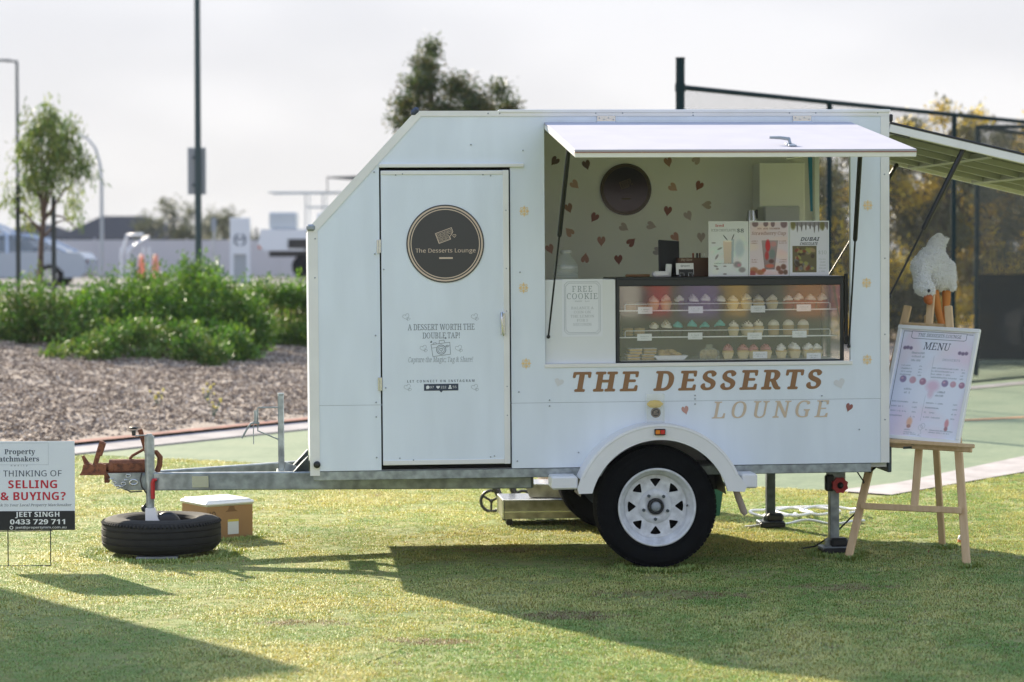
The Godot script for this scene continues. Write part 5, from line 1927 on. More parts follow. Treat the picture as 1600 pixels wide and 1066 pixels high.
func goose() -> void:
	# a plush goose stooping over the board
	var t := thing("plush_goose", "white plush goose with orange bill stooping over the top of the menu board", "plush toy", W(2.284, 1.533, 12.56))
	var body := skin([
		[V(0.028, 0.160, -0.02), V(0.050, 0.188, -0.03), 0.030, 0.020],
		[V(0.088, 0.178, -0.03), V(0.050, 0.150, -0.02), 0.009, 0.026],
		[V(0.026, 0.120, -0.01), V(0.016, -0.005, 0.0), 0.046, 0.086],
		[V(0.020, 0.020, 0.0), V(0.045, -0.030, 0.0), 0.086, 0.070],
		[V(0.098, 0.03, 0.02), V(0.112, -0.082, 0.02), 0.028, 0.018],
		[V(-0.010, 0.060, 0.03), V(-0.058, 0.034, 0.07), 0.073, 0.056],
		[V(-0.072, 0.020, 0.09), V(-0.070, -0.050, 0.13), 0.045, 0.037],
		[V(-0.066, -0.078, 0.145), V(-0.050, -0.092, 0.155), 0.046, 0.040]], 0.0065, 0.022, 0.004)
	put(body, "body", M.plush_white, t)
	var fur := G.new()
	var rf := RandomNumberGenerator.new()
	rf.seed = 8
	for i in range(0, body.v.size(), 2):
		var k := (body.n[i] * 0.8 + V(rf.randfn() * 0.5, rf.randfn() * 0.4 - 0.5, rf.randfn() * 0.5)).normalized()
		var across := k.cross(body.n[i] + V(0.01, 0.02, 0.3)).normalized()
		if k.cross(across).dot(body.n[i]) < 0:
			across = -across
		fur.leaf(body.v[i] - body.n[i] * 0.002 + V(rf.randfn(), rf.randfn(), rf.randfn()) * 0.002, k, across, rf.randf_range(0.008, 0.015), 0.0045)
	stuff(put(fur, "fur", M.plush_fur, t))
	var g := G.new()
	g.ball(V(-0.046, -0.142, 0.172), V(0.025, 0.030, 0.020), 14, Basis(Vector3.BACK, -0.25))
	g.ball(V(-0.040, -0.160, 0.178), V(0.019, 0.016, 0.016), 12)
	put(g, "bill", M.plush_bill, t)
	for q in [V(-0.046, -0.100, 0.1965)]:
		g = G.new()
		g.ball(q, V(0.0085, 0.0095, 0.007), 12)
		put(g, "eye", M.black, t)
	for q in [[V(0.085, -0.10, 0.0), V(0.085, -0.165, 0.0), V(0.082, -0.20, 0.0), V(0.078, -0.300, 0.01)], [V(0.015, -0.10, 0.02), V(0.030, -0.18, 0.02), V(0.050, -0.265, 0.02), V(0.058, -0.300, 0.03)]]:
		g = G.new()
		g.tube(q, [0.024, 0.022, 0.018, 0.020], 12)
		g.ball(q[3] + V(0.008, 0.004, 0.02), V(0.034, 0.014, 0.05), 12)
		put(g, "leg", M.plush_orange, t)

func yard_sign() -> void:
	var t := thing("yard_sign", "white and black property sign on a thin wire stake left of the tyre", "sign", W(-2.50, 0, 11.95), Basis(Vector3.UP, 0.05))
	var g := G.new()
	g.box(V(0, 0.425, 0), V(0.446, 0.464, 0.005), 0.0)
	put(g, "board", M.corflute, t)
	g = G.new()
	g.box(V(0, 0.243, 0.0032), V(0.446, 0.100, 0.0008))
	put(g, "black_band", M.print_black, t)
	g = G.new()
	for x in [-0.125, 0.095]:
		g.tube([V(x, 0.0, -0.006), V(x, 0.55, -0.006)], 0.003, 6)
	g.tube([V(-0.20, 0.188, -0.007), V(0.105, 0.188, -0.007)], 0.003, 6)
	g.tube([V(-0.20, 0.006, -0.007), V(0.095, 0.006, -0.007)], 0.003, 6)
	put(g, "wire_stake", M.black, t)
	var z := 0.0032
	g = G.new()
	write(g, "Property", "serif_bold", -0.138, 0.020, 0.590, 0.026, z)
	write(g, "Matchmakers", "serif_bold", -0.200, 0.040, 0.552, 0.026, z)
	write(g, "Realty", "sans", -0.105, -0.02, 0.527, 0.008, z, Transform3D.IDENTITY, 0, 0.6)
	write(g, "THINKING OF", "sans", -0.146, 0.156, 0.474, 0.031, z)
	write(g, "Speak To Your Local Property Matchmaker", "serif", -0.205, 0.206, 0.318, 0.013, z, Transform3D.IDENTITY, 0.2)
	put(g, "lettering", M.print_navy, t)
	g = G.new()
	g.stroke([Vector2(-0.213, 0.648), Vector2(0.088, 0.648), Vector2(0.088, 0.535), Vector2(-0.213, 0.535)], 0.0014, z, Transform3D.IDENTITY, true)
	put(g, "outline", M.print_fainter, t)
	g = G.new()
	write(g, "SELLING", "sans_bold", -0.120, 0.132, 0.412, 0.042, z)
	write(g, "& BUYING?", "sans_bold", -0.160, 0.176, 0.350, 0.042, z)
	put(g, "lettering", M.print_red, t)
	g = G.new()
	z = 0.0042
	write(g, "JEET SINGH", "sans_bold", -0.086, 0.143, 0.263, 0.026, z)
	write(g, "0433 729 711", "sans_bold", -0.112, 0.172, 0.224, 0.026, z)
	write(g, "jeet@propertymm.com.au", "sans", -0.085, 0.178, 0.202, 0.012, z)
	g.stroke(disc(Vector2(-0.105, 0.207), 0.008, 0.008, 14), 0.003, z, Transform3D.IDENTITY, true)
	put(g, "lettering", M.print_white, t)

func loose_things() -> void:
	# the old tyre under the jockey wheel
	var t := thing("old_tyre", "worn black tyre lying flat around the trailer's jockey wheel", "tyre", W(-1.905, 0.022, 12.47))
	var g := G.new()
	var pr := [Vector2(0.175, 0.030), Vector2(0.195, 0.012), Vector2(0.24, 0.0), Vector2(0.285, 0.008), Vector2(0.314, 0.035)]
	for y in [0.06, 0.095, 0.13]:
		pr.append_array([Vector2(0.322, y - 0.006), Vector2(0.316, y - 0.004), Vector2(0.316, y + 0.002), Vector2(0.322, y + 0.004)])
	pr.append_array([Vector2(0.318, 0.150), Vector2(0.300, 0.176), Vector2(0.275, 0.184), Vector2(0.240, 0.188), Vector2(0.205, 0.182), Vector2(0.190, 0.176), Vector2(0.178, 0.160), Vector2(0.180, 0.145), Vector2(0.26, 0.13), Vector2(0.30, 0.09), Vector2(0.26, 0.045), Vector2(0.175, 0.030)])
	g.lathe(pr, 72, Transform3D.IDENTITY, false)
	put(g, "carcass", mat("old_rubber", 0.022, 0.021, 0.020, 0.85, 0.0, tex.grime, 3.0), t)
	g = G.new()
	for k in 90:
		var a := TAU * k / 90
		g.box(V(cos(a) * 0.311, 0.158, sin(a) * 0.311), V(0.022, 0.020, 0.012), 0.003, Basis(Vector3.UP, -a) * Basis(Vector3.BACK, 0.8))
	stuff(put(g, "tread_blocks", M.old_rubber, t))
	t = thing("base_plate", "flat grey plate under the old tyre", "plate", W(-1.93, 0.004, 12.30), Basis(Vector3.UP, 0.1))
	g = G.new()
	g.box(V(0.03, 0.009, -0.08), V(0.22, 0.014, 0.36), 0.003)
	put(g, "slab", M.sign_back, t)
	# carton with its lid
	t = thing("carton", "brown cardboard carton with a white lid behind the drawbar", "carton", W(-1.70, 0.0, 13.24), Basis(Vector3.UP, deg_to_rad(36)))
	# origin under its middle; the near corner points at the camera
	g = G.new()
	g.box(V(0, 0.098, 0), V(0.30, 0.196, 0.30), 0.004)
	put(g, "box", M.cardboard, t)
	g = G.new()
	g.box(V(0, 0.207, 0), V(0.318, 0.026, 0.318), 0.010)
	g.box(V(0, 0.222, 0), V(0.285, 0.012, 0.285), 0.006)
	put(g, "lid", M.white_plastic, t)
	g = G.new()
	g.box(V(0.02, 0.072, 0.1512), V(0.07, 0.085, 0.001))
	put(g, "label", M.paper, t)
	g = G.new()
	g.box(V(0.02, 0.1085, 0.1520), V(0.07, 0.012, 0.001))
	put(g, "label_stripe", M.label_yellow, t)
	g = G.new()
	g.prism([Vector2(-0.03, 0.160), Vector2(0.05, 0.160), Vector2(0.032, 0.172), Vector2(0.026, 0.193), Vector2(-0.004, 0.193), Vector2(-0.012, 0.172)], 0.149, 0.1508)
	put(g, "hand_hole", M.cardboard_dark, t)
	g = G.new()
	g.stroke([Vector2(-0.128, 0.165), Vector2(-0.126, 0.13)], 0.004, 0.1514)
	g.stroke(disc(Vector2(-0.105, 0.147), 0.010, 0.018, 12), 0.0035, 0.1514, Transform3D.IDENTITY, true)
	put(g, "handwriting", M.print_black, t)
	# cases and trolley under the floor
	t = thing("silver_case", "long silver case lying under the trailer floor", "case", W(0.30, 0.0, 13.95), Basis(Vector3.UP, 0.10))
	g = G.new()
	g.prism([Vector2(-0.37, 0.045), Vector2(0.37, 0.045), Vector2(0.37, 0.155), Vector2(-0.37, 0.155)], -0.17, 0.17)
	put(g, "shell", M.silver_case, t)
	g = G.new()
	g.box(V(0, 0.158, 0), V(0.75, 0.010, 0.35), 0.003)
	g.box(V(0, 0.088, 0.172), V(0.74, 0.008, 0.006))
	for s in [-1, 1]:
		g.tube([V(-0.37, 0.05, s * 0.17), V(-0.37, 0.155, s * 0.17)], 0.008, 6)
	put(g, "edging", M.bright_steel, t)
	for s in [-1, 1]:
		for e in [-1, 1]:
			g = G.new()
			g.tube([V(e * 0.33, 0.022, s * 0.13 - 0.012), V(e * 0.33, 0.022, s * 0.13 + 0.012)], 0.022, 14)
			g.box(V(e * 0.33, 0.042, s * 0.13), V(0.03, 0.012, 0.03))
			put(g, "castor", M.black, t)
	t = thing("silver_tray", "shallow silver tray lid resting on the long silver case", "tray", W(0.34, 0.166, 13.95), Basis(Vector3.UP, -0.12))
	g = G.new()
	g.prism([Vector2(-0.22, 0.0), Vector2(0.30, 0.0), Vector2(0.32, 0.075), Vector2(-0.25, 0.075)], -0.13, 0.13)
	put(g, "pan", M.silver_case, t)
	g = G.new()
	g.box(V(0.035, 0.079, 0), V(0.58, 0.008, 0.28), 0.002)
	put(g, "rim", M.bright_steel, t)
	t = thing("folding_trolley", "folded black trolley with spoked wheels left of the silver case", "trolley", W(-0.13, 0.0, 14.45))
	for k in 2:
		var c := V(0.0 + k * 0.20, 0.075 + k * 0.0, -0.03 + k * 0.02)
		g = G.new()
		var ringp := []
		for i in 25:
			ringp.append(c + V(cos(TAU * i / 24) * 0.066, sin(TAU * i / 24) * 0.066, 0))
		g.tube(ringp, 0.010, 8, false)
		g.ball(c, V(0.014, 0.014, 0.02), 8)
		for i in 3:
			g.bar(c, c + V(cos(TAU * i / 3 + 0.5), sin(TAU * i / 3 + 0.5), 0) * 0.062, 0.010, 0.014)
		put(g, "wheel", M.black, t)
	g = G.new()
	g.tube([V(-0.005, 0.25, -0.02), V(0.01, 0.20, -0.02), V(0.06, 0.09, 0.0), V(0.10, 0.075, 0.0)], [0.022, 0.024, 0.022, 0.014], 8)
	g.tube([V(0.13, 0.28, -0.02), V(0.135, 0.15, -0.02), V(0.16, 0.09, 0.0)], [0.020, 0.022, 0.016], 8)
	g.tube([V(0.0, 0.25, -0.02), V(0.18, 0.27, -0.02), V(0.30, 0.24, -0.02)], 0.016, 8)
	put(g, "frame", M.black, t)
	t = thing("gas_cylinder", "brown round cylinder standing under the trailer floor behind the step", "gas cylinder", W(0.32, 0.0, 14.75))
	g = G.new()
	g.lathe([Vector2(0.0, 0.0), Vector2(0.14, 0.0), Vector2(0.155, 0.05), Vector2(0.155, 0.29), Vector2(0.13, 0.35), Vector2(0.05, 0.385), Vector2(0.0, 0.39)], 28, Transform3D.IDENTITY, true)
	put(g, "tank", M.tan_plastic, t)
	g = G.new()
	g.tube([V(0, 0.38, 0), V(0, 0.43, 0)], 0.03, 10)
	put(g, "valve", M.bright_steel, t)
	t = thing("green_crate", "dark green plastic tub on the grass behind the near wheel", "tub", W(1.14, 0.0, 14.4))
	g = G.new()
	g.prism([Vector2(-0.19, 0.0), Vector2(0.15, 0.0), Vector2(0.175, 0.19), Vector2(-0.21, 0.19)], -0.14, 0.14)
	put(g, "tub", M.green_plastic, t)
	g = G.new()
	g.box(V(-0.018, 0.20, 0), V(0.41, 0.022, 0.31), 0.005)
	put(g, "lid", M.green_plastic, t)
	t = thing("water_hose", "loose coils of pale hose on the grass behind the support legs", "hose", W(1.72, 0.0, 14.3))
	g = G.new()
	var p := []
	for i in 90:
		var k := i / 89.0
		var a := k * TAU * 3.2
		p.append(V(-0.12 + 0.42 * k + cos(a) * (0.16 + 0.03 * sin(a * 0.7)), 0.014 + 0.012 * absf(sin(a * 1.5 + k)) + 0.02 * k, sin(a) * (0.22 - 0.05 * k)))
	g.tube(p, 0.009, 8)
	p = []
	for i in 30:
		var k := i / 29.0
		p.append(V(0.42 - 0.75 * k, 0.012 + 0.008 * sin(k * 17), 0.35 + 0.22 * k + 0.08 * sin(k * 9)))
	g.tube(p, 0.008, 8)
	put(g, "coil", M.white_plastic, t)
	t = thing("clear_bottle", "empty clear bottle with a red label lying on grass behind the easel", "bottle", W(2.535, 0.0, 12.95), Basis.from_scale(Vector3.ONE * 0.68))
	g = G.new()
	g.lathe([Vector2(0.0, 0.0), Vector2(0.026, 0.0), Vector2(0.028, 0.04), Vector2(0.022, 0.06), Vector2(0.010, 0.068), Vector2(0.0, 0.07)], 16, Transform3D.IDENTITY, true)
	put(g, "bottle_body", M.print_white, t)
	g = G.new()
	g.lathe([Vector2(0.0285, 0.008), Vector2(0.0295, 0.030)], 16)
	put(g, "band", M.cone_orange, t)

# ------------------------------------------------------------------ plants
func foliage(clumps: Array, count: int, size: float, cols: Array, droop: float, key: int, flat_ := 0.35) -> G:
	var r := RandomNumberGenerator.new()
	r.seed = key
	var g := G.new()
	g.tinted = true
	var total := 0.0
	for c in clumps:
		total += pow(c[1], 2.2)
	for c in clumps:
		var m := int(count * pow(c[1], 2.2) / total)
		var at: Vector3 = c[0]
		var squash: float = c[2] if c.size() > 2 else 0.85
		var twigs := maxi(4, m / 14)
		var bias: Variant = c[3] if c.size() > 3 else null
		for k in twigs:
			var d := Vector3(r.randfn(), r.randfn(), r.randfn()).normalized()
			var w: float = pow(r.randf(), 0.45) * c[1] * r.randf_range(0.8, 1.15)
			var tip: Vector3 = at + Vector3(d.x, d.y * squash, d.z) * w
			var grow := (d + Vector3(0, 0.5 - droop * 1.3, 0) + Vector3(r.randfn(), r.randfn(), r.randfn()) * 0.3).normalized()
			var col: Color = cols[r.randi() % cols.size()].lerp(cols[r.randi() % cols.size()], r.randf() * 0.5) * r.randf_range(0.75, 1.2)
			if bias != null and r.randf() < 0.7:
				col = bias * r.randf_range(0.7, 1.25)
			for j in 14:
				var o: Vector3 = tip - grow * r.randf() * size * 4.0 + Vector3(r.randfn(), r.randfn(), r.randfn()) * size * 0.5
				var dir := (grow + Vector3(r.randfn(), r.randfn() - droop, r.randfn()) * 0.75).normalized()
				var side := dir.cross(Vector3(r.randfn(), r.randfn(), r.randfn())).normalized()
				g.col = (col * r.randf_range(0.8, 1.25))
				g.col.a = 1.0
				g.leaf(o, dir, side, size * r.randf_range(0.7, 1.3), size * flat_ * r.randf_range(0.8, 1.2))
	return g

func shrub(label: String, x: float, d: float, wide: float, high: float, key: int, cols: Array, n := 5200) -> void:
	high *= 1.30
	wide *= 1.12
	n = int(n * 2.4)
	var y := land(x, d)
	var t := thing("shrub", label, "shrub", W(x, y - 0.02, d), Basis.IDENTITY, "green shrubs in the garden bed")
	var r := RandomNumberGenerator.new()
	r.seed = key
	var cl := []
	var g := G.new()
	for i in 9:
		var k := (i + 0.5) / 9.0 * 2 - 1
		var px := k * wide * 0.40 + r.randfn() * 0.05
		var top := high * (1.0 - 0.45 * k * k) * r.randf_range(0.8, 1.0)
		var rad := minf(wide * 0.24, high * 0.40) * r.randf_range(0.85, 1.2)
		cl.append([V(px, maxf(top - rad, rad * 0.6), r.randfn() * wide * 0.10), rad])
		cl.append([V(px * 1.1, rad * 0.55, wide * 0.12 + r.randfn() * wide * 0.08), rad * 0.85])
		g.tube([V(px * 0.2, 0, 0), V(px * 0.6, high * 0.25, 0), cl[-2][0]], [0.02, 0.014, 0.006], 5)
	put(g, "stems", M.bark, t)
	stuff(put(foliage(cl, n, 0.066, cols, -0.15, key), "foliage", M.shrub_leaf, t))

func tree(called: String, label: String, x: float, d: float, clumps: Array, size: float, n: int, key: int, cols: Array, droop: float, leafm: String, trunk: Array, group := "") -> void:
	var y := land(x, d)
	var t := thing(called, label, "tree", W(x, y - 0.05, d), Basis.IDENTITY, group)
	var g := G.new()
	var rad := []
	for i in trunk.size():
		rad.append(lerpf(0.055, 0.022, float(i) / (trunk.size() - 1)) * (1.0 if n < 9000 else 1.7))
	g.tube(trunk, rad, 8)
	for c in clumps:
		var a: Vector3 = trunk[trunk.size() / 2].lerp(trunk[-1], 0.6 * fmod(c[0].x * 7.3 + 9.0, 1.0))
		g.tube([a, a.lerp(c[0], 0.55) + V(0, 0.08, 0), c[0]], [0.022, 0.014, 0.006], 5)
	put(g, "trunk", M.bark, t)
	stuff(put(foliage(clumps, n, size, cols, droop, key, 0.2 if droop > 1.0 else 0.32), "crown", M[leafm], t))

func plants() -> void:
	var a := [Color(0.085, 0.20, 0.018), Color(0.13, 0.26, 0.022), Color(0.055, 0.13, 0.02), Color(0.21, 0.30, 0.03)]
	var b := [Color(0.10, 0.21, 0.025), Color(0.15, 0.25, 0.04), Color(0.07, 0.16, 0.022), Color(0.20, 0.22, 0.06)]
	shrub("tallest rounded green shrub in the middle of the garden bed", -4.75, 29.0, 2.0, 1.12, 11, a, 7600)
	shrub("low green shrub at the front edge of the garden bed", -4.35, 27.0, 2.0, 0.56, 12, b, 5200)
	shrub("pale green shrub at the left edge of the frame below the sapling", -5.9, 28.6, 2.0, 0.88, 13, b, 7000)
	shrub("dense green shrub right of the tallest shrub, below the light pole", -3.75, 29.0, 1.35, 0.95, 14, a)
	shrub("bright green shrub just left of the trailer nose", -2.98, 30.5, 1.35, 0.98, 15, a)
	shrub("green shrub in the row behind, under the light pole", -4.35, 31.2, 1.5, 1.05, 16, a)
	shrub("green shrub partly hidden behind the trailer nose", -2.2, 30.5, 1.2, 0.80, 17, b)
	shrub("small green shrub at the foot of the sapling", -5.35, 29.6, 1.0, 0.72, 18, b, 3600)
	shrub("low front shrub right of the front edge shrub", -3.5, 27.6, 0.9, 0.5, 19, a, 3000)
	var leaf := [Color(0.15, 0.24, 0.05), Color(0.22, 0.28, 0.06), Color(0.10, 0.17, 0.05), Color(0.28, 0.30, 0.08)]
	var cl := []
	for q in [[70, 222, 34], [48, 255, 30], [98, 238, 34], [122, 272, 24], [50, 296, 24], [76, 292, 28], [104, 338, 16], [28, 322, 15], [42, 350, 16], [88, 262, 32], [62, 330, 12], [112, 355, 10], [84, 205, 22]]:
		cl.append([V((q[0] - 74) * 1.15 / 109.0 + 0.11, (400 - q[1]) / 109.0 + 1.62 - 0.62, 0.2 * sin(q[0])), q[2] * 1.25 / 109.0, 1.0])
	tree("sapling", "thin young gum tree with drooping leaves between two dark stakes", -6.76, 33.0, cl, 0.105, 5000, 21, leaf, 1.5, "tree_leaf", [V(-0.02, 0, 0), V(0.0, 0.6, 0), V(0.02, 1.2, 0), V(0.08, 1.75, 0), V(0.10, 2.2, 0)])
	cl = []
	for q in [[674, 72, 24], [668, 100, 32], [662, 132, 44], [640, 162, 40], [712, 132, 34], [780, 140, 24], [748, 170, 44], [694, 176, 50], [622, 190, 20], [795, 165, 26], [735, 150, 30], [660, 200, 40], [770, 200, 40]]:
		cl.append([V((q[0] - 700) / 100.0, (400 - q[1]) / 100.0 + 1.62 - 0.44, 0.25 * sin(q[0] * 3.0)), q[2] / 100.0])
	tree("bushy_tree", "dense dark green tree rising behind the trailer roof", -1.0, 36.0, cl, 0.085, 13000, 22, [Color(0.06, 0.10, 0.025), Color(0.10, 0.13, 0.03), Color(0.16, 0.13, 0.05), Color(0.045, 0.08, 0.03)], 0.3, "tree_leaf", [V(0, 0, 0), V(0.05, 0.9, 0), V(0, 1.8, 0), V(-0.2, 2.8, 0), V(-0.28, 4.0, 0)])
	# wattles beyond the court
	var w := [Color(0.18, 0.175, 0.065), Color(0.12, 0.12, 0.06), Color(0.18, 0.145, 0.085), Color(0.15, 0.16, 0.075)]
	var i := 0
	for q in [[5.1, 38.0, 3.2, "flowering wattle seen through the tail opening of the trailer"], [6.2, 39.0, 3.9, "flowering wattle just right of the trailer, behind the plush goose"], [7.25, 38.5, 4.25, "tallest grey green wattle beyond the court fence"], [8.3, 40.0, 4.1, "flowering wattle near the right edge of the frame"], [9.3, 38.5, 3.8, "flowering wattle at the far right, half out of frame"], [7.8, 43.0, 4.2, "sparse wattle at the back of the group"], [5.9, 44.5, 3.7, "back row wattle seen low behind the tail of the trailer"], [9.6, 45.0, 4.1, "back row wattle at the far right behind the black shade cloth"]]:
		var c2 := []
		var r := RandomNumberGenerator.new()
		r.seed = 300 + i
		for k in 34:
			var yy := 0.3 + (float(q[2]) - 0.6) * k / 33.0
			c2.append([V(r.randfn() * 0.5, yy, r.randfn() * 0.4), r.randf_range(0.36, 0.60) * (0.75 if k > 27 else 1.0), 0.85, Color(0.78, 0.58, 0.05) if r.randf() < 0.42 else Color(0.16, 0.16, 0.065)])
		tree("wattle_tree", q[3], q[0], q[1], c2, 0.10, 19000, 40 + i, w, 0.2, "wattle_leaf", [V(0, 0, 0), V(0.1, 1.0, 0), V(0.0, 2.0, 0), V(0.05, float(q[2]) - 0.6, 0)], "wattle trees beyond the court")
		i += 1
	# far trees on the skyline
	i = 0
	for q in [[-15.6, 105.0, 2.6, 1.7, "far round tree on the skyline right of the house roof"], [-15.9, 118.0, 2.9, 1.5, "far tree on the skyline behind the light pole"], [-13.9, 112.0, 2.5, 1.6, "far low tree on the skyline left of the white pylon sign"]]:
		var y := land(q[0], q[1])
		var c3 := []
		var r := RandomNumberGenerator.new()
		r.seed = 500 + i
		for k in 10:
			c3.append([V(r.randfn() * 0.8, q[2] * 0.62 + r.randfn() * 0.5, r.randfn() * 0.5), q[3] * 0.45])
		tree("skyline_tree", q[4], q[0], q[1], c3, 0.22, 2200, 60 + i, [Color(0.09, 0.10, 0.06), Color(0.13, 0.13, 0.08)], 0.2, "tree_leaf", [V(0, 0, 0), V(0, 0.8, 0), V(0, 1.6, 0)])
		i += 1
	# dry grass behind the shrubs
	var g := G.new()
	g.tinted = true
	var r2 := RandomNumberGenerator.new()
	r2.seed = 77
	for k in 5200:
		var x := r2.randf_range(-5.6, -1.6)
		var d := r2.randf_range(31.5, 40.0)
		if inland(x, d) < 1.0:
			continue
		var o := W(x, land(x, d), d)
		g.col = Color(0.34, 0.27, 0.17).lerp(Color(0.26, 0.24, 0.10), r2.randf())
		var dir := V(r2.randfn() * 0.25, 1, r2.randfn() * 0.25).normalized()
		g.leaf(o, dir, dir.cross(V(r2.randfn(), 0, r2.randfn())).normalized(), r2.randf_range(0.2, 0.55), 0.02)
	var dry := put(g, "dry_grass", M.shrub_leaf)
	stuff(dry)
	tag(dry, "dry straw coloured grass behind the garden shrubs", "dry grass")

# ------------------------------------------------------------------ far things
func pole_things() -> void:
	var t := thing("light_pole", "tall dark light pole with a sign box rising out of the shrubs", "light pole", W(-5.17, land(-5.17, 38), 38.0))
	var g := G.new()
	g.tube([V(0, 0, 0), V(0.0, 1.2, 0), V(0.0, 9.0, 0)], [0.062, 0.056, 0.040], 14)
	put(g, "pole", M.pole_teal, t)
	g = G.new()
	g.box(V(-0.03, 2.33, -0.08), V(0.30, 0.77, 0.03), 0.004)
	put(g, "sign_panel", M.sign_back, t)
	for y in [2.10, 2.55]:
		g = G.new()
		g.box(V(-0.03, y, -0.05), V(0.14, 0.04, 0.05))
		put(g, "sign_bracket", M.pole_teal, t)
	g = G.new()
	g.box(V(-0.5, 9.0, 0), V(1.0, 0.08, 0.25), 0.02)
	put(g, "lamp_head", M.pole_teal, t)
	t = thing("street_lamp", "slim dark street lamp with a flat head at the left edge", "street lamp", W(-12.85, land(-12.85, 60), 60.0))
	g = G.new()
	g.tube([V(0, 0, 0), V(0, 5.85, 0)], [0.055, 0.035], 10)
	put(g, "pole", M.pole_teal, t)
	g = G.new()
	g.bar(V(0.02, 5.84, 0), V(-0.32, 5.86, 0), 0.05, 0.05)
	g.box(V(-0.36, 5.87, 0), V(0.42, 0.05, 0.16), 0.015)
	put(g, "lamp_head", M.pole_teal, t)
	t = thing("curved_lamp", "pale grey street lamp with a curved arm behind the sapling", "street lamp", W(-12.45, land(-12.45, 70), 70.0))
	g = G.new()
	g.tube([V(0, 0, 0), V(0, 2.9, 0), V(-0.04, 3.5, 0), V(-0.18, 4.0, 0), V(-0.42, 4.3, 0), V(-0.75, 4.42, 0)], [0.06, 0.05, 0.045, 0.04, 0.035, 0.03], 10)
	put(g, "pole", M.pole_grey, t)
	for q in [[-7.07, "dark wooden stake left of the sapling trunk", 2.0], [-6.56, "dark wooden stake right of the sapling trunk", 1.85]]:
		t = thing("stake", q[1], "stake", W(q[0], land(q[0], 33), 33.0))
		g = G.new()
		g.box(V(0, q[2] * 0.5, 0), V(0.06, q[2], 0.05), 0.008)
		put(g, "post", M.stake, t)
	t = thing("pylon_sign", "white pylon sign with a round dark emblem on two legs", "sign", W(-7.31, land(-7.31, 62), 62.0))
	g = G.new()
	g.box(V(0, 1.32, 0), V(0.54, 0.98, 0.10), 0.01)
	put(g, "panel", M.car_white, t)
	for s in [-1, 1]:
		g = G.new()
		g.box(V(s * 0.22, 0.42, 0), V(0.10, 0.84, 0.10))
		put(g, "leg", M.car_white, t)
	g = G.new()
	for s in [-1, 1]:
		g.stroke(arc(Vector2(0, 1.22), 0.15, 90 - s * 20, 90 - s * 78, 8), 0.05, 0.056)
		g.stroke(arc(Vector2(0, 1.22), 0.15, 270 - s * 20, 270 - s * 78, 8), 0.05, 0.056)
	g.stroke([Vector2(-0.15, 1.24), Vector2(0.15, 1.24)], 0.05, 0.0575)
	put(g, "emblem", M.print_grey, t)
	g = G.new()
	g.box(V(0, 0.42, -0.02), V(0.34, 0.80, 0.04))
	put(g, "lower_panel", M.pole_grey, t)
	t = thing("road_sign", "small grey road sign on a thin post near the pylon sign", "road sign", W(-9.05, land(-9.05, 70), 70.0))
	g = G.new()
	g.tube([V(0, 0, 0), V(0, 1.9, 0)], 0.03, 8)
	put(g, "post", M.pole_grey, t)
	g = G.new()
	g.box(V(0, 1.68, 0.03), V(0.16, 0.42, 0.02))
	put(g, "plate", M.sign_back, t)
	for q in [[-11.25, 70.0, "orange traffic cone on the left behind the shrubs"], [-10.75, 69.5, "orange traffic cone on the right behind the shrubs"]]:
		t = thing("traffic_cone", q[2], "traffic cone", W(q[0], land(q[0], q[1]), q[1]))
		g = G.new()
		g.lathe([Vector2(0.17, 0.03), Vector2(0.15, 0.06), Vector2(0.09, 0.55), Vector2(0.06, 0.78), Vector2(0.0, 0.79)], 16, Transform3D.IDENTITY, true)
		put(g, "cone", M.cone_orange, t)
		g = G.new()
		g.box(V(0, 0.02, 0), V(0.40, 0.04, 0.40), 0.01)
		put(g, "foot", M.black, t)

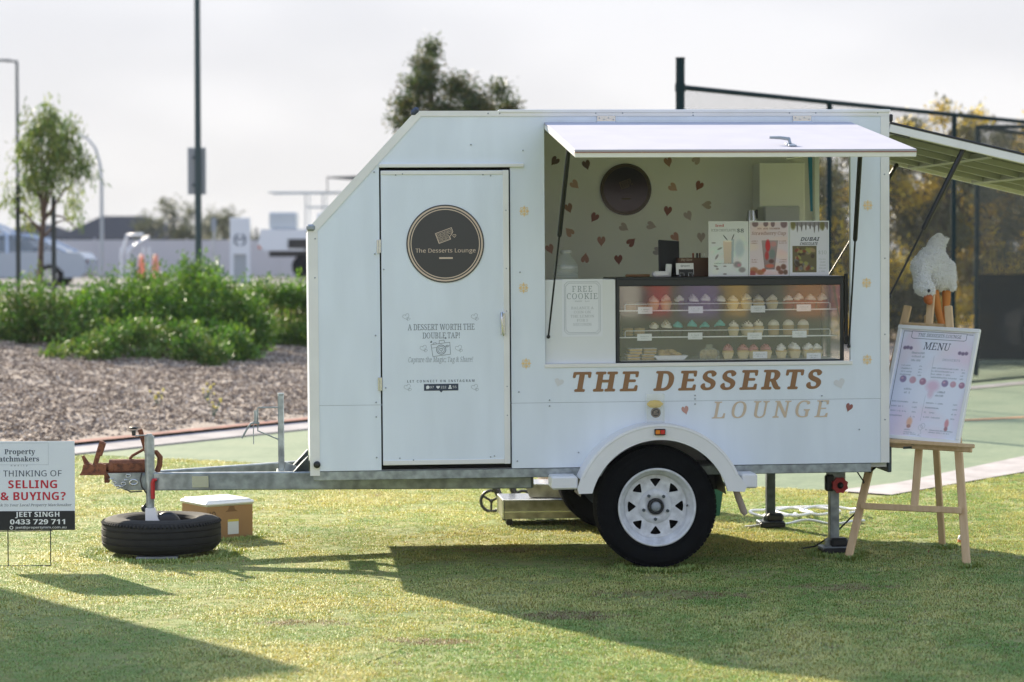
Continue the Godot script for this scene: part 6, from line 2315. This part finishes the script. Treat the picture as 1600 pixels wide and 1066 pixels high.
func car(called: String, label: String, x: float, d: float, paint: String, k := 1.0, turn := 0.0, tall := 1.0) -> void:
	var t := thing(called, label, "car", W(x, land(x, d), d), Basis(Vector3.UP, turn) * Basis.from_scale(Vector3(k, k * tall, k)))
	# nose to the left
	var g := G.new()
	var body := [Vector2(-2.28, 0.30), Vector2(-2.32, 0.55), Vector2(-2.22, 0.72), Vector2(-1.3, 0.90), Vector2(1.55, 0.98), Vector2(2.15, 0.95), Vector2(2.30, 0.78), Vector2(2.30, 0.40), Vector2(2.15, 0.26)]
	body.append_array(arc(Vector2(1.38, 0.32), 0.36, -10, 190, 12))
	body.append_array(arc(Vector2(-1.42, 0.32), 0.36, -10, 190, 12))
	g.prism(body, -0.82, 0.82)
	var bt := [Vector2(-2.20, 0.40), Vector2(-2.24, 0.60), Vector2(-1.3, 0.86), Vector2(1.55, 0.94), Vector2(2.22, 0.80), Vector2(2.22, 0.45)]
	g.prism(bt, -0.78, 0.78)
	# roof shell with tumblehome
	var rf := [Vector2(-1.30, 0.88), Vector2(-0.55, 1.36), Vector2(-0.15, 1.45), Vector2(0.65, 1.44), Vector2(1.15, 1.30), Vector2(1.80, 0.97)]
	for i in rf.size() - 1:
		var p: Vector2 = rf[i]
		var q: Vector2 = rf[i + 1]
		var wp := 0.80 - (p.y - 0.88) * 0.36
		var wq := 0.80 - (q.y - 0.88) * 0.36
		if p.y > 1.3 and q.y > 1.3 or i == 2:
			g.quad(V(p.x, p.y, wp), V(q.x, q.y, wq), V(q.x, q.y, -wq), V(p.x, p.y, -wp))
		for s in [-1, 1]:
			g.tube([V(p.x, p.y, s * wp), V(q.x, q.y, s * wq)], 0.045, 6)
	for s in [-1, 1]:
		g.tube([V(0.28, 0.92, s * 0.79), V(0.24, 1.43, s * 0.61)], 0.05, 6)
	put(g, "body", M[paint], t)
	for e in [[0, 1], [4, 5]]:
		g = G.new()
		var p: Vector2 = rf[e[0]]
		var q: Vector2 = rf[e[1]]
		g.quad(V(p.x, p.y, 0.78 - (p.y - 0.88) * 0.36), V(q.x, q.y, 0.78 - (q.y - 0.88) * 0.36), V(q.x, q.y, -0.78 + (q.y - 0.88) * 0.36), V(p.x, p.y, -0.78 + (p.y - 0.88) * 0.36))
		put(g, "windscreen", M.car_glass, t)
	for s in [-1, 1]:
		for w in [[Vector2(-1.12, 0.95), Vector2(-0.55, 1.32), Vector2(-0.15, 1.40), Vector2(0.21, 1.40), Vector2(0.24, 0.97)], [Vector2(0.32, 0.97), Vector2(0.29, 1.40), Vector2(0.65, 1.39), Vector2(1.10, 1.26), Vector2(1.55, 1.0)]]:
			g = G.new()
			var tr := Geometry2D.triangulate_polygon(G.ccw(w))
			var pp := G.ccw(w)
			for i in range(0, tr.size(), 3):
				var q := []
				for j in 3:
					var v2: Vector2 = pp[tr[i + j]]
					q.append(V(v2.x, v2.y, s * (0.81 - (v2.y - 0.88) * 0.36)))
				g.orient(Vector3(0.2, 1.1, 0), q)
			put(g, "side_window", M.car_glass, t)
	for s in [-1, 1]:
		for wx in [-1.42, 1.38]:
			g = G.new()
			g.tube([V(wx, 0.31, s * 0.62), V(wx, 0.31, s * 0.81)], 0.31, 24)
			var wl := put(g, "wheel", M.rubber, t)
			g = G.new()
			g.tube([V(wx, 0.31, s * 0.80), V(wx, 0.31, s * 0.822)], 0.20, 20)
			put(g, "rim", M.bright_steel, wl)
	g = G.new()
	g.box(V(2.27, 0.72, 0.6), V(0.06, 0.14, 0.36), 0.02)
	put(g, "tail_light", M.red_lens, t)
	g = G.new()
	g.ball(V(-0.95, 0.98, 0.90), V(0.08, 0.07, 0.10), 10)
	put(g, "mirror", M[paint], t)

func truck() -> void:
	var x := -6.72
	var d := 70.0
	var t := thing("utility_truck", "white work truck with a ladder rack half hidden behind the trailer nose", "truck", W(x, land(x, d) + 0.06, d), Basis.from_scale(Vector3.ONE * 0.86))
	var g := G.new()
	g.prism([Vector2(-1.05, 1.22), Vector2(-0.95, 1.72), Vector2(4.2, 1.72), Vector2(4.2, 1.10), Vector2(0.55, 1.10), Vector2(0.55, 0.98), Vector2(-0.85, 0.98)], -1.0, 1.0)
	put(g, "tray", M.car_white, t)
	g = G.new()
	g.box(V(1.6, 1.22, 1.01), V(3.2, 0.32, 0.04))
	g.box(V(1.0, 0.86, 0), V(3.4, 0.2, 1.2))
	put(g, "chassis", M.black, t)
	g = G.new()
	g.box(V(-0.20, 2.02, 0.3), V(0.95, 0.58, 1.0), 0.03)
	put(g, "tool_box", M.car_silver, t)
	g = G.new()
	g.box(V(1.55, 2.0, 0.3), V(1.1, 0.55, 1.0), 0.03)
	put(g, "tool_box", M.car_white, t)
	g = G.new()
	g.prism([Vector2(4.3, 0.7), Vector2(6.6, 0.7), Vector2(6.6, 1.6), Vector2(5.9, 1.75), Vector2(5.4, 2.6), Vector2(4.3, 2.65)], -0.95, 0.95)
	put(g, "cab", M.car_white, t)
	g = G.new()
	g.prism([Vector2(4.9, 1.75), Vector2(5.75, 1.75), Vector2(5.35, 2.45), Vector2(4.9, 2.45)], -0.97, 0.97)
	put(g, "cab_window", M.car_glass, t)
	for q in [0.55, 5.6]:
		for s in [-1, 1]:
			g = G.new()
			g.tube([V(q, 0.42, s * 0.7), V(q, 0.42, s * 1.0)], 0.42, 24)
			put(g, "wheel", M.rubber, t)
	g = G.new()
	for q in [0.6, 1.2, 1.9, 3.0]:
		for s in [-0.8, 0.8]:
			g.tube([V(q, 1.7, s), V(q, 2.95, s)], 0.025, 6)
	for s in [-0.8, 0.8]:
		g.tube([V(-0.7, 3.0, s), V(4.6, 3.02, s)], 0.03, 6)
		g.tube([V(0.6, 2.5, s), V(3.0, 2.5, s)], 0.025, 6)
	put(g, "ladder_rack", M.pole_grey, t)
	g = G.new()
	g.prism([Vector2(1.3, 3.55), Vector2(4.2, 3.65), Vector2(4.2, 3.15), Vector2(2.6, 3.2), Vector2(2.3, 3.48)], -0.7, 0.7)
	g.tube([V(1.35, 3.0, 0.6), V(1.35, 3.56, 0.6)], 0.02, 6)
	put(g, "canopy_roll", M.fence_green, t)
	g = G.new()
	g.prism(disc(Vector2(2.35, 3.34), 0.12, 0.12, 16), 0.70, 0.74)
	put(g, "round_lamp", M.pole_grey, t)
	g = G.new()
	g.box(V(-1.0, 1.12, 0.72), V(0.10, 0.18, 0.34), 0.02)
	put(g, "tail_light", M.cone_orange, t)
	g = G.new()
	g.box(V(-1.1, 1.55, 1.0), V(0.06, 0.45, 0.10))
	put(g, "mirror", M.fence_green, t)

func house(label: String, x: float, d: float, wide: float, eave: float, ridge: float, deep: float) -> void:
	var y := land(x, d)
	var t := thing("house", label, "house", W(x, y, d))
	var g := G.new()
	g.box(V(0, eave * 0.5, -deep * 0.5), V(wide - 0.8, eave, deep - 0.8))
	put(g, "wall", M.house_wall, t)
	g = G.new()
	var a := wide * 0.5
	var k := (ridge - eave) * 1.6
	var p := [V(-a, eave, 0), V(a, eave, 0), V(a, eave, -deep), V(-a, eave, -deep)]
	var r0 := V(-a + k, ridge, -deep * 0.5)
	var r1 := V(a - k * 1.6, ridge, -deep * 0.5)
	g.quad(p[0], p[1], r1, r0)
	g.quad(p[2], p[3], r0, r1)
	g.tri(p[1], p[2], r1)
	g.tri(p[3], p[0], r0)
	g.quad(p[3], p[2], p[1], p[0])
	g.box(V(0, eave - 0.08, 0.01), V(wide, 0.16, 0.06))
	put(g, "roof", M.roof_grey, t)
	for i in 3:
		g = G.new()
		g.box(V(-a * 0.55 + i * a * 0.55, eave * 0.55, -0.38), V(1.2, 1.1, 0.05))
		put(g, "window", M.car_glass, t)

func far_things() -> void:
	pole_things()
	car("parked_car", "silver blue sedan parked behind the sapling at the left edge", -13.25, 60.0, "car_silver", 1.0, 0.0, 0.93)
	car("parked_car", "second pale car behind the silver sedan at the far left", -17.6, 74.0, "car_silver", 1.05, 0.0, 1.2)
	car("parked_car", "white car seen through the court fence at the right edge", 9.15, 33.8, "car_white", 0.8, 0.0, 1.34)
	truck()
	house("house with a dark grey hip roof behind the pale fence", -23.5, 140.0, 8.8, 1.35, 2.80, 7.0)
	house("second dark roofed house further left, lower roof", -30.2, 146.0, 6.5, 1.2, 2.35, 7.0)
	house("far house with a dark roof right of the hip roofed house", -21.2, 144.0, 4.6, 1.15, 2.0, 6.0)
	# playground frame in front of the house
	var t := thing("barrier_frame", "pale bent tube frame standing in front of the dark roofed house", "frame", W(-12.0, land(-12.0, 73.0), 73.0))
	var g := G.new()
	g.tube([V(-0.38, 0.7, 0), V(-0.18, 1.38, 0), V(0.32, 1.40, 0)], 0.05, 8)
	g.tube([V(-0.12, 0.8, 0.3), V(0.02, 1.0, 0.3), V(0.55, 1.32, 0.3)], 0.06, 8)
	for q in [[-0.38, 0], [-0.12, 0.3], [0.32, 0], [0.55, 0.3]]:
		g.tube([V(q[0], 0, q[1]), V(q[0], 1.0, q[1])], 0.04, 8)
	put(g, "tube", M.car_white, t)
	# the long pale fence
	t = thing("panel_fence", "long pale lilac panel fence behind the garden bed", "fence", W(-11.0, land(-11.0, 76), 76.0))
	for i in 14:
		g = G.new()
		g.box(V(-9.6 + i * 1.52, 0.62 + 0.0, 0), V(1.46, 1.22, 0.04))
		put(g, "panel", M.fence_lilac, t)
		g = G.new()
		g.box(V(-10.36 + i * 1.52, 0.64, 0), V(0.06, 1.28, 0.07))
		put(g, "post", M.fence_lilac, t)

func wire_panel(a: Vector3, b: Vector3, y0: float, y1: float) -> G:
	# diagonal wires of a chain link panel between two posts
	var g := G.new()
	var long := Vector2(b.x - a.x, b.z - a.z).length()
	var dir := V(b.x - a.x, 0, b.z - a.z) / long
	var out := dir.cross(Vector3.UP)
	var high := y1 - y0
	var step := 0.06
	for s in [-1, 1]:
		var k := -high
		while k < long:
			var u0 := k
			var v0 := 0.0
			var u1 := k + high
			var v1 := high
			if u0 < 0:
				v0 = -u0
				u0 = 0.0
			if u1 > long:
				v1 -= u1 - long
				u1 = long
			if v1 > v0:
				var p: Vector3 = a + dir * u0 + V(0, y0 - a.y + (v0 if s > 0 else high - v0), 0) + out * 0.003 * s
				var q: Vector3 = a + dir * u1 + V(0, y0 - a.y + (v1 if s > 0 else high - v1), 0) + out * 0.003 * s
				g.tube([p, q], 0.0026, 3, false)
			k += step
	return g

func court_fence() -> void:
	var a := W(1.71, 0, 23.5)
	var b := W(6.58, 0, 29.6)
	var t := thing("court_fence", "tall dark chain link court fence behind the trailer", "fence", a)
	var dir := (b - a).normalized()
	var o := Vector3.ZERO
	var n := 5
	var gap := 2.94
	for i in n + 1:
		var g := G.new()
		var p := dir * gap * i
		g.tube([p, p + V(0, 3.62 if i == 0 else 3.34, 0)], 0.046 if i == 0 else 0.032, 12)
		if i == 0:
			g.tube([p + V(0, 3.62, 0), p + V(0, 3.635, 0)], 0.05, 12)
			g.tube([p + V(0, 3.29, 0), p + V(0, 3.37, 0)], 0.054, 12)
		put(g, "post", M.fence_green, t)
		if i < n:
			var q := dir * gap * (i + 1)
			g = G.new()
			g.tube([p + V(0, 3.335, 0), q + V(0, 3.335, 0)], 0.027, 10)
			put(g, "top_rail", M.fence_green, t)
			g = G.new()
			g.tube([p + V(0, 0.06, 0), q + V(0, 0.06, 0)], 0.016, 8)
			put(g, "bottom_wire", M.fence_green, t)
			stuff(put(wire_panel(p + o, q + o, 0.06, 3.32), "chain_link", M.fence_green, t))
	t = thing("screened_fence", "farther court fence with black shade cloth at the right edge", "fence", W(6.25, 0, 31.0))
	var c := V(0, 0, 0)
	for q in [V(2.9, 0, 0.4), V(2.75, 0, -4.6)]:
		var g := G.new()
		g.tube([c + V(0, 3.35, 0), q + V(0, 3.35, 0)], 0.028, 8)
		put(g, "top_rail", M.fence_green, t)
		g = G.new()
		g.tube([q, q + V(0, 3.35, 0)], 0.034, 10)
		put(g, "post", M.fence_green, t)
		stuff(put(wire_panel(c, q, 0.1, 3.33), "chain_link", M.fence_green, t))
	var g2 := G.new()
	g2.tube([c, c + V(0, 3.36, 0)], 0.036, 10)
	put(g2, "post", M.fence_green, t)
	g2 = G.new()
	g2.box(V(1.45, 0.80, 0.22), V(2.86, 1.15, 0.006), 0.0, Basis(Vector3.UP, -atan2(0.4, 2.9)))
	put(g2, "shade_cloth", M.shade_cloth, t)

func marquee() -> void:
	# stands just left of the frame; its shadow lies in the foreground
	var c := Vector2(-3.37, 12.8)
	var e := Vector2(-0.61, 0.79)
	var f := Vector2(-0.79, -0.61)
	var t := thing("market_umbrella", "large square white market umbrella standing left of the frame", "umbrella", W(c.x, 0, c.y))
	var at := func(u: float, w: float, y: float) -> Vector3:
		var p := e * u + f * w
		return V(p.x, y, -p.y)
	var g := G.new()
	var top: Vector3 = at.call(1.5, 1.5, 3.3)
	var q := [at.call(0, 0, 2.4), at.call(3, 0, 2.4), at.call(3, 3, 2.4), at.call(0, 3, 2.4)]
	for i in 4:
		g.orient(V(top.x, 1.0, top.z), [q[i], q[(i + 1) % 4], top])
		g.orient(V(top.x, 2.0, top.z), [q[i] - V(0, 0.22, 0), q[(i + 1) % 4] - V(0, 0.22, 0), q[(i + 1) % 4], q[i]])
	put(g, "canopy", M.marquee, t)
	g = G.new()
	g.tube([V(top.x, 0, top.z), V(top.x, 3.25, top.z)], 0.035, 10)
	put(g, "pole", M.pole_grey, t)
	for i in 4:
		g = G.new()
		g.tube([V(top.x, 3.2, top.z), q[i] + V(0, 0.02, 0)], 0.014, 6)
		put(g, "rib", M.pole_grey, t)

# ------------------------------------------------------------------ ground
func ground() -> void:
	var xs := steps(-300, -40, 8)
	xs.append_array(steps(-36, 36, 72))
	xs.append_array(steps(40, 300, 8))
	var ds := steps(-60, 0, 6)
	ds.append_array(steps(2, 80, 78))
	ds.append_array(steps(95, 600, 12))
	var g := grid(func(x: float, d: float) -> Vector3:
		var h := land(x, d)
		return W(x, h - (0.05 if h > 0.001 or inland(x, d) > -1.2 and d > 14 else 0.0), d), xs, ds)
	for i in g.n.size():
		if g.n[i].y > 0.999:
			g.n[i] = Vector3.UP
	structure(put(g, "ground", M.lawn_soil))
	sheet("lawn_edge", [Vector2(-9.0, 8.0), Vector2(-1.0, 8.0), Vector2(2.0, 15.9), Vector2(-3.5, 18.7)], 0.003, M.lawn_soil)
	sheet("court_turf", [Vector2(-3.5, 18.7), Vector2(2.2, 15.8), Vector2(2.72, 16.3), Vector2(4.18, 18.6), Vector2(10.5, 28.6), Vector2(14.0, 36.0), Vector2(6.9, 35.7)], 0.006, M.turf)
	sheet("concrete_path", [Vector2(2.2, 15.78), Vector2(2.56, 15.5), Vector2(3.82, 17.15), Vector2(11.8, 27.6), Vector2(10.5, 28.6), Vector2(4.18, 18.6), Vector2(2.72, 16.3)], 0.010, M.concrete)
	sheet("court_line", [Vector2(4.2, 22.35), Vector2(5.1, 22.9), Vector2(6.4, 23.45), Vector2(6.4, 23.56), Vector2(5.1, 23.02), Vector2(4.2, 22.47)], 0.012, M.line_orange)
	sheet("fence_footing", [Vector2(1.66, 23.35), Vector2(1.86, 23.2), Vector2(10.9, 34.5), Vector2(10.7, 34.7)], 0.016, M.concrete)
	# kerb and bed
	g = G.new()
	for i in 60:
		var t0 := -14.0 + i * 1.0
		var p := bed(0.0, t0)
		var q := bed(0.0, t0 + 1.0)
		var r := bed(0.26, t0 + 1.0)
		var s := bed(0.26, t0)
		g.quad(W(p.x, 0.05, p.y), W(q.x, 0.05, q.y), W(r.x, 0.055, r.y), W(s.x, 0.055, s.y)) if false else g.quad(W(q.x, 0.02, q.y), W(p.x, 0.02, p.y), W(s.x, 0.055, s.y), W(r.x, 0.055, r.y))
		g.quad(W(q.x, -0.05, q.y), W(p.x, -0.05, p.y), W(p.x, 0.02, p.y), W(q.x, 0.02, q.y))
	for i in range(0, g.v.size(), 3):
		if g.n[i].y < -0.5:
			var sw := g.v[i + 1]
			g.v[i + 1] = g.v[i + 2]
			g.v[i + 2] = sw
			for j in 3:
				g.n[i + j] = -g.n[i + j]
	structure(put(g, "kerb", M.concrete))
	var strip := func(s: float, t: float) -> Vector3:
		var p := bed(s, t)
		return W(p.x, land(p.x, p.y) + 0.055, p.y)
	structure(put(grid(strip, steps(0.26, 0.36, 1), steps(-14, 46, 60)), "kerb_edging", M.kerb_red))
	var lumps := FastNoiseLite.new()
	lumps.seed = 4
	lumps.frequency = 0.35
	lumps.fractal_octaves = 3
	structure(put(grid(func(s: float, t: float) -> Vector3:
		var p := bed(s, t)
		return W(p.x, land(p.x, p.y) + 0.055 + lumps.get_noise_2d(p.x * 3, p.y * 3) * 0.05 * clampf((s - 0.48) * 2.0, 0, 1), p.y), steps(0.36, 15.5, 60), steps(-14, 46, 150)), "garden_bed", M.mulch))
	structure(put(grid(func(s: float, t: float) -> Vector3:
		var p := bed(s, t)
		return W(p.x, land(p.x, p.y) + 0.03, p.y), steps(15.4, 75, 24), steps(-60, 80, 30)), "car_park", M.asphalt))
	# bark chips lying on the bed
	var r2 := RandomNumberGenerator.new()
	r2.seed = 15
	var chip := G.new()
	chip.box(Vector3.ZERO, V(1, 0.35, 0.55), 0.0)
	var mm := MultiMesh.new()
	mm.transform_format = MultiMesh.TRANSFORM_3D
	mm.use_colors = true
	mm.mesh = chip.mesh()
	var xf := []
	var cs := []
	for i in 110000:
		var p := bed(r2.randf_range(0.4, 8.5), r2.randf_range(-5, 15.0))
		if absf(p.x) > p.y * 0.24 + 1.0:
			continue
		var sz := r2.randf_range(0.012, 0.042)
		var b := Basis(Vector3.UP, r2.randf() * TAU) * Basis(Vector3.BACK, r2.randfn() * 0.5) * Basis.from_scale(V(sz, sz, sz))
		xf.append(Transform3D(b, W(p.x, land(p.x, p.y) + 0.065 + lumps.get_noise_2d(p.x * 3, p.y * 3) * 0.05, p.y)))
		var k := r2.randf()
		cs.append(Color(0.14, 0.10, 0.075).lerp(Color(0.66, 0.55, 0.44), k * k))
	mm.instance_count = xf.size()
	for i in xf.size():
		mm.set_instance_transform(i, xf[i])
		mm.set_instance_color(i, cs[i])
	var mi := MultiMeshInstance3D.new()
	mi.name = "bark_chips"
	mi.multimesh = mm
	mi.material_override = M.wood_chip
	add_child(mi, true)
	stuff(mi)
	tag(mi, "grey brown bark chips scattered over the garden bed", "mulch")
	# a few small weeds with yellow flowers
	for q in [[-3.37, 21.9, "small yellow flowered weed in the mulch, left"], [-3.0, 22.6, "small green weed with yellow flowers in the mulch, middle"], [-2.78, 21.4, "tall yellow flowered weed behind the jockey stand"]]:
		var t := thing("weed", q[2], "weed", W(q[0], land(q[0], q[1]) + 0.05, q[1]))
		var gs := G.new()
		var gf := G.new()
		for k in 9:
			var d := V(r2.randfn() * 0.35, 1, r2.randfn() * 0.35).normalized() * r2.randf_range(0.1, 0.2)
			gs.tube([Vector3.ZERO, d * 0.6, d], [0.003, 0.002, 0.002], 4)
			gf.ball(d, Vector3.ONE * 0.011, 6)
		put(gs, "stems", M.green_plastic, t)
		stuff(put(gf, "flowers", M.label_yellow, t))

func lawn() -> void:
	var r := RandomNumberGenerator.new()
	r.seed = 99
	var blades := []
	for kind in 3:
		var g := G.new()
		g.tinted = true
		for k in 9:
			var a := r.randf() * TAU
			var o := V(r.randfn() * 0.012, -0.003, r.randfn() * 0.012)
			var lean := V(cos(a), 0, sin(a)) * r.randf_range(0.15, 0.9)
			var h := r.randf_range(0.007, 0.016)
			var w := r.randf_range(0.0013, 0.0022)
			var side := V(-sin(a), 0, cos(a))
			var mid := o + (Vector3.UP * 0.6 + lean * 0.35).normalized() * h * 0.6
			var tip := o + (Vector3.UP * 0.75 + lean).normalized() * h
			var up := (side.cross(lean + Vector3.UP * 0.2)).normalized()
			if up.y < 0:
				up = -up
			up = (up + Vector3.UP * 0.6).normalized()
			g.col = Color(1, 1, 1) * r.randf_range(0.75, 1.2)
			g.col.a = 1.0
			for tri in [[o - side * w, o + side * w, mid + side * w * 0.8], [o - side * w, mid + side * w * 0.8, mid - side * w * 0.8], [mid - side * w * 0.8, mid + side * w * 0.8, tip]]:
				var k3: Vector3 = (tri[1] - tri[0]).cross(tri[2] - tri[0])
				if k3.dot(up) >= 0:
					g.trin(tri[0], tri[1], tri[2], up, up, up)
				else:
					g.trin(tri[0], tri[2], tri[1], up, up, up)
		blades.append(g.mesh())
	var patch := FastNoiseLite.new()
	patch.seed = 12
	patch.frequency = 0.5
	patch.fractal_octaves = 4
	var streak := FastNoiseLite.new()
	streak.seed = 18
	streak.frequency = 2.2
	streak.fractal_octaves = 3
	for kind in 3:
		var buf := PackedFloat32Array()
		var count := 0
		for i in 105000:
			var d := 8.0 + 10.8 * pow(r.randf(), 1.55)
			var x := r.randf_range(-1, 1) * (d * 0.232 + 0.7)
			if not is_lawn(x, d):
				continue
			var n := patch.get_noise_2d(x, d * 0.8) * 1.25 + streak.get_noise_2d(x, d) * 0.7
			var sparse := streak.get_noise_2d(x * 0.7 + 40, d * 0.7)
			if sparse > 0.22 and r.randf() < 0.7:
				continue
			var s := r.randf_range(0.75, 1.25) * (1.0 + 0.35 * clampf(n, -0.5, 0.5)) * (1.0 + maxf(0.0, d - 12.0) * 0.05)
			var a := r.randf() * TAU
			var ca := cos(a) * s
			var sa := sin(a) * s
			buf.append_array([ca, 0.0, sa, x, 0.0, s, 0.0, 0.0, -sa, 0.0, ca, -d])
			var k := clampf(0.50 + n * 0.7 + r.randfn() * 0.28, 0, 1)
			var c := Color(0.23, 0.42, 0.10).lerp(Color(0.72, 0.68, 0.25), k)
			if r.randf() < 0.08:
				c = Color(0.40, 0.33, 0.17)
			for q in [[0.78, 10.95, 0.34, 0.13], [0.25, 10.3, 0.22, 0.12], [-0.9, 10.1, 0.2, 0.1], [-0.1, 12.6, 0.3, 0.1], [1.6, 11.2, 0.25, 0.1], [-0.35, 9.6, 0.18, 0.08]]:
				var e := Vector2((x - q[0]) / q[2], (d - q[1]) / q[3]).length() + streak.get_noise_2d(x * 4, d * 4) * 0.8
				if e < 1.0 and r.randf() < 0.75:
					c = Color(0.30, 0.22, 0.12).lerp(Color(0.44, 0.36, 0.2), r.randf())
			buf.append_array([c.r, c.g, c.b, 1.0])
			count += 1
		# longer grass left standing round what stands on the lawn
		for q in [[0.76, 11.88, 0.16, 0.12], [-1.905, 12.47, 0.33, 0.33], [1.765, 12.45, 0.10, 0.10], [1.80, 12.26, 0.03, 0.03], [2.37, 11.96, 0.03, 0.03], [2.39, 12.75, 0.03, 0.03], [-1.70, 13.24, 0.2, 0.2]]:
			for i in int(260 * (q[2] + 0.08) / 0.3):
				var w := r.randf() * TAU
				var far := r.randf_range(1.0, 1.22)
				var s := r.randf_range(1.2, 2.1)
				var a := r.randf() * TAU
				var x: float = q[0] + cos(w) * (q[2] * far + 0.01)
				var d: float = q[1] + sin(w) * (q[3] * far + 0.01)
				var c := Color(0.21, 0.38, 0.09).lerp(Color(0.55, 0.54, 0.19), r.randf() * 0.8)
				buf.append_array([cos(a) * s, 0.0, sin(a) * s, x, 0.0, s * 1.25, 0.0, 0.0, -sin(a) * s, 0.0, cos(a) * s, -d, c.r, c.g, c.b, 1.0])
				count += 1
		var mm := MultiMesh.new()
		mm.transform_format = MultiMesh.TRANSFORM_3D
		mm.use_colors = true
		mm.mesh = blades[kind]
		mm.instance_count = count
		mm.buffer = buf
		var mi := MultiMeshInstance3D.new()
		mi.name = numbered(self, "grass")
		mi.multimesh = mm
		mi.material_override = M.grass_blade
		add_child(mi, true)
		stuff(mi)
		tag(mi, "short mown grass of the lawn, straw yellow in the sun", "grass", "lawn grass")
	# dark dead leaves on the lawn
	var g2 := G.new()
	for i in 240:
		var d := r.randf_range(8.6, 14.0)
		var x := r.randf_range(-1, 1) * d * 0.23
		if not is_lawn(x, d):
			continue
		var o := W(x, 0.018, d)
		var dir := V(r.randfn(), 0.25 * r.randfn(), r.randfn()).normalized()
		g2.leaf(o, dir, dir.cross(Vector3.UP).normalized(), r.randf_range(0.008, 0.026), r.randf_range(0.004, 0.010))
	var dl := put(g2, "dead_leaves", M.cardboard_dark)
	stuff(dl)
	tag(dl, "small dark dead leaves scattered on the lawn", "dead leaves")

func stalls() -> void:
	# across the lawn behind the camera: the colours that the display glass mirrors
	var cols := [["pink", Color(0.62, 0.10, 0.25)], ["white", Color(0.75, 0.72, 0.68)], ["red", Color(0.58, 0.03, 0.03)], ["violet", Color(0.24, 0.16, 0.42)], ["yellow", Color(0.70, 0.46, 0.10)], ["dark brown", Color(0.05, 0.035, 0.03)], ["orange", Color(0.60, 0.26, 0.07)], ["crimson", Color(0.40, 0.03, 0.10)]]
	for i in cols.size():
		var c: Color = cols[i][1]
		mat("cloth_%d" % i, c.r, c.g, c.b, 0.85)
		var t := thing("market_stall", "market stall with a %s cloth and canopy mirrored in the display glass" % cols[i][0], "stall", Vector3(11.2 + i * 0.98, 0, 35.0 + (i % 3) * 0.6), Basis.IDENTITY, "market stalls across the lawn")
		var g := G.new()
		g.box(V(0, 0.55, 0), V(0.92, 1.1, 0.6), 0.02)
		put(g, "table_cloth", M["cloth_%d" % i], t)
		g = G.new()
		g.prism([Vector2(-0.5, 2.1), Vector2(0.5, 2.1), Vector2(0.5, 2.3), Vector2(0, 2.6), Vector2(-0.5, 2.3)], -0.5, 0.5)
		put(g, "canopy", M["cloth_%d" % i], t)
		for sx in [-1, 1]:
			g = G.new()
			g.tube([V(sx * 0.45, 0, -0.4), V(sx * 0.45, 2.1, -0.4)], 0.015, 6)
			put(g, "post", M.pole_grey, t)
